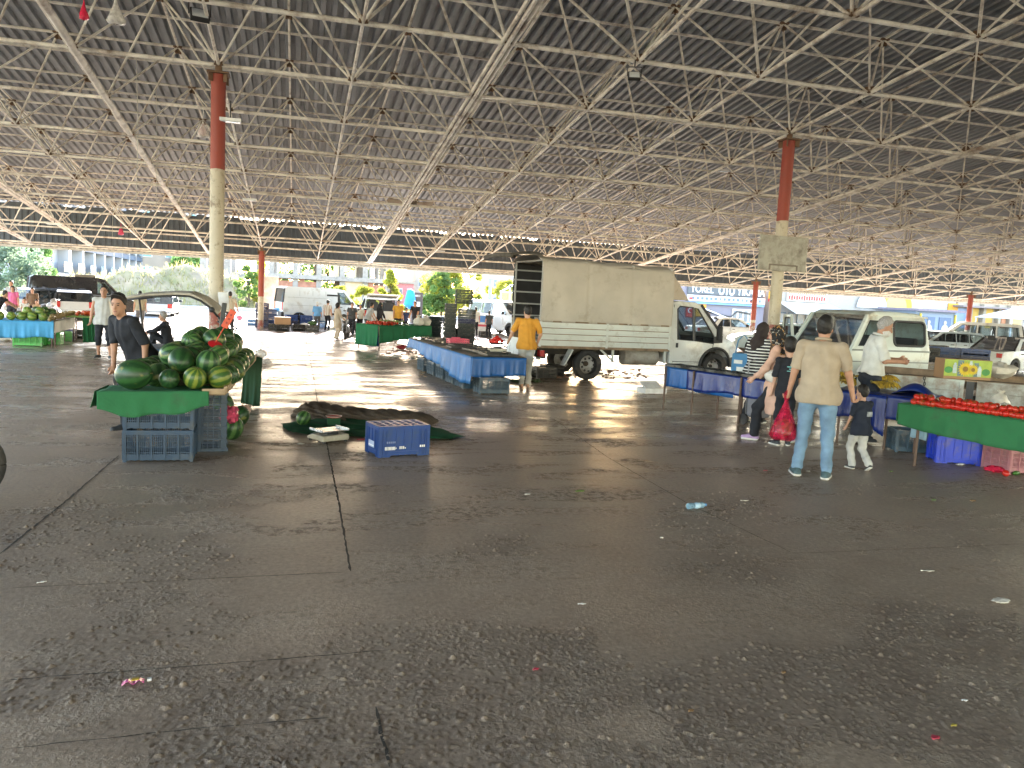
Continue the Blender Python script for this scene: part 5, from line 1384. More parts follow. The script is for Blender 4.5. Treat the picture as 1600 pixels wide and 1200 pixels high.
for row, (dy, zz, nn) in enumerate(((.06, 0, 30), (.135, .0, 30), (.10, .058, 22), (.215, .0, 28), (.17, .062, 20))):
    for k in range(nn):
        f_ = (k + .5 * (row % 2) + rn.uniform(-.2, .2)) / nn
        if zz and rn.random() < .4: continue
        p = T0 + u * (.16 + f_ * (LT - .3)) + v_ * (dy + rn.uniform(-.015, .015)) + Vector((0, 0, .048 + zz))
        if f_ > .93: continue
        o = TOM
        if nT:
            o = TOM.copy(); COL.objects.link(o)
            for ch in TOM.children: d = ch.copy(); COL.objects.link(d); d.parent = o
        nT += 1; r = rn.uniform(.037, .045)
        o.location = p; o.scale = (r, r, r); o.rotation_euler = (rn.uniform(-.9, .9), rn.uniform(-.9, .9), rn.uniform(0, 6))
        tag(o, ['ripe tomato in the front row on the green felt', 'ripe tomato in the middle rows on the green felt', 'ripe tomato piled over the front row on the green felt', 'ripe tomato in the back row on the green felt', 'ripe tomato piled over the middle rows on the green felt'][row], 'tomato', 'tomatoes on the green felt table')
q = gp(1578, 640, zt); bag((q.x + .05, q.y + .2, zt + .015), (.11, .1, .18), 'knotted clear plastic bag behind the tomatoes', FILLW, 7); q = gp(1592, 646, zt); crumple('plastic_bag', (q.x, q.y + .2, zt + .01), (.12, .09, .09), 'crumpled pale bag lying beside the knotted one behind the tomatoes', 'plastic bag', FILLW, 9)
c0 = gp(1432, 712); crate('mid', (c0.x + .19, c0.y + .30, 0), .32 - PI / 2 + .9, 'dusty slate crate under the left half of the tomato table')
c0 = gp(1505, 730); cb = crate('board', (c0.x + .19, c0.y + .31, 0), .35 - PI / 2 + .75, 'royal blue crate under the tomato table beside the pink one', m=plastic('vivid_blue', (.01, .045, .5)))
c0 = gp(1573, 742); crate('big', (c0.x + .36, c0.y + .2, 0), -.05, 'dull pink lattice crate under the right end of the tomato table', m=P_PINK)
crumple('plastic_bag', gp(1553, 738), (.13, .07, .08), 'crumpled red plastic bag on the floor before the pink crate', 'plastic bag', REDF, 6)
o = TOM.copy(); COL.objects.link(o); o.location = gp(1571, 744) + Vector((0, 0, .036)); o.scale = (.04,) * 3; tag(o, 'single tomato fallen on the floor by the red bag', 'tomato', None); o['group'] = 'dropped produce on the floor'
o = obj('green_pepper', MB().tube([(0, 0, .02), (.04, .01, .026), (.09, .02, .024), (.14, .05, .012)], [.014, .024, .022, .004], 10), mat('pepper_green', (.05, .16, .02), .35), None, smooth='all'); o.location = gp(1581, 742) - Vector((0, .02, 0)); tag(o, 'green pepper on the floor under the pink crate', 'pepper')
crumple('paper_scrap', gp(1500, 727), (.08, .03, .025), 'white paper scrap on the floor before the blue crate', 'paper', mat('white_paper', (.75, .75, .74), .8), 3)

# -- far left stall
zt = .64
L0, L1 = gp(-30, 500, zt), gp(84, 503, zt); L2 = gp(116, 497, zt)
u = (L1 - L0).normalized(); v_ = Vector((-u.y, u.x, 0)); P = [L0, L1, L1 + v_ * 1.1, L0 + v_ * 1.1]
quad_table('far left table under cyan tarp with pale green melons', P, zt, None)
c = thing('tarp_cover', 'cyan and white tarp over the far left melon table', 'tarp', (0, 0, 0))
drape('front_hang', L0, L1, .40, CYAN_TARP, c, fold=.03, nf=5, seed=4, uneven=.06); drape('side_hang', L1, L2 + v_ * .2, .27, WHITE_C, c, fold=.02, nf=3, seed=5); obj('flat_part', MB().grid(lambda a, b: L0.lerp(L1, a) + v_ * 1.1 * b + Vector((0, 0, .012)), 8, 4), CYAN_TARP, c, solid=.004)
rn = random.Random(6)
spots = [(.24, .12, 0), (.40, .14, 0), (.55, .16, 0), (.69, .18, 0), (.85, .16, 0), (.62, .35, .2), (.80, .35, .2), (.72, .5, 0), (.9, .5, 0), (.5, .55, 0), (.86, .55, .22), (.94, .3, .0), (.97, .6, .15), (.74, .75, .2), (.9, .8, .1)]
for k, (a, b, z) in enumerate(spots):
    p = L0.lerp(L1, a) + v_ * b + Vector((0, 0, .11 + z * .6)); key = 'pale' if k < 7 else 'str'
    melon(key, p, rn.uniform(.095, .112), ('pale green watermelon along the front of the far left table' if k < 5 else 'pale green watermelon on top of the far left pile') if key == 'pale' else 'dark striped watermelon in the far left pile', 'watermelons on the far left table', (1.4, rn.uniform(-.5, .5), rn.uniform(0, 6)))
b = MB()
for k in range(130): b.ball(L1.lerp(L2, rn.uniform(-.2, 1)) + v_ * rn.uniform(.15, .9) + Vector((0, 0, .06 + rn.uniform(0, .1))), rn.uniform(.03, .05), 7, 5)
tag(obj('mixed_melons', b, mat('small_fruit', (.30, .22, .09), .5, var=.6, sc=7), None, smooth='all'), 'loose small fruit spread right of the pale melons', 'fruit', kind='stuff')
P2 = [L1 + v_ * .1, L2 + v_ * .25, L2 + v_ * 1.0, L1 + v_ * 1.0]; quad_table('narrow table joined to the right of the far left melon table', P2, zt, None)
G0 = gp(92, 494, .72); G1 = gp(149, 496, .72); q = Vector((0, 1.6, 0)); P3 = [G0 + q * .2, G1 + q * .2, G1 + q, G0 + q]
quad_table('green covered table behind the far left stall', P3, .72, None, top=mat('pale_green_top', (.22, .36, .08), .7))
c = thing('table_cloth', 'green cloth hung in pleats at the right end of the far left stall', 'cloth', (0, 0, 0)); drape('front_hang', gp(128, 497, .72), gp(150, 497, .72), .62, GREEN_C, c, fold=.05, nf=3, seed=3)
b = MB()
for k in range(60): b.ball(P3[0].lerp(P3[1], rn.uniform(.35, 1)) + q * rn.uniform(.1, .5) + Vector((0, 0, .05 + rn.uniform(0, .05))), .05, 8, 6)
tag(obj('red_produce', b, mat('orange_tomato', (.5, .08, .02), .3, var=.4, sc=7), None, smooth='all'), 'red and orange fruit on the green table of the far left stall', 'fruit', kind='stuff')
for k, (px, py, z, lab, m_) in enumerate(((42, 541, 0, 'lower bright green crate under the cyan tarp', P_GREEN), (70, 539, 0, 'second bright green crate beside the first under the cyan tarp', P_GREEN), (97, 531, 0, 'dark crate under the white cloth of the far left stall', P_NAVY), (112, 530, 0, 'black crate at the right end under the white cloth', P_BLACK), (92, 534, .0, 'small green crate between the green and navy crates', plastic('mid_green', (.08, .28, .05))))):
    g_ = gp(px, py); crate('big' if k < 2 else 'box', (g_.x, g_.y + .25, z), .05 * k, lab, m=m_)
crumple('plastic_bag', gp(10, 533), (.2, .15, .12), 'pale rubbish bag on the floor at the far left', 'plastic bag', FILLW, 12)
# -- crates, boxes and bales by the white van
vb = [('box', 409, 512, 0, P_NAVY), ('box', 409, 512, .26, P_NAVY), ('box', 409, 512, .52, P_NAVY), ('box', 409, 512, .78, P_NAVY), ('box', 422, 512, 0, P_BLUE), ('box', 422, 512, .26, P_BLUE), ('box', 422, 512, .52, P_BLUE), ('box', 430, 516, 0, P_BLACK), ('box', 441, 517, 0, P_BLACK), ('box', 466, 517, 0, P_BLACK), ('box', 488, 518, 0, P_BLACK), ('box', 478, 511, 0, P_BLUE), ('box', 478, 511, .26, P_BLUE), ('box', 455, 510, 0, P_NAVY), ('box', 455, 510, .26, P_BLUE), ('box', 500, 510, 0, P_LBLUE), ('box', 500, 510, .26, P_BLUE), ('box', 396, 508, 0, P_LBLUE)]
nmz = {P_NAVY.name: 'navy', P_BLUE.name: 'royal blue', P_BLACK.name: 'black', P_LBLUE.name: 'light blue'}
for k, (kd, px, py, z, m_) in enumerate(vb):
    g_ = gp(px, py); crate(kd, (g_.x, g_.y, z), .06 * (k % 5), nmz[m_.name] + ' crate ' + ('stacked ' if z else 'on the floor ') + ('beside the small far red column' if px < 426 else 'in front of the white van'), 'crates by the white van', m=m_)
g_ = gp(437, 517); t = thing('cardboard_box', 'brown cardboard box on the black crate by the far column', 'box', (g_.x + .1, g_.y, .27), .1)
CARD = mat('cardboard', (.36, .22, .12), .85, var=.1, sc=3); obj('carton', MB().box((0, 0, .14), (.6, .4, .28)), CARD, t); obj('flap', MB().box((0, -.1, .285), (.6, .19, .006)).box((0, .1, .285), (.6, .19, .006)), CARD, t); obj('tape', MB().box((0, 0, .29), (.6, .05, .003)), mat('tape', (.5, .4, .25), .3), t)
crumple('tarp_bundle', gp(452, 508) + Vector((0, 0, .52)), (.75, .4, .28), 'bright blue bundled tarp on crates before the white van', 'tarp', clothmat('sky_tarp', (.08, .34, .68), .5), 3)
g_ = gp(488, 518); crumple('greens', g_ + Vector((0, 0, .24)), (.22, .15, .2), 'leafy greens heaped in the black crate before the white van', 'greens', mat('greens', (.05, .1, .03), .8, var=.5, sc=15), 8); crumple('plastic_bag', gp(476, 516), (.3, .15, .3), 'white sack leaning between the black crates before the van', 'plastic bag', FILLW, 5)
crumple('plastic_bag', gp(500, 513), (.35, .2, .2), 'pale blue heap of plastic before the white van', 'plastic bag', film('blue_film', (.4, .55, .75), .7), 15)
t = thing('leaning_panel', 'tan carpet leaning behind the small far red column', 'panel', gp(420, 506) + Vector((0, .8, 0)), .1)
obj('panel', MB().box((0, 0, 1.1), (.75, .06, 2.2), Matrix.Rotation(R_(4), 3, 'X')), mat('tan_carpet', (.36, .27, .2), .95, var=.3, sc=5), t)
# -- litter bits behind the truck
for k, (px, py, lab, kd, m_) in enumerate(((853, 592, 'black box crate on the floor behind the truck', 'box', P_BLACK), (866, 588, 'second black crate under the open rear of the truck', 'box', P_BLACK), (842, 590, 'black tray crate behind the man in yellow', 'tray', P_DARK))):
    g_ = gp(px, py); crate(kd, (g_.x, g_.y + .2, 0), .15, lab, m=m_)
crumple('greens', gp(808, 598), (.45, .15, .05), 'flattened green leaves on the floor behind the blue table', 'greens', mat('greens', (.05, .1, .03), .8), 4); crumple('greens', gp(838, 597), (.3, .12, .06), 'scattered green leaves beside the black crates', 'greens', mat('greens', (.05, .1, .03), .8), 9)
fb = gp(1018, 615); FOAM = mat('white_foam', (.78, .78, .77), .7)
t = thing('foam_box', 'broken white foam box lying on the floor before the truck', 'box', fb, .15)
obj('tray', MB().box((0, 0, .03), (.5, .3, .02)).box((0, -.15, .07), (.5, .02, .1)).box((0, .15, .07), (.5, .02, .1)).box((-.25, 0, .07), (.02, .3, .1)), FOAM, t); obj('lid', MB().box((.05, .12, .16), (.4, .25, .03), Matrix.Rotation(R_(28), 3, 'X')), FOAM, t); obj('chip', MB().box((-.38, -.1, .02), (.2, .06, .02), R_(20)), FOAM, t)
# ================================================================== TRUCK WITH COVERED BED
WHITE_P = paint('white', (.62, .64, .63)); OLDWHITE = paint('old_white', (.60, .63, .60), (.26, .19, .12), .14)
A, B = gp(916, 593), gp(1099, 595.5); tu = (B - A).normalized(); trz = math.atan2(tu.y, tu.x); WB = (B - A).length; tv = Vector((-tu.y, tu.x, 0))
K = WB / 3.4
T = thing('covered_truck', 'white single cab truck with beige tarpaulin cover open at the rear', 'truck', A + tv * .77, trz); T.scale = (1, .89, 1)
BEIGE = mat('beige_tarpaulin', (.46, .42, .36), .75, var=.12, sc=1.6, dirt=(.28, .24, .18), dirt_amt=.16, dirt_sc=1.4, bmp=.3, bsc=7)
BX0, BX1, BW, ZB, ZT = -1.28, 2.06, 1.0, 1.31, 2.66
# chassis
ch = MB()
for s in (-1, 1): ch.box((1.3, s * .4, .62), (5.0, .08, .16))
for x in (-1.0, 0, 1.2, 2.2): ch.box((x, 0, .62), (.08, .8, .1))
ch.tube([(0, -.8, .36), (0, .8, .36)], .06, 8); ch.ball((0, 0, .36), .16); ch.tube([(3.4, -.75, .36), (3.4, .75, .36)], .05, 8)
obj('chassis', ch, mat('chassis_black', (.03, .028, .026), .8, dirt=(.12, .09, .06)), T)
# bed floor and boards
obj('bed_floor', MB().box(((BX0 + BX1) / 2, 0, .79), (BX1 - BX0, 2 * BW, .08)), OLDWHITE, T)
for s in (-1, 1):
    obj('groove_shade_backing', MB().box(((BX0 + BX1) / 2, s * BW, 1.02), (BX1 - BX0 - .02, .02, .54)), mat('rust_and_groove_shade', (.24, .17, .11), .8, var=.4), T)  # dark backing colour stands in for shade in the board grooves
    b = MB()
    for z in (.823, .957, 1.091, 1.225): b.box(((BX0 + BX1) / 2, s * (BW + .022), z), (BX1 - BX0 - .04, .03, .118)); b.box(((BX0 + BX1) / 2, s * (BW + .042), z), (BX1 - BX0 - .12, .016, .04))
    for x in (BX0 + .02, BX1 - .02, (BX0 + BX1) / 2): b.box((x, s * (BW + .03), 1.02), (.05, .04, .56))
    obj('side_board', b, OLDWHITE, T, bevel=.006)
    r = MB().box(((BX0 + BX1) / 2, s * (BW + .005), 1.305), (BX1 - BX0, .05, .03)); obj('board_rail', r, mat('rust_and_groove_shade', (.24, .17, .11), .8, var=.4), T)
    obj('under_rail', MB().box(((BX0 + BX1) / 2, s * BW, .73), (BX1 - BX0, .05, .05)), mat('rust_and_groove_shade', (.24, .17, .11), .8), T)
tg = MB(); Mt = Matrix.Rotation(R_(-75), 3, 'Y')
tg.box(Vector((BX0 - .09, 0, .60)), (.52, 2 * BW - .04, .04), Matrix.Rotation(R_(-78), 3, 'Y'))
for q in (-.16, 0, .16): tg.box(Vector((BX0 - .115 - q * .2, 0, .60 + q)), (.07, 2 * BW - .1, .02), Matrix.Rotation(R_(-78), 3, 'Y'))
obj('tailgate', tg, OLDWHITE, T)
# tarpaulin: right side, roof, front, left with battens
def tarp_side(s):
    def fn(a, b):
        x = BX0 + (BX1 - BX0) * a; z = ZB - .02 + (ZT - ZB) * b
        bul = .035 * math.sin(PI * b) * (.6 + .4 * math.sin(a * 9 + 1)) + .012 * math.sin(a * 38 + b * 4) * (1 - b) - .025 * math.exp(-((a - .345) / .012) ** 2) - .02 * math.exp(-((a - .68) / .012) ** 2)
        return Vector((x, s * (BW + .03 + bul - .05 * b ** 6), z + .02 * math.sin(a * 7) * b - .06 * a * b * b))
    return fn
obj('tarpaulin', MB().grid(tarp_side(-1), 90, 26), BEIGE, T, smooth='all', solid=.006)
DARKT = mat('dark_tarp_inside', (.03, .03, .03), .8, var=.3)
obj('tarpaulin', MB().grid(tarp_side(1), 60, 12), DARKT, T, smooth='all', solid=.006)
def roof_fn(a, b):
    x = BX0 - .05 + (BX1 - BX0 + .05) * a; y = -BW + 2 * BW * b
    return Vector((x, y * .99, ZT - .02 + .13 * (1 - (2 * b - 1) ** 4) - .03 * math.sin(a * 3 * PI) ** 2 - .06 * a))
obj('tarp_roof', MB().grid(roof_fn, 40, 20), BEIGE, T, smooth='all', solid=.006)
obj('tarp_front', MB().box((BX1 + .0, 0, (ZB + ZT) / 2 - .03), (.02, 2 * BW - .05, ZT - ZB - .1)), BEIGE, T)
def flap(a, b):
    return Vector((BX0 - .75 * a, -BW + 2 * BW * b, ZT + .06 + .02 * math.sin(b * 9) + .05 * a * (1 - a) * 3 - .02 * a + .1 * (1 - (2 * b - 1) ** 4) * (1 - a)))
obj('rear_flap', MB().grid(flap, 12, 16), mat('dark_flap', (.10, .09, .075), .8, var=.3), T, smooth='all', solid=.012)
obj('flap_roll', MB().tube([(BX0 - .75, -BW, ZT + .04), (BX0 - .78, 0, ZT + .07), (BX0 - .75, BW, ZT + .04)], .05, 10), mat('dark_flap', (.10, .09, .075), .8), T, smooth='all')
BAT = mat('pale_batten', (.42, .42, .40), .7)
b = MB()
for z in (1.1, 1.38, 1.66, 1.94, 2.22, 2.45): b.bar((BX0, BW - .03, z), (BX1, BW - .03, z), .03, .035); b.bar((BX0, -BW + .03, z), (BX1, -BW + .03, z), .03, .03)
for x in (BX0 + .03, -.2, 1.0, BX1 - .05):
    for s in (-1, 1): b.bar((x, s * (BW - .05), .82), (x, s * (BW - .05), ZT - .02), .035, .035)
    b.bar((x, -BW + .05, ZT - .02), (x, BW - .05, ZT - .02), .035, .035)
obj('hoop_frame', b, BAT, T)
for k in range(6):
    pass
# fairing over the cab
obj('roof_fairing', MB().add([(BX1 + .03, -.85, ZT - .1), (BX1 + .03, .85, ZT - .1), (BX1 + .62, .7, 1.93), (BX1 + .62, -.7, 1.93), (BX1 + .03, -.9, 1.93), (BX1 + .03, .9, 1.93)], [(0, 1, 2, 3), (0, 3, 4), (1, 5, 2), (4, 3, 2, 5), (0, 4, 5, 1)]), mat('fairing_beige', (.47, .40, .32), .6, dirt=(.3, .24, .18)), T, smooth=50)
# cab
cx = [(2.10, .42), (2.10, 1.80), (2.16, 1.88), (2.35, 1.91), (2.80, 1.90), (2.95, 1.84), (3.52, 1.16), (3.95, .98), (4.07, .86), (4.12, .62), (4.12, .36), (3.86, .36)]
cx += [(3.40 + .44 * math.cos(a), .36 + .44 * math.sin(a)) for a in np.linspace(R_(4), R_(176), 11)] + [(2.95, .42)]
cfn = lambda x, z: .97 - (.14 * max(0, (z - .95)) / .95) - .22 * max(0, (x - 3.5) / .62) ** 2 - .03 * max(0, .6 - z)
win = [(2.30, 1.0), (2.30, 1.72), (2.36, 1.78), (2.72, 1.77), (2.72, .98)]; win2 = [(2.77, .98), (2.77, 1.76), (2.86, 1.74), (3.32, 1.08), (3.30, .93)]
o = obj('cab', shell(cx, [win, win2], cfn, [.62, .95, 1.4, 1.8], {5}), WHITE_P, T); weld(o)
q = o.modifiers.new('b', 'BEVEL'); q.width = .035; q.segments = 2; q.limit_method = 'ANGLE'; q.angle_limit = R_(32)
mb = MB().add([(2.95, -cfn(2.95, 1.84), 1.84), (3.52, -cfn(3.52, 1.16), 1.16), (3.52, cfn(3.52, 1.16), 1.16), (2.95, cfn(2.95, 1.84), 1.84)], [(0, 1, 2, 3)]); obj('windscreen', mb, GLASS, T)
for s in (-1, 1): obj('pillar', MB().bar((2.95, s * cfn(2.95, 1.84), 1.84), (3.52, s * cfn(3.52, 1.16), 1.16), .06, .06), TRIM, T)
sidepanes(T, 'side_window', [win, win2], cfn, GLASS)
for w_ in (win, win2): frameline(T, 'window_trim', w_, cfn, .02, TRIM)
ap = [(3.55, .95), (3.57, 1.12), (3.34, 1.1), (3.30, .93)]
sidepanes(T, 'mirror_base', [ap], cfn, TRIM, .004)
for s in (-1, 1):
    obj('mirror', MB().box((3.36, s * 1.12, 1.18), (.09, .2, .36)), TRIM, T, bevel=.04)
    obj('headlight', MB().add([(x, s * (cfn(x, z) + .006), z) for x, z in ((3.80, .62), (3.82, .84), (3.98, .88), (4.08, .80), (4.10, .66))], [(0, 1, 2, 3, 4)]), CLRL, T)
    g_ = MB()
    for ln in ([(2.20, .45), (2.20, 1.82)], [(3.30, .93), (3.24, .55), (3.05, .45)], [(2.20, .47), (2.95, .47)]):
        for a, c_ in zip(ln[:-1], ln[1:]): g_.bar((a[0], s * (cfn(*a) + .001), a[1]), (c_[0], s * (cfn(*c_) + .001), c_[1]), .006, .014)
    obj('door_gap', g_, TRIM, T); obj('door_handle', MB().box((2.28, s * (cfn(2.28, .86) + .01), .86), (.06, .03, .11)), TRIM, T, bevel=.01)
    obj('lower_sill', MB().box((2.55, s * .92, .40), (.8, .06, .1)), WHITE_P, T)
    obj('wheel_flare', MB().tube([(3.40 + .455 * math.cos(a), s * (cfn(3.4 + .45 * math.cos(a), .5) + .005), .36 + .455 * math.sin(a)) for a in np.linspace(R_(0), R_(180), 17)], .035, 8), TRIM, T, smooth='all')
obj('front_bumper', MB().box((4.10, 0, .48), (.12, 1.5, .30)), mat('bumper_grey', (.09, .09, .095), .6), T, bevel=.04); obj('grille', MB().box((4.10, 0, .74), (.05, 1.0, .14)), TRIM, T)
for s in (-1, 1): obj('bumper_side', MB().box((3.85, s * .855, .48), (.42, .05, .24)), mat('bumper_grey', (.09, .09, .095), .6), T, bevel=.02)
obj('cab_interior', MB().box((2.8, 0, .55), (1.3, 1.6, .1)).box((2.16, 0, 1.1), (.03, 1.6, 1.0)), DARKIN, T)
for s in (-1, 1): obj('car_seat', MB().box((2.55, s * .42, .78), (.5, .5, .2)).box((2.32, s * .42, 1.15), (.14, .48, .66)).box((2.3, s * .42, 1.56), (.1, .26, .18)), SEATM, T, bevel=.04)
obj('dashboard', MB().box((3.28, 0, .95), (.36, 1.6, .22)), TRIM, T); c_ = Vector((2.98, .42, 1.1)); M = Matrix.Rotation(R_(60), 3, 'Y')
obj('steering_wheel', MB().tube([c_ + M @ Vector((.2 * math.cos(a), .2 * math.sin(a), 0)) for a in np.linspace(0, 2 * PI, 19)], .016, 6), mat('wheel_blue', (.12, .2, .35), .5), T)
for x, ys in ((0, (-.84, .84, )), (3.40, (-.84, .84))):
    for y in ys: wheel(T, x, y, .345, .22, HUBC, 9)
# under-bed fittings
obj('fuel_tank', MB().tube([(1.0, -.62, .55), (1.9, -.62, .55)], .2, 14), mat('tank_white', (.42, .40, .36), .6, dirt=(.15, .12, .09), dirt_amt=.5), T, smooth=50)
for y in (-.85, .85): obj('mudguard', MB().box((-.52, y, .5), (.03, .26, .42), Matrix.Rotation(R_(28), 3, 'Y')), OLDWHITE, T)
obj('stay', MB().bar((.62, -.9, .42), (.62, -.9, .74), .05, .05).bar((.62, -.9, .45), (.3, -.9, .7), .04, .04), OLDWHITE, T); obj('stay', MB().bar((2.0, -.9, .42), (2.0, -.9, .74), .06, .06), OLDWHITE, T)
obj('tail_light', MB().box((BX0 + .12, -.85, .58), (.1, .22, .14)), REDL, T); obj('tail_light', MB().box((BX0 + .12, .85, .58), (.1, .22, .14)), REDL, T)
obj('spare_beam', MB().bar((-1.1, -.9, .52), (-1.1, .9, .52), .1, .12), BLK, T)
for k in range(8):
    x = -.75 + (k % 2) * .6; y = .55 if k < 4 else -.1
    p_ = A + tv * (.86 + y) + tu * x; crate('box', (p_.x, p_.y, .84 + .26 * (k // 2 % 2)), trz, 'grey green crate loaded in the open rear of the covered truck', 'crates inside the truck', m=P_DARK)

# ================================================================== CREW CAB AND RUSTY BED
GREENW = paint('greenish_white', (.55, .61, .57), (.3, .24, .16), .22, .4)
o0 = gp(1440, 645); t = thing('crew_cab_pickup', 'old greenish white crew cab van with its front door open behind the beige man', 'pickup', o0 + Vector((0, .85, 0)), PI + .10)
pf = [(0, .45), (0, 1.15), (.06, 1.62), (.14, 1.80), (.34, 1.87), (1.0, 1.885), (1.55, 1.87), (1.72, 1.80), (2.18, 1.10), (2.32, .98), (2.36, .45), (2.05, .45)] + [(1.75 + .38 * math.cos(a), .34 + .38 * math.sin(a)) for a in np.linspace(R_(16), R_(164), 9)] + [(1.3, .45)]
wf = lambda x, z: .86 - .12 * max(0, z - 1.15) / .75 - .05 * max(0, .8 - z) - .1 * max(0, (x - 1.9) / .5) ** 2
def rr(x0, z0, x1, z1, r, n=4):
    P_ = []
    for cx_, cz_, a0 in ((x1 - r, z1 - r, 0), (x0 + r, z1 - r, 90), (x0 + r, z0 + r, 180), (x1 - r, z0 + r, 270)):
        P_ += [(cx_ + r * math.cos(R_(a0 + 90 * i / n)), cz_ + r * math.sin(R_(a0 + 90 * i / n))) for i in range(n + 1)]
    return P_
w1 = rr(.15, 1.26, 1.02, 1.71, .09); w2 = [(1.30, 1.24), (1.30, 1.70), (1.66, 1.70), (1.98, 1.24)]
o = obj('cab', shell(pf, [w1, w2], wf, [.8, 1.15, 1.5, 1.82], {7}), GREENW, t); weld(o); q = o.modifiers.new('b', 'BEVEL'); q.width = .05; q.segments = 3; q.limit_method = 'ANGLE'; q.angle_limit = R_(32)
sidepanes(t, 'side_window', [w1, w2], wf, GLASS); frameline(t, 'window_seal', w1, wf, .026, TRIM); frameline(t, 'window_seal', w2, wf, .014, TRIM)
obj('windscreen', MB().add([(1.72, -wf(1.72, 1.8), 1.8), (2.18, -wf(2.18, 1.1), 1.1), (2.18, wf(2.18, 1.1), 1.1), (1.72, wf(1.72, 1.8), 1.8)], [(0, 1, 2, 3)]), GLASS, t)
for s in (-1, 1): obj('pillar', MB().bar((1.72, s * wf(1.72, 1.8), 1.8), (2.18, s * wf(2.18, 1.1), 1.1), .06, .07), GREENW, t)
cr_ = MB()
for s in (-1, 1):
    cr_.bar((0, s * (wf(0, 1.15) + .004), 1.16), (2.15, s * (wf(2.0, 1.15) + .004), 1.16), .012, .03); cr_.bar((0.02, s * (wf(0, .95) + .003), .95), (2.2, s * (wf(2, .95) + .003), .95), .008, .02)
    for x in (1.2, .05): cr_.bar((x, s * (wf(x, .5) + .002), .5), (x, s * (wf(x, 1.8) + .002), 1.8), .006, .012)
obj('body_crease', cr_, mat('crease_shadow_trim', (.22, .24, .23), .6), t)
obj('gutter', MB().bar((.1, .78, 1.80), (1.7, .78, 1.80), .03, .03), GREENW, t)
obj('b_post', MB().tube([(1.12, .79, 1.2), (1.12, .74, 1.78)], .05, 10), GREENW, t, smooth='all')
for x in (.45, 1.35): obj('car_seat', MB().box((x, 0, .85), (.45, 1.4, .2)).box((x - .22, 0, 1.15), (.12, 1.4, .5)), SEATM, t, bevel=.04)
obj('floor_pan', MB().box((1.1, 0, .55), (2.1, 1.5, .1)), DARKIN, t); obj('dashboard', MB().box((1.95, 0, 1.05), (.3, 1.5, .18)), TRIM, t)
c_ = Vector((1.78, .4, 1.22)); M = Matrix.Rotation(R_(50), 3, 'Y'); obj('steering_wheel', MB().tube([c_ + M @ Vector((.2 * math.cos(a), .2 * math.sin(a), 0)) for a in np.linspace(0, 2 * PI, 19)], .016, 6), TRIM, t)
t.scale = (.88, .95, 1)
dr = thing('x', '', '', (2.10, -.84, 0), R_(66)); dr.name = 'door'; dr.parent = t
frm = MB(); 
dpl = [(0, .5), (0, 1.12), (-.28, 1.74), (-.78, 1.74), (-.80, .5)]
dw = [(-.10, 1.16), (-.33, 1.66), (-.72, 1.66), (-.74, 1.16)]
pm = MB(); pm.prism([(0, .5), (0, 1.12), (-.08, 1.16), (-.76, 1.16), (-.80, .5)], -.03, .03, 'Y'); obj('door_panel', pm, GREENW, dr, bevel=.01)
wfm = MB(); pp = [(-.04, 0, 1.14), (-.31, 0, 1.71), (-.76, 0, 1.71), (-.78, 0, 1.14)]
for a, c_ in zip(pp[:-1], pp[1:]): wfm.bar(a, c_, .05, .05, (0, 1, 0))
obj('window_frame', wfm, GREENW, dr); wi = MB(); pp = [(-.10, 0, 1.16), (-.33, 0, 1.665), (-.72, 0, 1.665), (-.735, 0, 1.16), (-.1, 0, 1.16)]
for a, c_ in zip(pp[:-1], pp[1:]): wi.bar(a, c_, .03, .022, (0, 1, 0))
obj('window_seal', wi, TRIM, dr); obj('pane', MB().add([(x, 0, z) for x, z in dw], [(0, 1, 2, 3)]), GLASS, dr); obj('mirror', MB().box((-.02, .14, 1.3), (.06, .16, .24)), TRIM, dr, bevel=.03)
for x in (1.75,):
    for s in (-1, 1): wheel(t, x, s * .72, .34, .2, HUBC, 6)
RUSTW = mat('rusty_white_panel', (.50, .56, .53), .6, var=.08, sc=2, dirt=(.20, .10, .05), dirt_amt=.36, dirt_sc=3.2, bmp=.15)
PEEL = mat('peeling_grey_panel', (.46, .48, .44), .7, var=.12, sc=2, dirt=(.16, .12, .09), dirt_amt=.55, dirt_sc=4, bmp=.2)
zt = .93; FA, FB = gp(1340, 580, zt), gp(1660, 606, zt); fu = (FB - FA).normalized(); fv = Vector((-fu.y, fu.x, 0)); frz = math.atan2(fu.y, fu.x); FL = (FB - FA).length
t = thing('pickup_bed', 'rusty white open truck bed with chained side panels behind the tomato table', 'truck bed', (FA.x, FA.y, 0), frz)
PB = gp(1506, 590, zt); x1 = (PB - FA).dot(fu)
for (a, b_, m_) in ((0, x1, RUSTW), (x1 + .16, FL, PEEL)):
    w_ = MB(); w_.box(((a + b_) / 2, 0, zt - .23), (b_ - a, .035, .44)); w_.box(((a + b_) / 2, -.018, zt - .02), (b_ - a, .03, .03)); w_.box(((a + b_) / 2, -.02, zt - .17), (b_ - a - .04, .014, .012)); w_.box((a + .03, -.022, zt - .23), (.06, .02, .44)); w_.box((b_ - .03, -.022, zt - .23), (.06, .02, .44)); w_.box(((a + b_) / 2, -.02, zt - .43), (b_ - a, .03, .04))
    obj('side_panel', w_, m_, t, bevel=.006)
obj('post', MB().box((x1 + .08, .06, zt - .25), (.1, .06, .5)), BLK, t)
fl = MB()
for k in range(9): fl.box((FL / 2, .16 + .21 * k, zt - .12 + .003 * (k % 2)), (FL, .2, .03))
obj('floor_board', fl, mat('worn_plank', (.20, .14, .09), .85, var=.4, sc=6, dirt=(.05, .04, .03)), t)
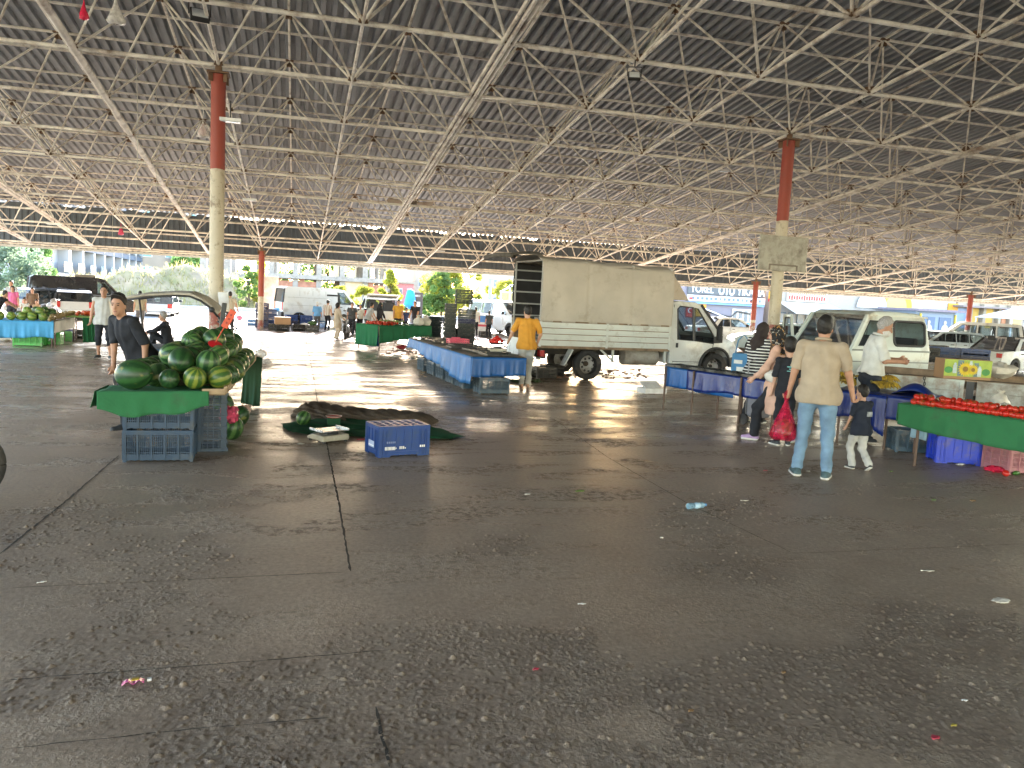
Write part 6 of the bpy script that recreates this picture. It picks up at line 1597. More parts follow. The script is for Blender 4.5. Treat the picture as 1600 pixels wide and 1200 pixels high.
obj('edge_rail', MB().box((FL / 2, 2.0, zt - .1), (FL, .05, .2)).box((FL / 2, .04, zt - .01), (FL, .06, .02)), mat('rust_and_groove_shade', (.24, .17, .11), .8), t)
obj('under_frame', MB().box((FL / 2, .5, .36), (FL * .96, .1, .16)).box((FL / 2, 1.5, .36), (FL * .96, .1, .16)), BLK, t)
for xx, n_ in ((.42, 9), (.92, 10)):
    chn = MB()
    for k in range(n_):
        c_ = Vector((xx + .01 * math.sin(k), -.045, zt - .02 - .042 * k)); M = Matrix.Rotation(PI / 2 if k % 2 else 0, 3, 'Z') @ Matrix.Rotation(PI / 2, 3, 'X')
        chn.tube([c_ + M @ Vector((.014 * math.cos(a), .026 * math.sin(a), 0)) for a in np.linspace(0, 2 * PI, 9)], .0055, 5, caps=False)
    obj('chain', chn, BLK, t)
obj('wheel_stub', MB().lathe([(.1, -.1), (.34, -.1), (.34, .1), (.1, .1)], 24, (1.7, .45, .34), 'Y'), RUBBER, t, smooth=40)
def onbed(px, py, z=zt - .1): return gp(px, py, z)
for k, (px, py) in enumerate(((1452, 566), (1478, 565), (1504, 566), (1530, 568), (1440, 560), (1466, 560))):
    q = onbed(px, py); crate('tray', (q.x, q.y + .15, zt - .1), frz + .02 * k, 'navy tray crate in the row on the rusty truck bed' if k in (1, 2, 3) else 'dark tray crate in the row on the rusty truck bed', 'crates on the truck bed', m=P_NAVY if k in (1, 2, 3) else P_BLACK)
    crate('tray', (q.x, q.y + .15, zt + .06), frz + .02 * k, 'upper navy tray crate in the row on the rusty truck bed' if k in (1, 2, 3) else 'upper dark tray crate in the row on the rusty truck bed', 'crates on the truck bed', m=plastic('mid_blue', (.02, .06, .2)) if k in (1, 2, 3) else P_BLACK)
q = onbed(1392, 572); crumple('tarp_bundle', (q.x, q.y, zt - .09), (.34, .25, .12), 'dark blue bundle on the truck bed beside the man in white', 'tarp', clothmat('denim_bundle', (.03, .06, .14), .9), 3)
for k in range(3):
    a, c_ = onbed(1395 + 10 * k, 578 - 4 * k), onbed(1478 + 6 * k, 583 - 4 * k); o = obj('plank', MB().bar((a.x, a.y, zt - .07 + .0 * k), (c_.x, c_.y, zt - .07), .12, .03), mat('grey_plank', (.30, .26, .21), .85, var=.3), None); tag(o, ['front loose plank on the truck bed left of the flower carton', 'middle loose plank on the truck bed left of the flower carton', 'rear loose plank on the truck bed left of the flower carton'][k], 'plank')
# flower carton
k0, k1 = gp(1474, 591, zt), gp(1548, 595, zt); ku = (k1 - k0).normalized(); L = (k1 - k0).length; krz = math.atan2(ku.y, ku.x); hB = .29
t = thing('flower_carton', 'printed green and yellow carton with sunflowers on the edge of the truck bed', 'box', k0, krz)
obj('carton', MB().box((L / 2, .16, hB / 2), (L, .3, hB)), CARD, t, bevel=.004)
PR = lambda n, c: mat('print_' + n, c, .6, var=.18, sc=9)
f = lambda mb: mb
obj('front_print', MB().box((L / 2, .0065, hB * .56), (L * .995, .006, hB * .84)), PR('lime', (.36, .48, .08)), t)
pr = MB(); pr.box((L * .34, .002, hB * .56), (L * .12, .004, hB * .8)); pr.box((L * .67, .002, hB * .5), (L * .1, .004, hB * .7)); obj('print_panel', pr, PR('slate', (.14, .22, .24)), t)
pr = MB()
for cx_, cz_ in ((.22, .5), (.55, .62), (.74, .38)): pr.box((L * cx_, -.001, hB * cz_), (L * .08, .004, hB * .42)); pr.lathe([(.02, -.001), (.012, -.004)], 10, (L * cx_, 0, hB * (cz_ + .26)), 'Y')
obj('print_bottle', pr, PR('pale', (.5, .6, .62)), t)
pr = MB()
for cx_, cz_ in ((.09, .45), (.88, .4)): pr.ball((L * cx_, .002, hB * cz_), (.06, .004, .05), 12, 6)
obj('print_leaf', pr, PR('leaf', (.07, .28, .08)), t)
pr = MB(); ct = MB()
for cx_, cz_, r in ((.44, .52, .115), (.60, .5, .085)):
    for k in range(18):
        a = 2 * PI * k / 18; c_ = Vector((L * cx_, -.004, hB * cz_)); d_ = Vector((math.cos(a), 0, math.sin(a))); e_ = Vector((-math.sin(a), 0, math.cos(a)))
        pr.add([c_ + d_ * r * .25, c_ + d_ * r * .6 + e_ * r * .13, c_ + d_ * r, c_ + d_ * r * .6 - e_ * r * .13], [(0, 1, 2, 3)])
    ct.ball((L * cx_, -.005, hB * cz_), (r * .34, .003, r * .34), 14, 6)
obj('print_flower', pr, PR('yellow', (.70, .52, .03)), t, solid=.001); obj('print_flower_eye', ct, PR('brown', (.28, .17, .03)), t)
crumple('plastic_sheet', gp(1566, 590, zt) + Vector((0, .1, -.02)), (.30, .2, .26), 'big crumpled clear plastic sheet right of the flower carton', 'plastic sheet', FILLW, 21)

# ================================================================== OTHER VEHICLES
SILVER = paint('silver', (.34, .40, .44)); GREYW = paint('grey_white', (.50, .52, .53)); BLACKP = paint('black', (.012, .012, .014), (.1, .09, .08), .12, .22); PALEW = paint('pale_white', (.60, .66, .70), amt=.15)
def at(px, py, dx=0, dy=0): g_ = gp(px, py); return g_ + Vector((dx, dy, 0))
def face(px, py, yaw=0): g_ = gp(px, py); return math.atan2(g_.y, g_.x) + R_(yaw)   # pointing away from the viewer, plus yaw
car('white_sedan', 'white boxy sedan seen from its rear corner at the right edge', 'car', at(1530, 583), face(1530, 583, -32), paint('sedan_white', (.58, .60, .58), amt=.1), 'sedan', 3.9, 1.55, 1.28, sz=.28, rim=RIM)
car('silver_hatchback', 'silver car with a red tail lamp parked behind the truck bed crates', 'car', at(1531, 566), face(1510, 566, 118), SILVER, 'hatch', 3.7, 1.55, 1.3, sz=.27)
car('grey_van', 'low grey van with big rear window behind the white sedan', 'van', at(1592, 562), face(1590, 562, 100), GREYW, 'minivan', 4.4, 1.7, 1.75, sz=.29)
car('white_car', 'white car half hidden behind the nose of the covered truck', 'car', at(1080, 535), face(1100, 535, -60), WHITE_P, 'sedan', 4.0, 1.6, 1.35, sz=.27)
car('pale_hatchback', 'pale blue hatchback seen through the open door of the crew cab', 'car', at(1282, 556), face(1270, 556, 108), paint('pale_blue', (.30, .40, .46)), 'hatch', 3.8, 1.6, 1.3, sz=.27)
car('white_coupe', 'white car behind the rear of the crew cab', 'car', at(1462, 560), face(1460, 560, 70), WHITE_P, 'hatch', 3.6, 1.55, 1.3, sz=.27)
car('white_minivan', 'white minivan parked nose to the viewer behind the man in yellow', 'van', at(757, 521, 0, 1.2), face(780, 530, 180 + 38), PALEW, 'minivan', 4.2, 1.65, 1.62, sz=.30)
oh = car('open_hatchback', 'white hatchback with raised tailgate behind the far green table', 'car', at(602, 524, 0, 1.5), face(602, 524, 4), PALEW, 'hatch', 3.9, 1.6, 1.52, sz=.29, cut_rear=True)
tgm = MB().bar((.3, 0, 1.50), (-.55, 0, 1.62), 1.35, .05); obj('tailgate', tgm, PALEW, oh, bevel=.02); obj('tailgate_glass', MB().bar((.1, 0, 1.50), (-.3, 0, 1.555), 1.1, .02), DARKG, oh)
vv = car('white_van', 'pale white panel van with its sliding side door open behind the crates', 'van', at(434, 509, 0, .9), face(490, 509, -88 + 14), PALEW, 'van', 4.0, 1.7, 1.78, sz=.30)
vf = lambda x, z: .85 + .004 - max(0, (z - 1.03)) * .13
so_ = MB().add([(x, -(vf(x, z)), z) for x, z in ((2.0, .55), (2.0, 1.50), (2.62, 1.50), (2.62, .55))], [(0, 1, 2, 3)]); obj('opening_shade', so_, DARKIN, vv)  # flat dark sheet on the closed side, standing in for the shaded opening
gp_ = MB()
for x in (.75, 1.35, 1.95): gp_.bar((x, -(vf(x, .5) + .004), .45), (x, -(vf(x, 1.6) + .004), 1.62), .006, .014)
for z in (.95, 1.3): gp_.bar((.2, -(vf(.2, z) + .004), z), (1.95, -(vf(1.9, z) + .004), z), .006, .012)
obj('panel_groove', gp_, mat('groove', (.3, .36, .38), .6), vv)
bv = car('black_van', 'long black van with a roof unit behind the far left stall', 'van', at(34, 494, 0, .8), face(90, 494, -85), BLACKP, 'van', 4.0, 1.7, 1.72, sz=.3)
obj('roof_unit', MB().box((2.1, 0, 1.77), (.8, .9, .14)), BLACKP, bv, bevel=.03); obj('trim_line', MB().bar((.1, -.853, .98), (3.0, -.853, .98), .006, .02), SILVER, bv)
car('white_estate', 'white car parked tail to the viewer behind the far left stall', 'car', at(117, 500), face(117, 500, 2), paint('estate_white', (.55, .55, .53)), 'hatch', 3.8, 1.5, 1.18, sz=.26)
car('dark_car', 'dark car behind the group at the far left stall', 'car', at(10, 497, 0, 1.), face(10, 497, -60), paint('dark', (.05, .06, .07)), 'hatch', 3.8, 1.5, 1.2, sz=.26)
pu = car('white_pickup', 'white van with dark lettering on its tail behind the striped canopy', 'van', at(238, 495, 0, .5), face(238, 495, -6), paint('pickup_white', (.58, .60, .60)), 'minivan', 4.0, 1.75, 1.05, sz=.27)
lt = MB()
for k in range(11):
    if k not in (5,): lt.box((-.02, .36 - .062 * k, .82 + .0), (.012, .04, .05))
obj('lettering', lt, mat('dark_letter', (.06, .07, .09), .5), pu)
st = thing('banner_stand', 'blue white and red printed panel behind the dark crate stacks', 'panel', gp(757, 523) + Vector((-.1, .2, 0)), face(757, 523) - PI / 2)
obj('board', MB().box((0, 0, .45), (.85, .05, .9)), mat('panel_white', (.6, .62, .64), .6), st); obj('blue_band', MB().box((0, -.028, .72), (.85, .008, .3)), mat('panel_blue', (.06, .22, .6), .5), st); obj('red_band', MB().box((-.02, -.028, .42), (.75, .008, .1)), mat('panel_red', (.5, .06, .1), .5), st)
crate('box', gp(758, 527), .1, 'black crate on the floor before the printed panel', m=P_BLACK)
# motorcycles
def motorcycle(label, pos, heading, s=1., colr=(.02, .02, .022), lean=.12):
    t = thing('motorcycle', label, 'motorcycle', pos, heading); t.scale = (s, s, s); t.rotation_euler = (lean, 0, heading)
    pm_ = paint('moto' + str(colr[0]), colr); r = .3
    for x in (-.62, .62):
        wn = obj('wheel', MB().tube([(x + r * math.cos(a), 0, r + r * math.sin(a)) for a in np.linspace(0, 2 * PI, 25)], .055, 8, caps=False), RUBBER, t, smooth='all')
        sp_ = MB().tube([(x, -.06, r), (x, .06, r)], .05, 10)
        for k in range(10):
            a = 2 * PI * k / 10; sp_.tube([(x, 0, r), (x + .26 * math.cos(a), 0, r + .26 * math.sin(a))], .008, 4)
        obj('spoke', sp_, RIM, wn)
    fr = MB(); fr.tube([(-.62, .09, r), (-.2, .1, .45), (.1, .05, .6), (.4, 0, .82)], .025, 8); fr.tube([(-.62, -.09, r), (-.2, -.1, .45), (.1, -.05, .6)], .025, 8); obj('frame', fr, BLK, t, smooth=50)
    fk = MB()
    for y in (-.09, .09): fk.tube([(.62, y, r), (.40, y, .92)], .022, 8)
    obj('fork', fk, RIM, t, smooth=50)
    obj('handlebar', MB().tube([(.25, -.36, 1.0), (.36, -.2, 1.02), (.4, 0, .96), (.36, .2, 1.02), (.25, .36, 1.0)], .016, 8), BLK, t, smooth='all')
    obj('tank', MB().ball((.18, 0, .78), (.27, .14, .13), 16, 10), pm_, t, smooth='all'); obj('seat', MB().ball((-.3, 0, .76), (.38, .13, .07), 16, 8), BLK, t, smooth='all')
    obj('engine', MB().box((.05, 0, .42), (.4, .28, .3)).lathe([(.12, -.18), (.12, .18)], 14, (.0, 0, .36), 'Y'), mat('engine_grey', (.14, .14, .14), .5, metal=.5), t, bevel=.03)
    obj('headlight', MB().lathe([(.02, -.02), (.08, 0), (.085, .06), (.0, .08)], 16, (.5, 0, .88), 'X'), CLRL, t, smooth=40); obj('fairing', MB().ball((.48, 0, .98), (.07, .14, .12), 12, 8), pm_, t, smooth='all')
    obj('mudguard', MB().tube([(.62 + .36 * math.cos(a), 0, r + .36 * math.sin(a)) for a in np.linspace(.5, 2.3, 9)], .045, 6), pm_, t, smooth='all'); obj('mudguard', MB().tube([(-.62 + .36 * math.cos(a), 0, r + .36 * math.sin(a)) for a in np.linspace(.9, 2.6, 9)], .045, 6), pm_, t, smooth='all')
    for y in (-1, 1): obj('mirror', MB().tube([(.34, y * .22, 1.02), (.3, y * .34, 1.2)], .008, 5).ball((.3, y * .36, 1.24), (.02, .07, .045), 10, 6), BLK, t)
    obj('exhaust', MB().tube([(.1, -.14, .3), (-.3, -.17, .28), (-.75, -.17, .36)], [.025, .035, .045], 8), RIM, t, smooth=50)
motorcycle('black motorcycle standing nose to the viewer among the far shoppers', gp(543, 530) + Vector((0, .5, 0)), face(543, 530, 176), .82)
motorcycle('white and black scooter parked behind the far left melons', gp(80, 506), face(80, 506, 205), .85, (.3, .3, .3))
motorcycle('second motorcycle beside the black one in the far crowd', gp(556, 523) + Vector((0, .6, 0)), face(556, 523, 170), .78, (.05, .06, .09))
# tyre at the left edge
wp = gp(-60, 784); t = thing('parked_scooter', 'dark scooter wheel cut by the left edge of the floor', 'scooter', (wp.x, wp.y, 0), .5)
obj('tyre', MB().tube([(.24 * math.cos(a), 0, .27 + .24 * math.sin(a)) for a in np.linspace(0, 2 * PI, 33)], .065, 10, caps=False), RUBBER, t, smooth='all'); sp_ = MB().tube([(0, -.06, .27), (0, .06, .27)], .05, 10)
for k in range(9): sp_.tube([(0, 0, .27), (.2 * math.cos(k * .7), 0, .27 + .2 * math.sin(k * .7))], .012, 5)
obj('rim', sp_, RIM, t)
# canopy of a three wheeler behind the melon stall
yc = 13.2
cp = [gy(196, 466, yc), gy(230, 461, yc), gy(275, 459, yc), gy(298, 460, yc), gy(315, 467, yc), gy(330, 478, yc), gy(341, 491, yc)]
t = thing('canopy_tricycle', 'cream canopied cargo tricycle with black bars behind the melon stall', 'tricycle', (0, 0, 0))
def can(a, b):
    i = min(len(cp) - 2, int(a * (len(cp) - 1))); f_ = a * (len(cp) - 1) - i; p = cp[i].lerp(cp[i + 1], f_); return p + Vector((0, 1.25 * b - .1, .03 * math.sin(b * PI)))
obj('canopy', MB().grid(can, 30, 10), mat('canopy_cream', (.46, .42, .35), .7, var=.15, dirt=(.2, .17, .13)), t, smooth='all', solid=.03)
for dy in (-.11, 1.1):
    obj('roof_bow', MB().tube([p + Vector((0, dy, -.03)) for p in cp], .016, 8), BLK, t, smooth='all')
e_ = cp[-1]
for dy in (-.1, 1.1):
    fk = MB(); fk.tube([e_ + Vector((0, dy, -.02)), e_ + Vector((.11, dy, -.22)), e_ + Vector((.15, dy, -.28)), e_ + Vector((.05, dy, -.50)), e_ + Vector((.02, dy, -.9))], .017, 8); fk.tube([e_ + Vector((0, dy, -.1)), e_ + Vector((.20, dy, -.27)), e_ + Vector((.1, dy, -.52))], .014, 8); obj('fork_bar', fk, BLK, t, smooth='all')
    fk = MB(); fk.tube([cp[0] + Vector((0, dy, 0)), cp[0] + Vector((.05, dy, -.5)), cp[0] + Vector((.05, dy, -1.0))], .016, 8); obj('support_bar', fk, BLK, t, smooth='all')
obj('joint_clamp', MB().ball(gy(331, 484, yc - .12), .045, 12, 8), BLK, t, smooth='all')
q = gy(347, 505, yc - .3); obj('mirror_post', MB().box((q.x, q.y, q.z), (.07, .05, .62), Matrix.Rotation(R_(6), 3, 'Y')), mat('post_black', (.03, .033, .036), .5), t, bevel=.01)
bd = MB(); b0_ = Vector((cp[0].x, yc, 0)); w_ = cp[-1].x - cp[0].x
bd.box((b0_.x + w_ * .5, yc + .5, .56), (w_ * 1.0, 1.1, .34)); obj('cargo_box', bd, mat('tricycle_blue', (.05, .09, .14), .5), t, bevel=.03)
for xx, yy in ((.1, -.05), (.1, 1.05), (w_, .5)): wheel(t, b0_.x + xx, yc + yy, .26, .1)
fr_ = MB(); a_, c_ = gy(166, 470, yc - 1.0), gy(182, 505, yc - 1.0)
def tas(a, b): return Vector((cp[0].x - .22 + .17 * a + .06 * b * (1 - a), yc - .05, cp[0].z - .06 - .42 * b - .1 * a * 0))
tt = thing('tasselled_cloth', 'striped tan cloth with white tassels hung from the canopy beside the man in black', 'cloth', (0, 0, 0)); obj('cloth_sheet', MB().grid(tas, 10, 10), striped('tan_stripes', (.45, .30, .18), (.58, .50, .40), .12, 'X'), tt, solid=.01)
for k in range(7): obj('tassel', MB().tube([tas(k / 6, 1), tas(k / 6, 1) - Vector((0, 0, .1))], [.012, .018], 6), WHITE_C, tt)
# ================================================================== PEOPLE
def away(px, py, yaw=0): g_ = gp(px, py); return math.atan2(g_.y, g_.x) + R_(yaw)
def hgt(px, py, top): g_ = gp(px, py); return (py - top) / scl(g_) 
BLACKC = cloth('black', (.010, .012, .018)); NAVYC = cloth('navy', (.012, .018, .035)); DENIM = mat('denim', (.15, .245, .35), .85, var=.28, sc=7, bmp=.3, bsc=120); BEIGEC = cloth('beige', (.38, .305, .22)); GREYC = cloth('grey', (.34, .34, .33)); LGREY = cloth('light_grey', (.46, .46, .44)); WHITEC = cloth('white', (.60, .61, .58)); YELC = cloth('mustard', (.58, .27, .03)); PINKC = cloth('powder_pink', (.60, .38, .29)); NAVT = cloth('dark_trouser', (.014, .02, .032))
SHOEB = mat('shoe_dark', (.03, .035, .04), .6); SOLEW = mat('sole_white', (.62, .61, .57), .6); LILAC = mat('shoe_lilac', (.36, .24, .42), .6); SHOEG = mat('shoe_teal', (.05, .09, .10), .7, var=.4, sc=30)
# man with the red bag, back to us
p0 = gp(1267, 744)
man, I = person('man in beige polo shirt and pale jeans carrying a red bag, back to the viewer', p0, away(1262, 744, -4), hgt(1262, 744, 494), vox=.0075, girth=1.12, shirt=BEIGEC, sleeve=.86, hem=.07, fold=.006, pants=DENIM, shoes=SHOEG, sole=SOLEW,
    feet=[(-.15, -.02, 0, .35), (.15, -.03, 0, -.1)], hands=[(-.33, .05, .80), (.36, .12, .83)], poles=((-.5, -.6, 0), (.6, -.5, 0)), hair=HAIRB, head=(-.1, .0), curl=1.15, skin=SKIN)
obj('collar', MB().tube([Vector(I['nk']) + Vector((.072 * math.cos(a), -.004 + .07 * math.sin(a), .018 - .012 * math.sin(a))) for a in np.linspace(R_(150), R_(390), 16)], .016, 8), BEIGEC, man, smooth='all')
hw = I['w'](I['wr'][0])
def carried_bag(top, h, r, label):
    rn = random.Random(5); t = thing('carrier_bag', label, 'plastic bag', top)
    n = 22; prof = [(.06, .03), (.10, -.04), (.2, -.16), (.42, -.34), (.72, -.56), (.96, -.78), (1., -.9), (.8, -1.0), (.1, -1.01)]; vs = []; fs = []
    for a, z in prof:
        for k in range(n): q = a * (1 + .10 * math.sin(k * 3.3) + rn.uniform(-.05, .05)); vs.append((r * q * math.cos(2 * PI * k / n), r * .8 * q * math.sin(2 * PI * k / n), h * z))
    for i in range(len(prof) - 1):
        for k in range(n): fs.append((i * n + k, i * n + (k + 1) % n, (i + 1) * n + (k + 1) % n, (i + 1) * n + k))
    obj('bag', MB().add(vs, fs), film('carrier_red', (.72, .03, .10), .30, .2), t, smooth='all')
    for s in (-1, 1): obj('handle', MB().tube([(s * .015, 0, -.05 * h), (s * .03, 0, .04), (s * .005, .0, .075), (-s * .015, 0, .03)], .014, 6), film('carrier_red', (.72, .03, .10), .30, .2), t, smooth='all')
bz = hw.z - .06
carried_bag(Vector((hw.x - .02, hw.y, bz)), .47, .15, 'red carrier bag with a melon in it, held by the man in beige')
melon('pale', Vector((hw.x - .02, hw.y, bz - .335)), .098, 'round netted melon inside the red carrier bag', None, (.5, .5, 0))
# toddler
pt = gp(1339, 733); kid, K2 = person('toddler in navy tee and grey trousers holding the beige man by the hand', pt, away(1339, 733, 42), hgt(1339, 733, 604), vox=.0075, child=True, girth=1.12, shirt=NAVYC, sleeve=.95, hem=.12, pants=LGREY, shoes=SHOEB, sole=SOLEW,
    feet=[(-.10, .08, 0, .1), (.09, -.2, .05, -.25, -.5)], hands=[(-.27, .20, .75), (.10, .16, 1.42)], poles=((-.5, -.6, 0), (.8, -.3, -.6)), hair=HAIRB, pel=(0, 0, .905), long='wide', head=(.3, .1), curl=.7, skin=SKIN2)
kk = K2['k']; obj('back_print', MB().box((.05 * kk, -.155 * kk, 1.2 * kk), (.13 * kk, .008, .10 * kk)), mat('print_grey', (.3, .33, .36), .8, var=.5, sc=20), kid)
# boy
pb = gp(1222, 696); boy, K3 = person('boy in black tee and trousers with a small print, back to the viewer', pb, away(1226, 696, 12), hgt(1226, 696, 533), vox=.0085, child=True, girth=.92, shirt=BLACKC, sleeve=.92, hem=.06, pants=BLACKC, shoes=SHOEB, sole=SOLEW, hands=[(-.24, .08, .80), (.24, .1, .80)], hair=HAIRB, feet=[(-.1, 0, 0, .5), (.09, .05, 0, -.1)], skin=SKIN2)
kk = K3['k']; obj('back_print', MB().box((.02 * kk, -.121 * kk, 1.33 * kk), (.12, .008, .012)).box((.03 * kk, -.124 * kk, 1.295 * kk), (.08, .008, .012)).box((.01 * kk, -.126 * kk, 1.26 * kk), (.10, .008, .01)), mat('print_teal', (.2, .5, .5), .7), boy)
# woman in stripes
ps = gp(1174, 660); ws, S1 = person('woman in black and white striped top and black trousers, dark headscarf', ps, away(1174, 660, -38), hgt(1174, 660, 504), vox=.009, female=True, girth=1.08, shirt=striped('bw_stripes', (.012, .012, .016), (.62, .62, .60), .048), sleeve=1.35, hem=.20, pants=BLACKC, shoes=SHOEB, sole=SOLEW, hands=[(-.22, .2, .95), (.2, .26, 1.0)], scarf=cloth('brown_scarf', (.028, .02, .018)), head=(-.2, .1), lean=.08, feet=[(-.14, .0, 0, .2), (.12, .06, 0, -.1)])
t = thing('shoulder_bag', 'blue printed cloth bag on the shoulder of the woman in stripes', 'bag', S1['w'](Vector(S1['chest']) + Vector((-.25, -.06, -.22))), away(1174, 660, -20)); 
obj('bag', MB().box((0, 0, -.05), (.12, .34, .42), taper=(1.2, .9)), cloth('bag_blue', (.06, .19, .36)), t, bevel=.03); obj('strap', MB().tube([(0, -.12, .15), (.02, -.08, .36), (.05, .02, .46), (.02, .1, .36), (0, .12, .15)], .012, 6), cloth('bag_blue', (.06, .19, .36)), t); obj('print', MB().box((-.068, .04, .02), (.006, .14, .06)).box((-.068, .0, -.1), (.006, .12, .08)), WHITEC, t)
# woman in pink coat
pw = gp(1207, 690); wp_, W1 = person('woman in long powder pink cardigan and flowered black headscarf walking left', pw, away(1207, 690, 78), hgt(1207, 690, 506), vox=.008, female=True, girth=.98, shirt=PINKC, sleeve=1.85, hem=.42, pants=BLACKC, long='wide', shoes=LILAC, sole=SOLEW, hands=[(-.2, .3, .94), (.2, .24, .98)], feet=[(-.08, .30, 0, .1), (.09, -.30, .04, 0, -.35)], pel=(0, -.0, .89), scarf=flowered('flower_scarf', (.012, .011, .012), ((.42, .22, .06), (.35, .33, .28)), 18), skin=SKIN2, head=(.32, .0), lean=.05)
t = thing('crossbody_bag', 'white waist bag worn over the pink cardigan', 'bag', W1['w'](Vector(W1['P']) + Vector((-.17, .02, .09))), away(1207, 690, 78) - PI / 2); obj('pouch', MB().ball((0, 0, 0), (.06, .13, .09), 16, 10), mat('bag_white', (.6, .58, .52), .6), t, smooth='all'); obj('zip', MB().box((-.06, 0, .04), (.01, .18, .012)), RIM, t)
q = gp(1183, 664); t = thing('shopping_trolley', 'grey two wheeled shopping trolley between the two women', 'trolley', q, .3)
obj('bag', MB().box((0, 0, .45), (.3, .24, .66), taper=(1.08, 1.05)), cloth('trolley_grey', (.17, .17, .19)), t, bevel=.04); obj('frame', MB().tube([(-.12, .14, .05), (-.12, .16, .98), (0, .16, 1.0), (.12, .16, .98), (.12, .14, .05)], .012, 8), RIM, t, smooth='all'); obj('front_pocket', MB().box((0, -.128, .62), (.14, .03, .28)), mat('pocket_red', (.5, .04, .12), .6), t, bevel=.01)
for s in (-1, 1): obj('wheel', MB().lathe([(.02, -.02), (.085, -.02), (.085, .02), (.02, .02)], 20, (s * .19, .12, .085), 'X'), RUBBER, t, smooth=40)
# man in white
pm = gp(1349, 690); mw, M1 = person('bearded grey haired man in white shirt standing behind the bananas, in profile', pm, away(1372, 690, -78), hgt(1372, 690, 494), vox=.008, girth=1.12, shirt=WHITEC, sleeve=.95, hem=-.07, pants=NAVT, shoes=SHOEB, hands=[(-.04, .35, 1.16), (.08, .36, 1.14)], poles=((-.5, -.8, -.8), (.5, -.8, -.8)), hair=HAIRG, beard=HAIRW, head=(0, .32), lean=.10, curl=.9, openhand=((0, 0, 1), (0, 0, 1)))
obj('collar', MB().tube([Vector(M1['nk']) + Vector((.074 * math.cos(a), .014 + .074 * math.sin(a), .012 - .02 * math.sin(a))) for a in np.linspace(R_(120), R_(420), 16)], .015, 8), WHITEC, mw, smooth='all'); obj('belt', MB().tube([Vector(M1['P']) + Vector((.195 * math.cos(a), .145 * math.sin(a), .02)) for a in np.linspace(0, 2 * PI, 25)], .016, 6, caps=False), BLACKC, mw)
# man in mustard
py_ = gp(819, 606); person('man in mustard tee and pale grey trousers seen from behind by the truck', py_, away(819, 606, 4), hgt(819, 606, 478), vox=.009, girth=1.03, shirt=YELC, sleeve=.9, hem=.05, pants=LGREY, barefoot=True, hands=[(-.38, .22, .96), (.24, .14, .95)], poles=((-.8, -.3, 0), (.6, -.7, 0)), hair=HAIRB, head=(.35, .05), feet=[(-.06, 0, 0, .2), (.08, .08, 0, -.1)], skin=SKIN2)
# vendor in black
pv = gp(200, 676); vb_, V1 = person('young man in black printed tee leaning over the left of the melon stall', pv, away(200, 676, 122), 1.70, vox=.0075, girth=1.08, shirt=BLACKC, sleeve=.95, hem=.06, pants=BLACKC, shoes=SHOEB, lean=.50, pel=(0, -.18, .90), hands=[(.16, .10, .78), (-.02, .36, .74)][::-1] if False else [(-.24, -.06, .82), (.10, .12, .74)], poles=((-.5, -.9, .2), (.6, -.6, 0)), hair=HAIRB, hairstyle='quiff', head=(.62, -.12), skin=SKIN, beard=None)
d_ = (V1['wr'][0] - V1['el'][0]).normalized(); c_ = V1['wr'][0] - d_ * .03; a1 = d_.orthogonal().normalized(); a2 = d_.cross(a1)
obj('wristwatch', MB().tube([c_ + (a1 * math.cos(a) + a2 * math.sin(a)) * .034 for a in np.linspace(0, 2 * PI, 17)], .012, 8, caps=False), mat('watch_steel', (.4, .42, .38), .3, metal=.8), vb_, smooth='all')
# man in grey tank top
pg = gp(163, 561); person('man in grey sleeveless top and black shorts walking behind the stall', pg, away(163, 561, 172), hgt(163, 561, 447), vox=.010, girth=1.12, shirt=LGREY, sleeve=0, hem=.05, pants=BLACKC, shorts=True, shoes=SHOEB, hair=HAIRB, hands=[(-.28, .08, .86), (.30, .05, .82)], feet=[(-.14, .1, 0, .3), (.14, -.06, 0, -.3)], skin=SKIN)
TANC = cloth('olive_tan', (.30, .27, .19)); BROWNC = cloth('brown_vest', (.16, .10, .06)); 
def far(label, px, py, top, yaw, shirt, pants, vox=.014, **k):
    k.setdefault('hair', HAIRB); return person(label, gp(px, py), away(px, py, yaw), hgt(px, py, top), vox=vox, shirt=shirt, pants=pants, shoes=k.pop('shoes', SHOEB), **k)
far('man in olive shirt walking away behind the tricycle canopy', 219, 515, 455, 5, TANC, cloth('grey_trouser', (.10, .10, .11)), girth=1.1)
far('man in beige shirt with a pink bag right of the left column', 359, 518, 456, -10, cloth('sand_tee', (.40, .36, .28)), BLACKC, hands=[(-.24, .05, .8), (.34, .12, .82)])
q = gp(359, 518); crumple('plastic_bag', q + Vector((.34, -.05, .42)), (.13, .1, .2), 'pink bag in the hand of the man right of the left column', 'plastic bag', PINKF, 3)
# seated grey haired man
q = gp(262, 552); person('grey haired man in black sitting low behind the melon stall', q, away(262, 552, 80), 1.6, vox=.011, pel=(0, 0, .30), shirt=BLACKC, sleeve=1.9, pants=BLACKC, shoes=SHOEB, hair=HAIRG, feet=[(-.14, .42, 0, 0), (.14, .42, 0, 0)], hands=[(-.2, .5, .55), (.2, .5, .52)], poles=((-.8, 0, -.5), (.8, 0, -.5)), kpole=(0, .3, 1), lean=.15)
t = thing('low_stool', 'small wooden stool under the seated grey haired man', 'stool', q, 0); obj('seat', MB().box((0, 0, .165), (.34, .3, .03)), WOOD, t)
for s in (-1, 1):
    for s2 in (-1, 1): obj('leg', MB().box((s * .13, s2 * .11, .075), (.03, .03, .15)), WOOD, t)
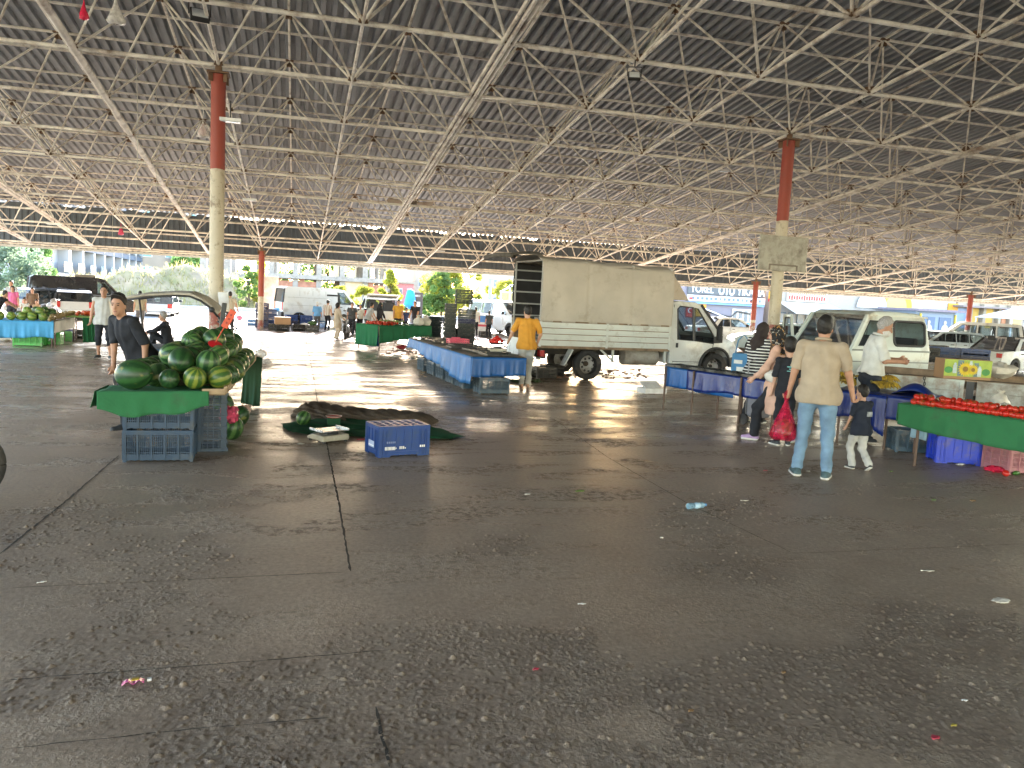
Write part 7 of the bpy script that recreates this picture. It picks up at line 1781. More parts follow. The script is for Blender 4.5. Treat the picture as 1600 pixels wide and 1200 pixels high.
# far left group
far('man in dark polo reaching over the far left melons', 2, 520, 450, -100, BLACKC, BLACKC, lean=.55, hands=[(-.1, .62, .98), (.14, .58, .96)], girth=1.15, skin=SKIN, pel=(0, -.2, .92))
far('child in white tee behind the pale melons', 40, 513, 466, 170, cloth('kid_white', (.6, .56, .5)), BLACKC, child=True, lean=.3, hands=[(-.1, .4, .95), (.12, .42, .95)], skin=SKIN)
far('smaller child in sand tee behind the dark melons', 57, 510, 469, 185, cloth('kid_sand', (.45, .3, .18)), BLACKC, child=True, lean=.25, hands=[(-.1, .4, .95), (.12, .42, .95)], skin=SKIN)
far('man in brown vest standing behind the two children', 51, 505, 450, 180, BROWNC, BLACKC, sleeve=.8, girth=1.1)
far('man in grey shirt standing farthest back at the far left', 19, 502, 439, 150, GREYC, BLACKC)
far('dark haired woman in pink behind the man in dark polo', 21, 508, 447, 160, cloth('hot_pink', (.55, .12, .25)), BLACKC, hairstyle='long', female=True)
# far centre
far('woman in long beige dress walking right of the white van', 526, 531, 473, -60, cloth('dress_beige', (.40, .33, .25)), cloth('dress_beige', (.40, .33, .25)), female=True, hem=.3, long='wide', hairstyle='long', sleeve=1.6, hands=[(-.2, .2, .95), (.2, .22, 1.0)])
far('man in grey tee and dark shorts bending beside the motorcycles', 573, 528, 472, -70, GREYC, cloth('dark_short', (.05, .06, .06)), shorts=True, lean=.3, hands=[(-.1, .45, .8), (.15, .48, .8)], feet=[(-.2, .3, 0, .3), (.18, -.25, 0, -.1)], girth=1.15)
far('woman with black headscarf and face mask at the left of the far green table', 592, 528, 473, -120, BLACKC, cloth('sand_skirt', (.5, .36, .26)), hair=None, scarf=BLACKC, female=True, sleeve=1.8, hem=.1, beard=BLACKC, hands=[(-.2, .24, .9), (.2, .22, .9)])
far('man in ochre tee behind the far green table', 621, 526, 469, 175, cloth('ochre', (.55, .30, .04)), BLACKC, girth=1.1, hands=[(-.2, .2, .9), (.2, .22, .9)])
far('man in navy tee bending over the far green table', 633, 522, 478, 190, cloth('navy_tee', (.02, .035, .10)), BLACKC, lean=.55, hands=[(-.2, .5, .75), (.2, .52, .75)], pel=(0, -.2, .9), girth=1.1)
far('man in black tee leaning at the right of the far green table', 650, 524, 470, 150, BLACKC, BLACKC, lean=.3, hands=[(-.2, .4, .8), (.2, .42, .85)], girth=1.15)
far('man in sky blue shirt with white hair by the open side of the van', 495, 516, 472, -10, cloth('sky_shirt', (.12, .30, .55)), cloth('grey_trouser', (.10, .10, .11)), hair=HAIRW, girth=1.15, sleeve=1.0)
far('man in striped shirt standing beside the one in sky blue', 511, 517, 469, -30, striped('v_stripes', (.35, .3, .26), (.5, .48, .45), .09, 'X'), BLACKC)
far('man in dark tee behind the motorcycles', 549, 524, 473, 180, cloth('dark_tee', (.05, .055, .06)), BLACKC)
far('man in pale tee behind the second motorcycle', 562, 521, 476, 170, cloth('pale_tee', (.5, .48, .42)), BLACKC)
far('man at the printed panel left of the white minivan', 763, 528, 486, 20, cloth('dark_tee', (.05, .055, .06)), BLACKC)
far('man half hidden behind the tall stack of dark crates', 742, 526, 480, 10, WHITEC, BLACKC)
# ================================================================== BEYOND THE HALL
LEAVES = {}
def leafmat(name, col, var=.5):
    if name in LEAVES: return LEAVES[name]
    mt, nt, b, tc = newmat('leaf_' + name); v = tc.outputs['Object']
    c = mixc(nt, ramp(nt, noise(nt, v, .9, 4), [(.3, 0.), (.7, 1.)]), [q * (1 - var) for q in col], [q * (1 + var * .7) for q in col])
    setc(nt, b.inputs['Base Color'], c); b.inputs['Roughness'].default_value = .6
    tr = nt.nodes.new('ShaderNodeBsdfTranslucent'); setc(nt, tr.inputs[0], c); mx = nt.nodes.new('ShaderNodeMixShader'); mx.inputs[0].default_value = .6
    nt.links.new(b.outputs[0], mx.inputs[1]); nt.links.new(tr.outputs[0], mx.inputs[2]); nt.links.new(mx.outputs[0], nt.nodes['Material Output'].inputs[0])
    LEAVES[name] = mt; return mt
BARK = mat('bark', (.10, .075, .05), .9, var=.4, sc=12, bmp=.5)
def tree(label, base, h, wd, lm, seed, trunk=.35, n=5200, leaf=.16, shape=1., kind='tree', cat='tree', clumps=44, low=.2, group=None):
    rn = random.Random(seed); t = thing(kind, label, cat, base, 0, group)
    tb = MB(); k = max(.03, h * .022); top = Vector((rn.uniform(-.1, .1) * wd, rn.uniform(-.1, .1) * wd, h * .8))
    tb.tube([(0, 0, -.05), (.02 * h, 0, h * .25), top * .55 + Vector((0, 0, h * .05)), top], [k * 1.3, k, k * .7, k * .15], 8)
    C = []
    for i in range(clumps):
        z = rn.uniform(low, 1.0) * h; f = (z / h - low) / (1 - low); r = wd * .5 * (math.sin(PI * min(1, .12 + f * .86)) ** .6 if shape == 1. else (1 - f) ** .8 + .06)
        a = rn.uniform(0, 6.28); q = r * math.sqrt(rn.uniform(.05, 1)); c = Vector((q * math.cos(a), q * math.sin(a), z)); C.append((c, rn.uniform(.08, .17) * min(wd, h) * (1 if shape == 1 else .75)))
        if i % 3 == 0: tb.tube([Vector((0, 0, z * .55)), Vector((0, 0, z * .55)).lerp(c, .5) + Vector((0, 0, .04 * h)), c], [k * .5, k * .3, k * .1], 5)
    obj('trunk', tb, BARK, t, smooth=60); mb = MB()
    for i in range(n):
        c, r = rn.choice(C); d = Vector((rn.gauss(0, 1), rn.gauss(0, 1), rn.gauss(0, 1))).normalized(); p = c + d * r * rn.uniform(.35, 1.) ** .6
        if p.z < .05: p.z = .05
        u = Vector((rn.gauss(0, 1), rn.gauss(0, 1), rn.gauss(0, .6))).normalized(); v_ = u.orthogonal().normalized(); s = leaf * rn.uniform(.6, 1.4)
        mb.add([p - u * s, p + v_ * s * .5, p + u * s, p - v_ * s * .5], [(0, 1, 2, 3)])
    obj('crown' if cat == 'tree' else 'foliage', mb, lm, t, recalc=False)
    return t
def base_at(px, Y, z=0.): # ground point seen in column px at depth plane Y
    q = gy(px, 470, Y); return Vector((q.x, Y, z))
def hp(px, y0, Y): return gy(px, y0, Y).z
G1, G2, G3, G4 = leafmat('silver', (.22, .30, .20)), leafmat('green', (.13, .25, .07)), leafmat('yellow', (.45, .46, .07)), leafmat('mid', (.2, .31, .08))
for (px, Y, top, wpx, m_, lab, kw) in ((18, 62, 376, 95, G1, 'pale willowy tree at the far left behind the stall', {}), (62, 68, 384, 60, G2, 'greener tree right of the pale willowy one', {}), (292, 88, 394, 62, G2, 'dark green tree between the apartments and the concrete frame', {}),
        (608, 66, 424, 46, G3, 'young yellow green conical tree before the concrete frame', dict(shape=2., low=.08)), (712, 62, 418, 108, G3, 'big sunlit yellow green tree left of the covered truck', dict(n=6500, clumps=60)), (690, 61, 430, 60, G4, 'green tree merging into the left of the big yellow one', {}),
        (460, 98, 393, 95, G4, 'tree seen through the left openings of the concrete frame', {}), (510, 98, 394, 80, G4, 'tree seen through the middle openings of the concrete frame', {}), (572, 98, 394, 95, G4, 'tree seen through the right openings of the concrete frame', {}), (350, 92, 396, 40, G2, 'tree behind the bare concrete posts by the left column', {}), (790, 86, 440, 46, G3, 'yellowish tree behind the white minivan', {}), (1520, 92, 452, 60, G4, 'tree top over the shops at the right', {})):
    b = base_at(px, Y); zt_ = hp(px, top, Y); wd = wpx / scl((b.x, Y, 2)); tree(lab, b, zt_, wd, m_, int(px * 7 + Y), leaf=.035 * wd ** .5 + .055, **kw)
for (px, Y, top, wpx, m_, lab) in ((388, 60, 418, 50, G4, 'round green bush right of the left column'), (405, 61, 410, 34, G3, 'yellow flowered shrub behind the small far red column'), (537, 62, 448, 50, G3, 'low yellow shrub right of the white van'), (572, 62, 450, 44, G3, 'yellow shrub left of the conical tree'), (655, 60, 465, 50, G4, 'low bush left of the big yellow tree'), (748, 60, 462, 30, G3, 'yellow bush under the right of the big tree')):
    b = base_at(px, Y); wd = wpx / scl((b.x, Y, 2)); tree(lab, b, hp(px, top, Y), wd, m_, int(px * 3), n=2400, leaf=.10, kind='bush', cat='bush', clumps=20, low=.08)
# dry mound with grass
def mound():
    c = base_at(262, 64); rn = random.Random(4)
    def fn(a, b):
        x = -12 + 24 * a; y = -5 + 12 * b
        z = 2.7 * math.exp(-((x - 2) / 5) ** 2 - ((y - 1) / 3.5) ** 2) + 1.5 * math.exp(-((x + 5) / 4.5) ** 2 - ((y - 1) / 3.) ** 2) + .22 * math.sin(x * 1.7) * math.sin(y * 1.3 + 1) + .1 * math.sin(x * 4.1 + y * 3)
        e = min(1, a * 8, (1 - a) * 8, b * 6, (1 - b) * 6)
        return Vector((c.x + x, c.y + y, z * e - .05))
    tag(obj('dirt_mound', MB().grid(fn, 60, 30), mat('dry_soil', (.34, .26, .18), .95, var=.35, sc=.8, dirt=(.2, .2, .08), dirt_amt=.5, dirt_sc=.6, bmp=.6, bsc=4), None, smooth='all'), kind='structure')
    mb = MB()
    for k in range(5200):
        a, b = rn.random(), rn.random(); p = fn(a, b); h = rn.uniform(.15, .6); d = Vector((rn.gauss(0, .18), rn.gauss(0, .18), h)); w_ = Vector((rn.gauss(0, 1), rn.gauss(0, 1), 0)).normalized() * .035
        mb.add([p - w_, p + w_, p + d], [(0, 1, 2)])
    tag(obj('dry_grass', mb, leafmat('straw', (.36, .33, .14)), None, recalc=False), 'dry grass over the dirt mound', 'grass', kind='stuff')
mound()
mb = MB(); rn = random.Random(14)
for k in range(4200):
    X = rn.uniform(-12, 32); Y = rn.uniform(62.6, 66); p = Vector((X, Y, -.02)); h = rn.uniform(.2, .9) * (1 if X < 24 else .5); d = Vector((rn.gauss(0, .18), rn.gauss(0, .18), h)); w_ = Vector((rn.gauss(0, 1), rn.gauss(0, 1), 0)).normalized() * .045; mb.add([p - w_, p + w_, p + d], [(0, 1, 2)])
tag(obj('roadside_grass', mb, leafmat('straw', (.36, .33, .14)), None, recalc=False), 'dry grass along the far side of the road', 'grass', kind='stuff')
# ---- apartment block at the left
APW = mat('apartment_white', (.40, .42, .44), .8, var=.06, sc=.4); APB = mat('apartment_band', (.09, .13, .19), .7, var=.1, sc=.5); WIN = mat('window_dark', (.10, .15, .19), .12, spec=.7); WFR = mat('window_frame_white', (.6, .6, .6), .5); RAIL = mat('balcony_glass', (.16, .24, .30), .15, spec=.6)
a0 = base_at(70, 92); a1 = base_at(212, 150); au = (a1 - a0); au.z = 0; AL = au.length; au.normalize(); arz = math.atan2(au.y, au.x)
t = thing('apartment_block', 'long white and blue apartment block with balconies at the far left', 'building', a0, arz)
H3 = 13.0; obj('wall', MB().box((AL / 2, 6, H3 / 2), (AL, 12, H3)), APW, t)
bd = MB()
for z in (1.6, 5.0, 8.4, 11.8): bd.box((AL / 2, -.5, z), (AL, 1.2, .7))
obj('storey_band', bd, APB, t)
nb = 9
for i in range(nb):
    x = AL * (i + .5) / nb
    for z in (3.4, 6.8, 10.2):
        f = obj('window', MB().box((x - 1.1, -.03, z), (1.3, .12, 2.2)), WFR, t); obj('pane', MB().box((x - 1.4, -.1, z), (.5, .04, 2.0)).box((x - .8, -.1, z), (.5, .04, 2.0)), WIN, f)
        obj('balcony_rail', MB().box((x + 2.0, -1.05, z - .75), (AL / nb * .55, .06, 1.0)), RAIL, t)
    obj('bay', MB().box((x + AL / nb * .42, -.55, H3 / 2), (1.0, 1.1, H3 - 1)), APW, t)
t = thing('apartment_block', 'cream apartment block with recessed balconies right of the white one', 'building', base_at(205, 150), .2); CRM = mat('cream_wall', (.38, .33, .27), .8, var=.08, sc=.5)
obj('wall', MB().box((8, 6, 10), (15, 12, 20)), CRM, t)
for i in range(4):
    for z in (3, 6.5, 10, 13.5): f = obj('window', MB().box((2.5 + 3.6 * i, -.05, z), (1.6, .15, 1.9)), WFR, t); obj('pane', MB().box((2.5 + 3.6 * i, -.14, z), (1.3, .05, 1.6)), mat('teal_pane', (.1, .3, .32), .2), f)
for z in (2.0, 5.5, 9, 12.5): obj('balcony', MB().box((9.7, -.7, z), (7, 1.3, .9)), mat('lilac_rail', (.30, .28, .42), .7), t)
# ---- unfinished concrete frame
CON = mat('raw_concrete', (.30, .275, .245), .9, var=.15, sc=.9, dirt=(.18, .16, .13)); BRK = mat('red_brick_fill', (.36, .17, .11), .9, var=.3, sc=3); PLAST = mat('tan_fill', (.50, .40, .26), .9, var=.12, sc=1)
Yb = 80; x0, x1 = gy(424, 440, Yb).x, gy(606, 440, Yb).x; zf2 = hp(500, 434, Yb); zf3 = hp(500, 396, Yb)
t = thing('concrete_frame_building', 'unfinished concrete frame building with brick infill behind the white van', 'building', (x0, Yb, 0)); L = x1 - x0; nB = 5
sl = MB()
for z in (zf2, zf3): sl.box((L / 2, 6, z), (L + .8, 12.6, .42))
obj('floor_slab', sl, CON, t)
for i in range(nB + 1):
    for y in (.25, 6, 11.7): obj('pillar', MB().box((L * i / nB, y, (zf3) / 2), (.5, .5, zf3)), CON, t)
for i in range(nB):
    xm = L * (i + .5) / nB; w_ = L / nB - .5
    if i in (0, 1, 4): obj('brick_infill', MB().box((xm, .2, zf2 * .42), (w_, .22, zf2 * .84)), BRK, t); obj('brick_infill', MB().box((xm - w_ * .3, .2, zf2 * .92), (w_ * .3, .2, zf2 * .15)), BRK, t)
    if i == 3: obj('plaster_infill', MB().box((xm, .2, zf2 * .5), (w_, .22, zf2)), PLAST, t)
    zz = (zf2 + zf3) / 2; hh = zf3 - zf2 - .42
    jb = MB(); jb.box((xm - w_ * .38, .3, zz), (w_ * .12, .2, hh)); jb.box((xm + w_ * .1, .3, zz), (w_ * .07, .2, hh)) if i != 2 else jb.box((xm + w_ * .3, .3, zz), (w_ * .3, .2, hh)); obj('upper_infill', jb, PLAST if i in (2, 3) else CON, t)
t = thing('concrete_frame_building', 'bare concrete posts and slab of a second frame behind the left column', 'building', base_at(318, 84)); x2 = gy(405, 440, 84).x - base_at(318, 84).x; zs = hp(340, 429, 84); zs2 = hp(340, 395, 84)
for q in (0, .42, 1.):
    for y in (0, 7): obj('pillar', MB().box((x2 * q, y, zs2 / 2), (.65, .65, zs2)), CON, t)
obj('floor_slab', MB().box((x2 / 2 - 1, 3.5, zs), (x2 + 3, 8, .5)), CON, t); obj('upper_beam', MB().box((x2 / 2, 0, zs2), (x2 + 1, .6, .6)), CON, t)
# ---- pale houses behind the yellow tree
def house(label, pxa, pxb, Y, top, m_, rows, cols, roof=None, d=9):
    A_, B_ = gy(pxa, 460, Y).x, gy(pxb, 460, Y).x; h = hp((pxa + pxb) / 2, top, Y); L = B_ - A_
    t = thing('house', label, 'building', (A_, Y, 0)); obj('wall', MB().box((L / 2, d / 2, h / 2), (L, d, h)), m_, t)
    for i in range(cols):
        for j in range(rows):
            x = L * (i + .5) / cols; z = h * (j + .55) / rows; f = obj('window', MB().box((x, -.03, z), (L / cols * .5, .14, h / rows * .5)), WFR, t); obj('pane', MB().box((x, -.12, z), (L / cols * .42, .05, h / rows * .42)), WIN, f)
    obj('roof_edge', MB().box((L / 2, d / 2, h + .12), (L + .6, d + .6, .24)), roof or CRM, t)
    return t
house('cream house with small windows behind the blue banner', 648, 702, 98, 408, CRM, 3, 3); house('low pink walled house right of the conical tree', 618, 646, 90, 443, mat('pink_wall', (.55, .22, .22), .8), 1, 2)
house('white house showing between the big tree and the truck', 765, 842, 104, 405, mat('white_wall', (.42, .40, .37), .8), 3, 4)
t = thing('greenhouse_frame', 'pale framed greenhouse panel behind the white minivan', 'greenhouse', base_at(782, 66)); gw = gy(838, 460, 66).x - base_at(782, 66).x; gh = hp(810, 440, 66); fm = MB()
for i in range(5): fm.bar((gw * i / 4, 0, 0), (gw * i / 4, 0, gh * (.7 + .3 * math.sin(PI * i / 4))), .12, .12)
for z in (.35, .7): fm.bar((0, 0, gh * z), (gw, 0, gh * z), .1, .1)
fm.bar((0, 0, gh * .7), (gw / 2, 0, gh), .12, .12); fm.bar((gw / 2, 0, gh), (gw, 0, gh * .7), .12, .12); obj('frame', fm, WFR, t); obj('sheet', MB().box((gw / 2, .12, gh * .35), (gw, .03, gh * .7)), film('greenhouse_film', (.55, .52, .30), .5), t)
q = base_at(765, 57.5); t = thing('lamp_post', 'pale blue post beside the big yellow tree', 'post', q); obj('pole', MB().tube([(0, 0, 0), (0, 0, hp(765, 436, 57.5))], .11, 10), mat('post_blue', (.28, .4, .5), .6), t, smooth=50); obj('base', MB().box((0, 0, .1), (.4, .4, .2)), CON, t); obj('cap', MB().box((0, 0, hp(765, 436, 57.5)), (.3, .3, .06)), CON, t)
q = base_at(641, 44); t = thing('folded_parasol', 'tall blue folded parasol behind the far green table', 'parasol', q); z1 = hp(641, 452, 44); obj('cover', MB().lathe([(.1, .9), (.36, 1.1), (.3, z1 * .7), (.2, z1 * .95), (.03, z1)], 12), clothmat('azure', (.03, .28, .72), .6), t, smooth=50); obj('pole', MB().tube([(0, 0, 0), (0, 0, 1.0)], .03, 8), BLK, t); obj('base', MB().lathe([(.3, 0), (.3, .08), (.05, .12)], 14), CON, t)
q = base_at(651, 44.5); t = thing('vending_cabinet', 'tall dark cabinet with a white window beside the blue parasol', 'cabinet', q); hh = hp(651, 457, 44.5); obj('casing', MB().box((0, 0, hh / 2), (.6, .6, hh)), mat('cabinet_brown', (.07, .055, .05), .5), t, bevel=.02); obj('window', MB().box((0, -.31, hh * .62), (.3, .03, hh * .2)), WHITE_C, t); obj('grille', MB().box((0, -.31, hh * .9), (.3, .03, hh * .06)), RIM, t)  # the window panel is plain white
# ---- shops at the right
Ys = 62.5
SG = lambda n, c, r=.5: mat('sign_' + n, c, r, var=.05)
def sgn(px0, py0, px1, py1, Y): 
    a = gy(px0, py0, Y); b = gy(px1, py1, Y); c = gy(px0, py1, Y); d_ = gy(px1, py0, Y); return (a.x + c.x) / 2, (b.x + d_.x) / 2, (c.z + b.z) / 2, (a.z + d_.z) / 2
xa, xb, z0, z1 = sgn(1068, 446, 1192, 474, Ys)
LIL = mat('lilac_wall', (.22, .205, .235), .85, var=.06, sc=.5)
zr = hp(1130, 443, Ys); xe = gy(1192, 500, Ys).x; xs = gy(1066, 500, Ys).x
t = thing('car_wash_shop', 'lilac walled car wash shop with a long grey sign', 'shop', (xs, Ys, 0)); L = xe - xs; zs0 = hp(1130, 473, Ys); 
obj('wall', MB().box((L / 2, 5, zr / 2), (L, 10, zr)), LIL, t)
sh = zr - zs0; 
obj('sign_board', MB().box((L / 2 + .1, -.12, zr - sh * .32), (L * .96, .16, sh * .6)), SG('grey', (.10, .11, .115)), t); obj('lower_board', MB().box((L / 2 + .1, -.12, zs0 + sh * .17), (L * .96, .15, sh * .32)), SG('white', (.62, .64, .64)), t)
def fit_text(txt, x0_, x1_, z_, hgt_, m_, parent, y=-.22, bold=.01):
    o = lettering(txt, hgt_ / .72, (x0_, y, z_), (PI / 2, 0, 0), m_, parent, bold=bold, ext=.015); bpy.context.view_layer.update(); w_ = o.dimensions.x; o.scale = ((x1_ - x0_) / max(w_, .01), 1, 1); return o
fit_text('YÖREL', L * .06, L * .34, zr - sh * .53, sh * .38, WHP, t); fit_text('OTO', L * .40, L * .60, zr - sh * .58, sh * .46, WHP, t, bold=.04); fit_text('YIKAMA', L * .63, L * .985, zr - sh * .56, sh * .42, WHP, t, bold=.02)
mk = MB(); rn = random.Random(5)
for k in range(16): mk.box((L * (.1 + .055 * k), -.205, zs0 + sh * .17), (L * .03 * rn.uniform(.5, 1.2), .02, sh * .14))
obj('lower_lettering', mk, SG('slate', (.14, .19, .26)), t); mk = MB(); mk.box((L * .07, -.205, zs0 + sh * .14), (L * .04, .02, sh * .12)).box((L * .83, -.205, zs0 + sh * .14), (L * .06, .02, sh * .14)); obj('sign_mark', mk, SG('red', (.6, .06, .05)), t)
obj('blue_rail', MB().box((L / 2, -.2, zs0 - .12), (L * .96, .2, .16)), SG('blue', (.16, .30, .48)), t)
dx = lambda px: gy(px, 490, Ys).x - xs
fx = dx(1077); obj('flag', MB().box((fx, -.08, hp(1077, 485, Ys)), (.75, .05, 1.15)), SG('flag_red', (.52, .02, .03)), t)
mo = MB(); n_ = 20; out = [(math.cos(a), math.sin(a)) for a in np.linspace(.6, 2 * PI - .6, n_)]; inn = [(.28 + .76 * math.cos(a), .76 * math.sin(a)) for a in np.linspace(.75, 2 * PI - .75, n_)]
fz = hp(1077, 485, Ys); mo.add([(fx + .22 * x, -.112, fz + .22 * y) for x, y in out] + [(fx + .22 * x, -.112, fz + .22 * y) for x, y in inn], [(i, i + 1, n_ + i + 1, n_ + i) for i in range(n_ - 1)]); obj('flag_crescent', mo, WHP, t)
ox0, ox1 = dx(1081), dx(1102); obj('orange_panel', MB().box(((ox0 + ox1) / 2, -.07, hp(1090, 484, Ys)), (ox1 - ox0, .06, 1.15)), SG('orange', (.62, .30, .03)), t); obj('dark_vent', MB().box((dx(1105), -.07, hp(1104, 489, Ys)), (.5, .06, .6)), SG('brown', (.12, .08, .06)), t)
obj('white_bar', MB().bar((dx(1083), -.3, hp(1083, 476, Ys)), (dx(1137), -.3, hp(1137, 498, Ys)), .1, .1), WHP, t)
obj('cable', MB().tube([(dx(1085), -.2, zs0 - .3), (dx(1110), -.2, zs0 - .9), (dx(1140), -.2, zs0 - 1.2), (dx(1150), -.2, zs0 - .7), (dx(1175), -.2, zs0 - .9)], .06, 6), BLK, t)
sw = obj('window', MB().box((dx(1135), -.05, hp(1135, 508, Ys)), (.35, .1, .5)), WIN, t)
dz = hp(1160, 483, Ys); d0, d1 = dx(1143), dx(1177)
dd = obj('door', MB().box(((d0 + d1) / 2, -.06, dz / 2), (d1 - d0, .12, dz)), SG('cream', (.58, .55, .48)), t)
pn = MB()
for k in range(4): pn.box((d0 + (d1 - d0) * (k + .5) / 4, -.14, dz * .66), ((d1 - d0) / 4 * .55, .05, dz * .5))
obj('pane', pn, WIN, dd); obj('blue_panel', MB().box((d0 + (d1 - d0) * .68, -.16, dz * .2), ((d1 - d0) * .6, .06, dz * .3)), SG('azure', (.08, .28, .6)), dd)
xq = dx(1200); obj('hanging_sign', MB().box((xq, -.6, hp(1200, 460, Ys)), (.85, .2, 1.1)), SG('amber', (.72, .36, .02)), t); obj('hanging_sign_foot', MB().box((xq, -.6, hp(1200, 469, Ys)), (.86, .21, .26)), SG('deep_red', (.5, .03, .03)), t)
# second shop: white signs, canopy
xs2 = gy(1206, 500, Ys).x; xe2 = gy(1342, 500, Ys).x; L = xe2 - xs2; zr2 = hp(1270, 449, Ys)
t = thing('tea_garden_shop', 'pale shop with red lettered white sign and white canopies behind the right column', 'shop', (xs2, Ys, 0)); d2 = lambda px: gy(px, 490, Ys).x - xs2
obj('wall', MB().box((L / 2, 5, zr2 / 2), (L, 10, zr2)), mat('wall_offwhite', (.36, .33, .29), .85, var=.06), t)
w0, w1 = d2(1226), d2(1288); obj('sign_board', MB().box(((w0 + w1) / 2, -.15, hp(1257, 462, Ys)), (w1 - w0, .2, hp(1257, 453, Ys) - hp(1257, 472, Ys))), SG('ivory', (.66, .60, .50)), t)
mk = MB(); rn = random.Random(8)
for k in range(15): mk.box((w0 + (w1 - w0) * (k + .7) / 16, -.27, hp(1257, 466, Ys)), ((w1 - w0) / 16 * .6, .04, rn.uniform(.28, .45)))
obj('red_lettering', mk, SG('red', (.6, .06, .05)), t); mk = MB()
for k in range(18): mk.box((w0 + (w1 - w0) * (k + .7) / 19, -.27, hp(1257, 458, Ys)), ((w1 - w0) / 19 * .55, .04, rn.uniform(.15, .3)))
obj('brown_lettering', mk, SG('brown2', (.28, .16, .05)), t)
c0_, c1_ = d2(1212), d2(1292); cz0, cz1 = hp(1250, 485, Ys), hp(1250, 473, Ys)
obj('canopy', MB().add([(c0_, -3, cz0), (c1_, -3, cz0), (c1_, -.2, cz1), (c0_, -.2, cz1), (c0_, -3, cz0 - .3), (c1_, -3, cz0 - .3)], [(0, 1, 2, 3), (4, 5, 1, 0), (0, 3, 4), (1, 2, 5)]), SG('canvas', (.66, .64, .58), .8), t, solid=.05)
b_ = MB()
for k in range(9): b_.box((d2(1222) + .9 * k, -.1, hp(1250, 503, Ys)), (.6, .1, 1.6))
obj('window', b_, WIN, t)
# third: white awning, arch
t = thing('painted_banner_hall', 'white hall with a yellow arch banner above the crew cab', 'shop', (gy(1342, 500, Ys).x, Ys, 0)); xs3 = gy(1342, 500, Ys).x; d3 = lambda px: gy(px, 490, Ys).x - xs3; L = d3(1492); zr3 = hp(1415, 455, Ys)
obj('wall', MB().box((L / 2, 5, zr3 / 2), (L, 10, zr3)), mat('wall_white', (.42, .41, .39), .85), t)
def disc(name, px, py, r, m_, y, a0=0, a1=PI, ri=0):
    c = (d3(px), hp(px, py, Ys)); n_ = 24; o_ = [(c[0] + r * math.cos(a), y, c[1] + r * math.sin(a)) for a in np.linspace(a0, a1, n_)]; i_ = [(c[0] + ri * math.cos(a), y, c[1] + ri * math.sin(a)) for a in np.linspace(a0, a1, n_)]; obj(name, MB().add(o_ + i_, [(k, k + 1, n_ + k + 1, n_ + k) for k in range(n_ - 1)]), m_, t, solid=.06)
bz0, bz1 = hp(1400, 481, Ys), hp(1400, 459, Ys); obj('banner', MB().box((d3(1400), -.1, (bz0 + bz1) / 2), (d3(1440) - d3(1362), .12, bz1 - bz0)), SG('banner_cream', (.66, .55, .34)), t)
disc('arch', 1396, 480, 1.75, SG('gold', (.62, .38, .03)), -.22, 0, PI, 1.2); disc('arch_fill', 1396, 480, 1.2, SG('pale_gold', (.68, .50, .15)), -.2)
obj('red_pennant', MB().add([(d3(1372), -.25, hp(1372, 460, Ys)), (d3(1386), -.25, hp(1386, 460, Ys)), (d3(1378), -.25, hp(1378, 467, Ys))], [(0, 1, 2)]), SG('red', (.6, .06, .05)), t, solid=.05); disc('white_dome', 1358, 481, 1.6, SG('white', (.62, .64, .64)), -.24)
obj('lime_strip', MB().box((d3(1477), -.1, hp(1477, 464, Ys)), (1.9, .1, .28)), SG('lime', (.45, .55, .05)), t)
# dark blue kiosk with two posters
Yk = 57.5; xk = gy(1430, 500, Yk).x; xk2 = gy(1492, 500, Yk).x; zk = hp(1460, 487, Yk)
t = thing('poster_kiosk', 'grey blue kiosk with two dark posters and yellow posts behind the cars', 'kiosk', (xk, Yk, 0)); L = xk2 - xk; obj('wall', MB().box((L / 2, 2, zk / 2), (L, 4, zk)), mat('kiosk_blue', (.22, .28, .36), .7, var=.06), t); obj('roof', MB().box((L / 2, 1.8, zk + .1), (L + .8, 5, .2)), mat('kiosk_roof', (.2, .17, .2), .7), t)
for k, fx in enumerate((.33, .74)):
    ps_ = obj('poster', MB().box((L * fx, -.04, zk * .48), (L * .3, .08, zk * .66)), SG('poster_dark', (.08, .13, .22)), t)
    fig = MB().ball((L * fx, -.1, zk * .62), (.16, .03, .2), 12, 8).ball((L * fx, -.1, zk * .38), (.38, .03, .45), 12, 8); obj('poster_figure', fig, SG('poster_light', (.38, .36, .34)), ps_)
pp_ = MB()
for fx in (.1, .98): pp_.box((L * fx, -.12, zk * .46), (.13, .13, zk * .92))
obj('post', pp_, SG('yellow_post', (.62, .48, .05)), t)
# last: cream shops at right
xs4 = gy(1494, 500, Ys).x; xe4 = gy(1720, 500, Ys).x; L = xe4 - xs4; zr4 = hp(1550, 462, Ys); t = thing('cream_shop_row', 'cream shop row with orange openings at the far right', 'shop', (xs4, Ys, 0)); d4 = lambda px: gy(px, 495, Ys).x - xs4
obj('wall', MB().box((L / 2, 5, zr4 / 2), (L, 10, zr4)), mat('wall_cream', (.40, .35, .27), .85, var=.07), t)
for px, w_, m_ in ((1500, 1.3, SG('bluegrey', (.26, .34, .5))), (1522, .7, SG('ochre', (.60, .38, .06))), (1542, 1.1, SG('ochre', (.60, .38, .06))), (1567, .5, SG('rust', (.45, .2, .1))), (1585, 1.6, SG('ochre2', (.58, .42, .16)))): obj('door', MB().box((d4(px), -.06, hp(px, 497, Ys)), (w_, .14, 1.9)), m_, t)
for px in (1511, 1532, 1556, 1574): obj('pillar', MB().box((d4(px), -.25, zr4 * .42), (.32, .4, zr4 * .84)), mat('wall_cream', (.40, .35, .27), .85), t)
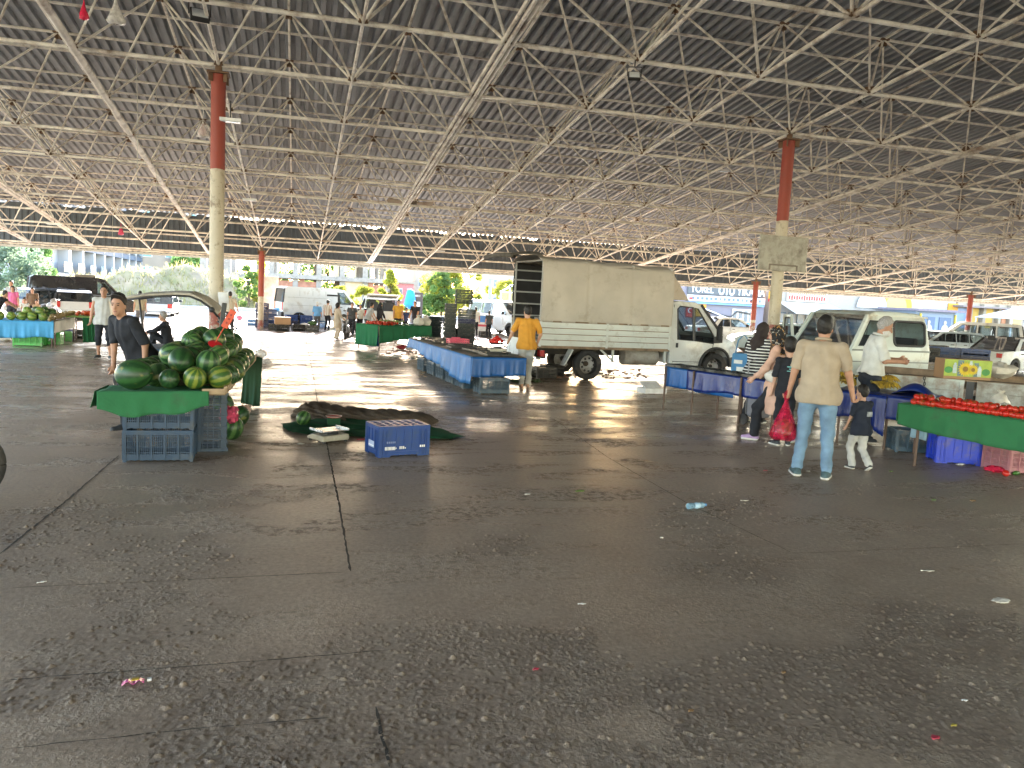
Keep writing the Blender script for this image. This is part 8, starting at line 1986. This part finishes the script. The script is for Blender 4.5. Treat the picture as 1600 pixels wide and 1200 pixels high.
obj('awning', MB().box((d4(1545), -.7, hp(1545, 481, Ys)), (9, 1.4, .16)), mat('awning_dark', (.22, .18, .17), .7), t); obj('orange_sign', MB().box((d4(1486), -.1, hp(1490, 480, Ys)), (1.1, .12, .7)), SG('orange', (.62, .30, .03)), t)
t = thing('tent_canopy', 'cream tent roof at the right edge before the shops', 'tent', base_at(1585, 58)); obj('roof', MB().add([(-2.2, -2, 2.2), (3.5, -2, 2.2), (3.5, 2, 2.2), (-2.2, 2, 2.2), (.8, 0, 3.3)], [(0, 1, 4), (1, 2, 4), (2, 3, 4), (3, 0, 4)]), SG('canvas', (.66, .64, .58), .8), t, solid=.04); pp_ = MB()
for x in (-2.1, 3.4):
    for y in (-1.9, 1.9): pp_.box((x, y, 1.1), (.08, .08, 2.2))
obj('pole', pp_, WFR, t)
# ================================================================== LITTER ON THE FLOOR
TISS = mat('tissue', (.68, .65, .58), .9); 
crumple('tissue', gp(1563, 941), (.075, .04, .022), 'crumpled tissue on the floor at the right', 'tissue', TISS, 3)
t = thing('plastic_bottle', 'crushed clear blue water bottle on the floor in the middle right', 'bottle', gp(1088, 795) + Vector((0, 0, .03)), .2); BOT = film('bottle_blue', (.35, .55, .68), .45, .1)
obj('body', MB().lathe([(.004, -.10), (.026, -.098), (.031, -.07), (.022, -.03), (.03, 0), (.024, .03), (.03, .06), (.013, .09)], 16, axis='X'), BOT, t, smooth=50); obj('cap', MB().lathe([(.013, .088), (.014, .105), (.003, .106)], 12, axis='X'), mat('cap_blue', (.06, .2, .5), .4), t)
obj('label', MB().lathe([(.0235, -.03), (.0305, 0), (.0245, .03)], 16, axis='X', caps=False), mat('bottle_label', (.35, .5, .62), .4), t)
def sliver(name, px, py, L, w_, m_, label, cat, rz, h=.006, group=None):
    o = obj(name, MB().grid(lambda a, b: Vector((L * (a - .5), w_ * (b - .5) * math.sin(PI * min(.97, max(.03, a))) ** .5, .004 + h * math.sin(a * 5 + b * 2) ** 2)), 8, 3), m_, None, smooth='all', solid=.002); p = gp(px, py); o.location = p; o.rotation_euler = (0, 0, rz); return tag(o, label, cat, group)
LEAF = mat('leaf_litter', (.16, .30, .05), .7, var=.3); DRYL = mat('dry_leaf', (.30, .18, .08), .8, var=.3); REDP = mat('red_wrapper', (.5, .04, .08), .4); 
t = thing('sweet_wrapper', 'magenta and yellow sweet wrapper on the rough floor at lower left', 'wrapper', gp(208, 1068), .1); obj('foil', MB().grid(lambda a, b: Vector((.09 * (a - .5), .04 * (b - .5), .005 + .016 * math.sin(a * 6) ** 2 * (1 - .4 * b))), 10, 4), mat('magenta_foil', (.45, .03, .25), .25), t, solid=.002); obj('print', MB().box((.01, -.005, .022), (.03, .02, .003)), mat('foil_yellow', (.6, .4, .05), .3), t); obj('white_scrap', MB().box((.065, .012, .006), (.018, .018, .01)), WHP, t)
for a in (('leaf', 906, 768, .10, .05, LEAF, 'light green leaf on the floor left of the water bottle', 'leaf', .2), ('paper_scrap', 824, 773, .07, .04, TISS, 'pale paper scrap left of the green leaf on the floor', 'paper', .5), ('cigarette_paper', 1163, 783, .08, .02, TISS, 'white strip of paper right of the water bottle', 'paper', -.1), ('leaf', 1459, 782, .06, .02, LEAF, 'small green leaf on the floor below the toddler', 'leaf', .1), ('peel', 1520, 783, .07, .05, DRYL, 'brown fruit peel on the floor right of the small leaf', 'peel', .3),
          ('plastic_strip', 1449, 893, .10, .02, TISS, 'bent white plastic strip on the floor at right', 'plastic', -.2), ('paper_tube', 909, 945, .05, .014, WHP, 'white paper stub on the middle of the floor', 'paper', -.1), ('paper_tube', 1507, 1096, .03, .012, WHP, 'small white stub on the floor at lower right', 'paper', -.3), ('red_scrap', 1461, 1154, .05, .03, REDP, 'red plastic scrap at the lower right of the floor', 'wrapper', .3), ('red_scrap', 837, 1047, .035, .02, REDP, 'small red scrap on the rough floor at lower middle', 'wrapper', .3), ('dry_leaf', 1079, 1112, .03, .02, DRYL, 'tan leaf bit on the floor at lower middle right', 'leaf', .3), ('dry_leaf', 1224, 1052, .03, .02, DRYL, 'brown leaf bit on the floor right of centre', 'leaf', .6), ('yellow_peel', 1490, 1135, .035, .016, mat('yellow_peel', (.45, .35, .06), .6), 'yellow peel bit above the red scrap', 'peel', .1), ('dry_leaf', 1034, 841, .03, .025, TISS, 'pale crumb below the water bottle', 'crumb', .1), ('dry_leaf', 75, 602, .2, .1, DRYL, 'brown leaf on the wet floor left of the melon stall', 'leaf', .2), ('leaf', 1392, 737, .06, .04, LEAF, 'green scrap on the floor right of the toddler', 'leaf', .4), ('paper_scrap', 1263, 737, .06, .04, TISS, 'white paper scrap between the shoes of the beige man', 'paper', .8), ('red_scrap', 1196, 736, .06, .03, REDP, 'dark red scrap on the floor left of the beige man', 'wrapper', .1), ('straw', 65, 911, .05, .01, WHP, 'white straw bit on the floor at left', 'straw', .5), ('red_scrap', 565, 687, .12, .05, REDP, 'red plastic scraps between the scale and the blue crate', 'wrapper', .2), ('paper_scrap', 470, 694, .09, .06, TISS, 'crumpled white plastic left of the scale', 'plastic', .4)):
    sliver(*a)
crumple('plastic_bag', gp(412, 569), (.22, .15, .12), 'thin clear plastic bag on the wet floor right of the melon stall', 'plastic bag', WHF, 31); crumple('plastic_bag', gp(620, 560), (.2, .14, .1), 'white plastic bag on the floor before the far green table', 'plastic bag', WHF, 32)
rn = random.Random(77); mb = MB()
for k in range(60):
    f_ = rn.random(); p = gp(rn.uniform(655, 720), rn.uniform(563, 590)); mb.ball(p + Vector((0, 0, .01)), (rn.uniform(.02, .06), rn.uniform(.02, .05), .012), 6, 4, bump=.3, rnd=rn)
tag(obj('market_litter', mb, mat('litter_mix', (.34, .25, .16), .9, var=.7, sc=3), None, recalc=False), 'scraps of peel and leaves along the long blue table', 'litter', kind='stuff')
mb = MB()
for k in range(160):
    p = gp(rn.uniform(595, 690), rn.uniform(545, 556)) if k < 60 else gp(rn.uniform(840, 1010), rn.uniform(578, 592)); mb.ball(p + Vector((0, 0, .01)), (rn.uniform(.02, .07), rn.uniform(.02, .06), .015), 6, 4, bump=.3, rnd=rn)
tag(obj('market_litter', mb, mat('litter_mix2', (.30, .17, .12), .9, var=.8, sc=3), None, recalc=False), 'trampled scraps under the far green table and behind the truck', 'litter', kind='stuff')
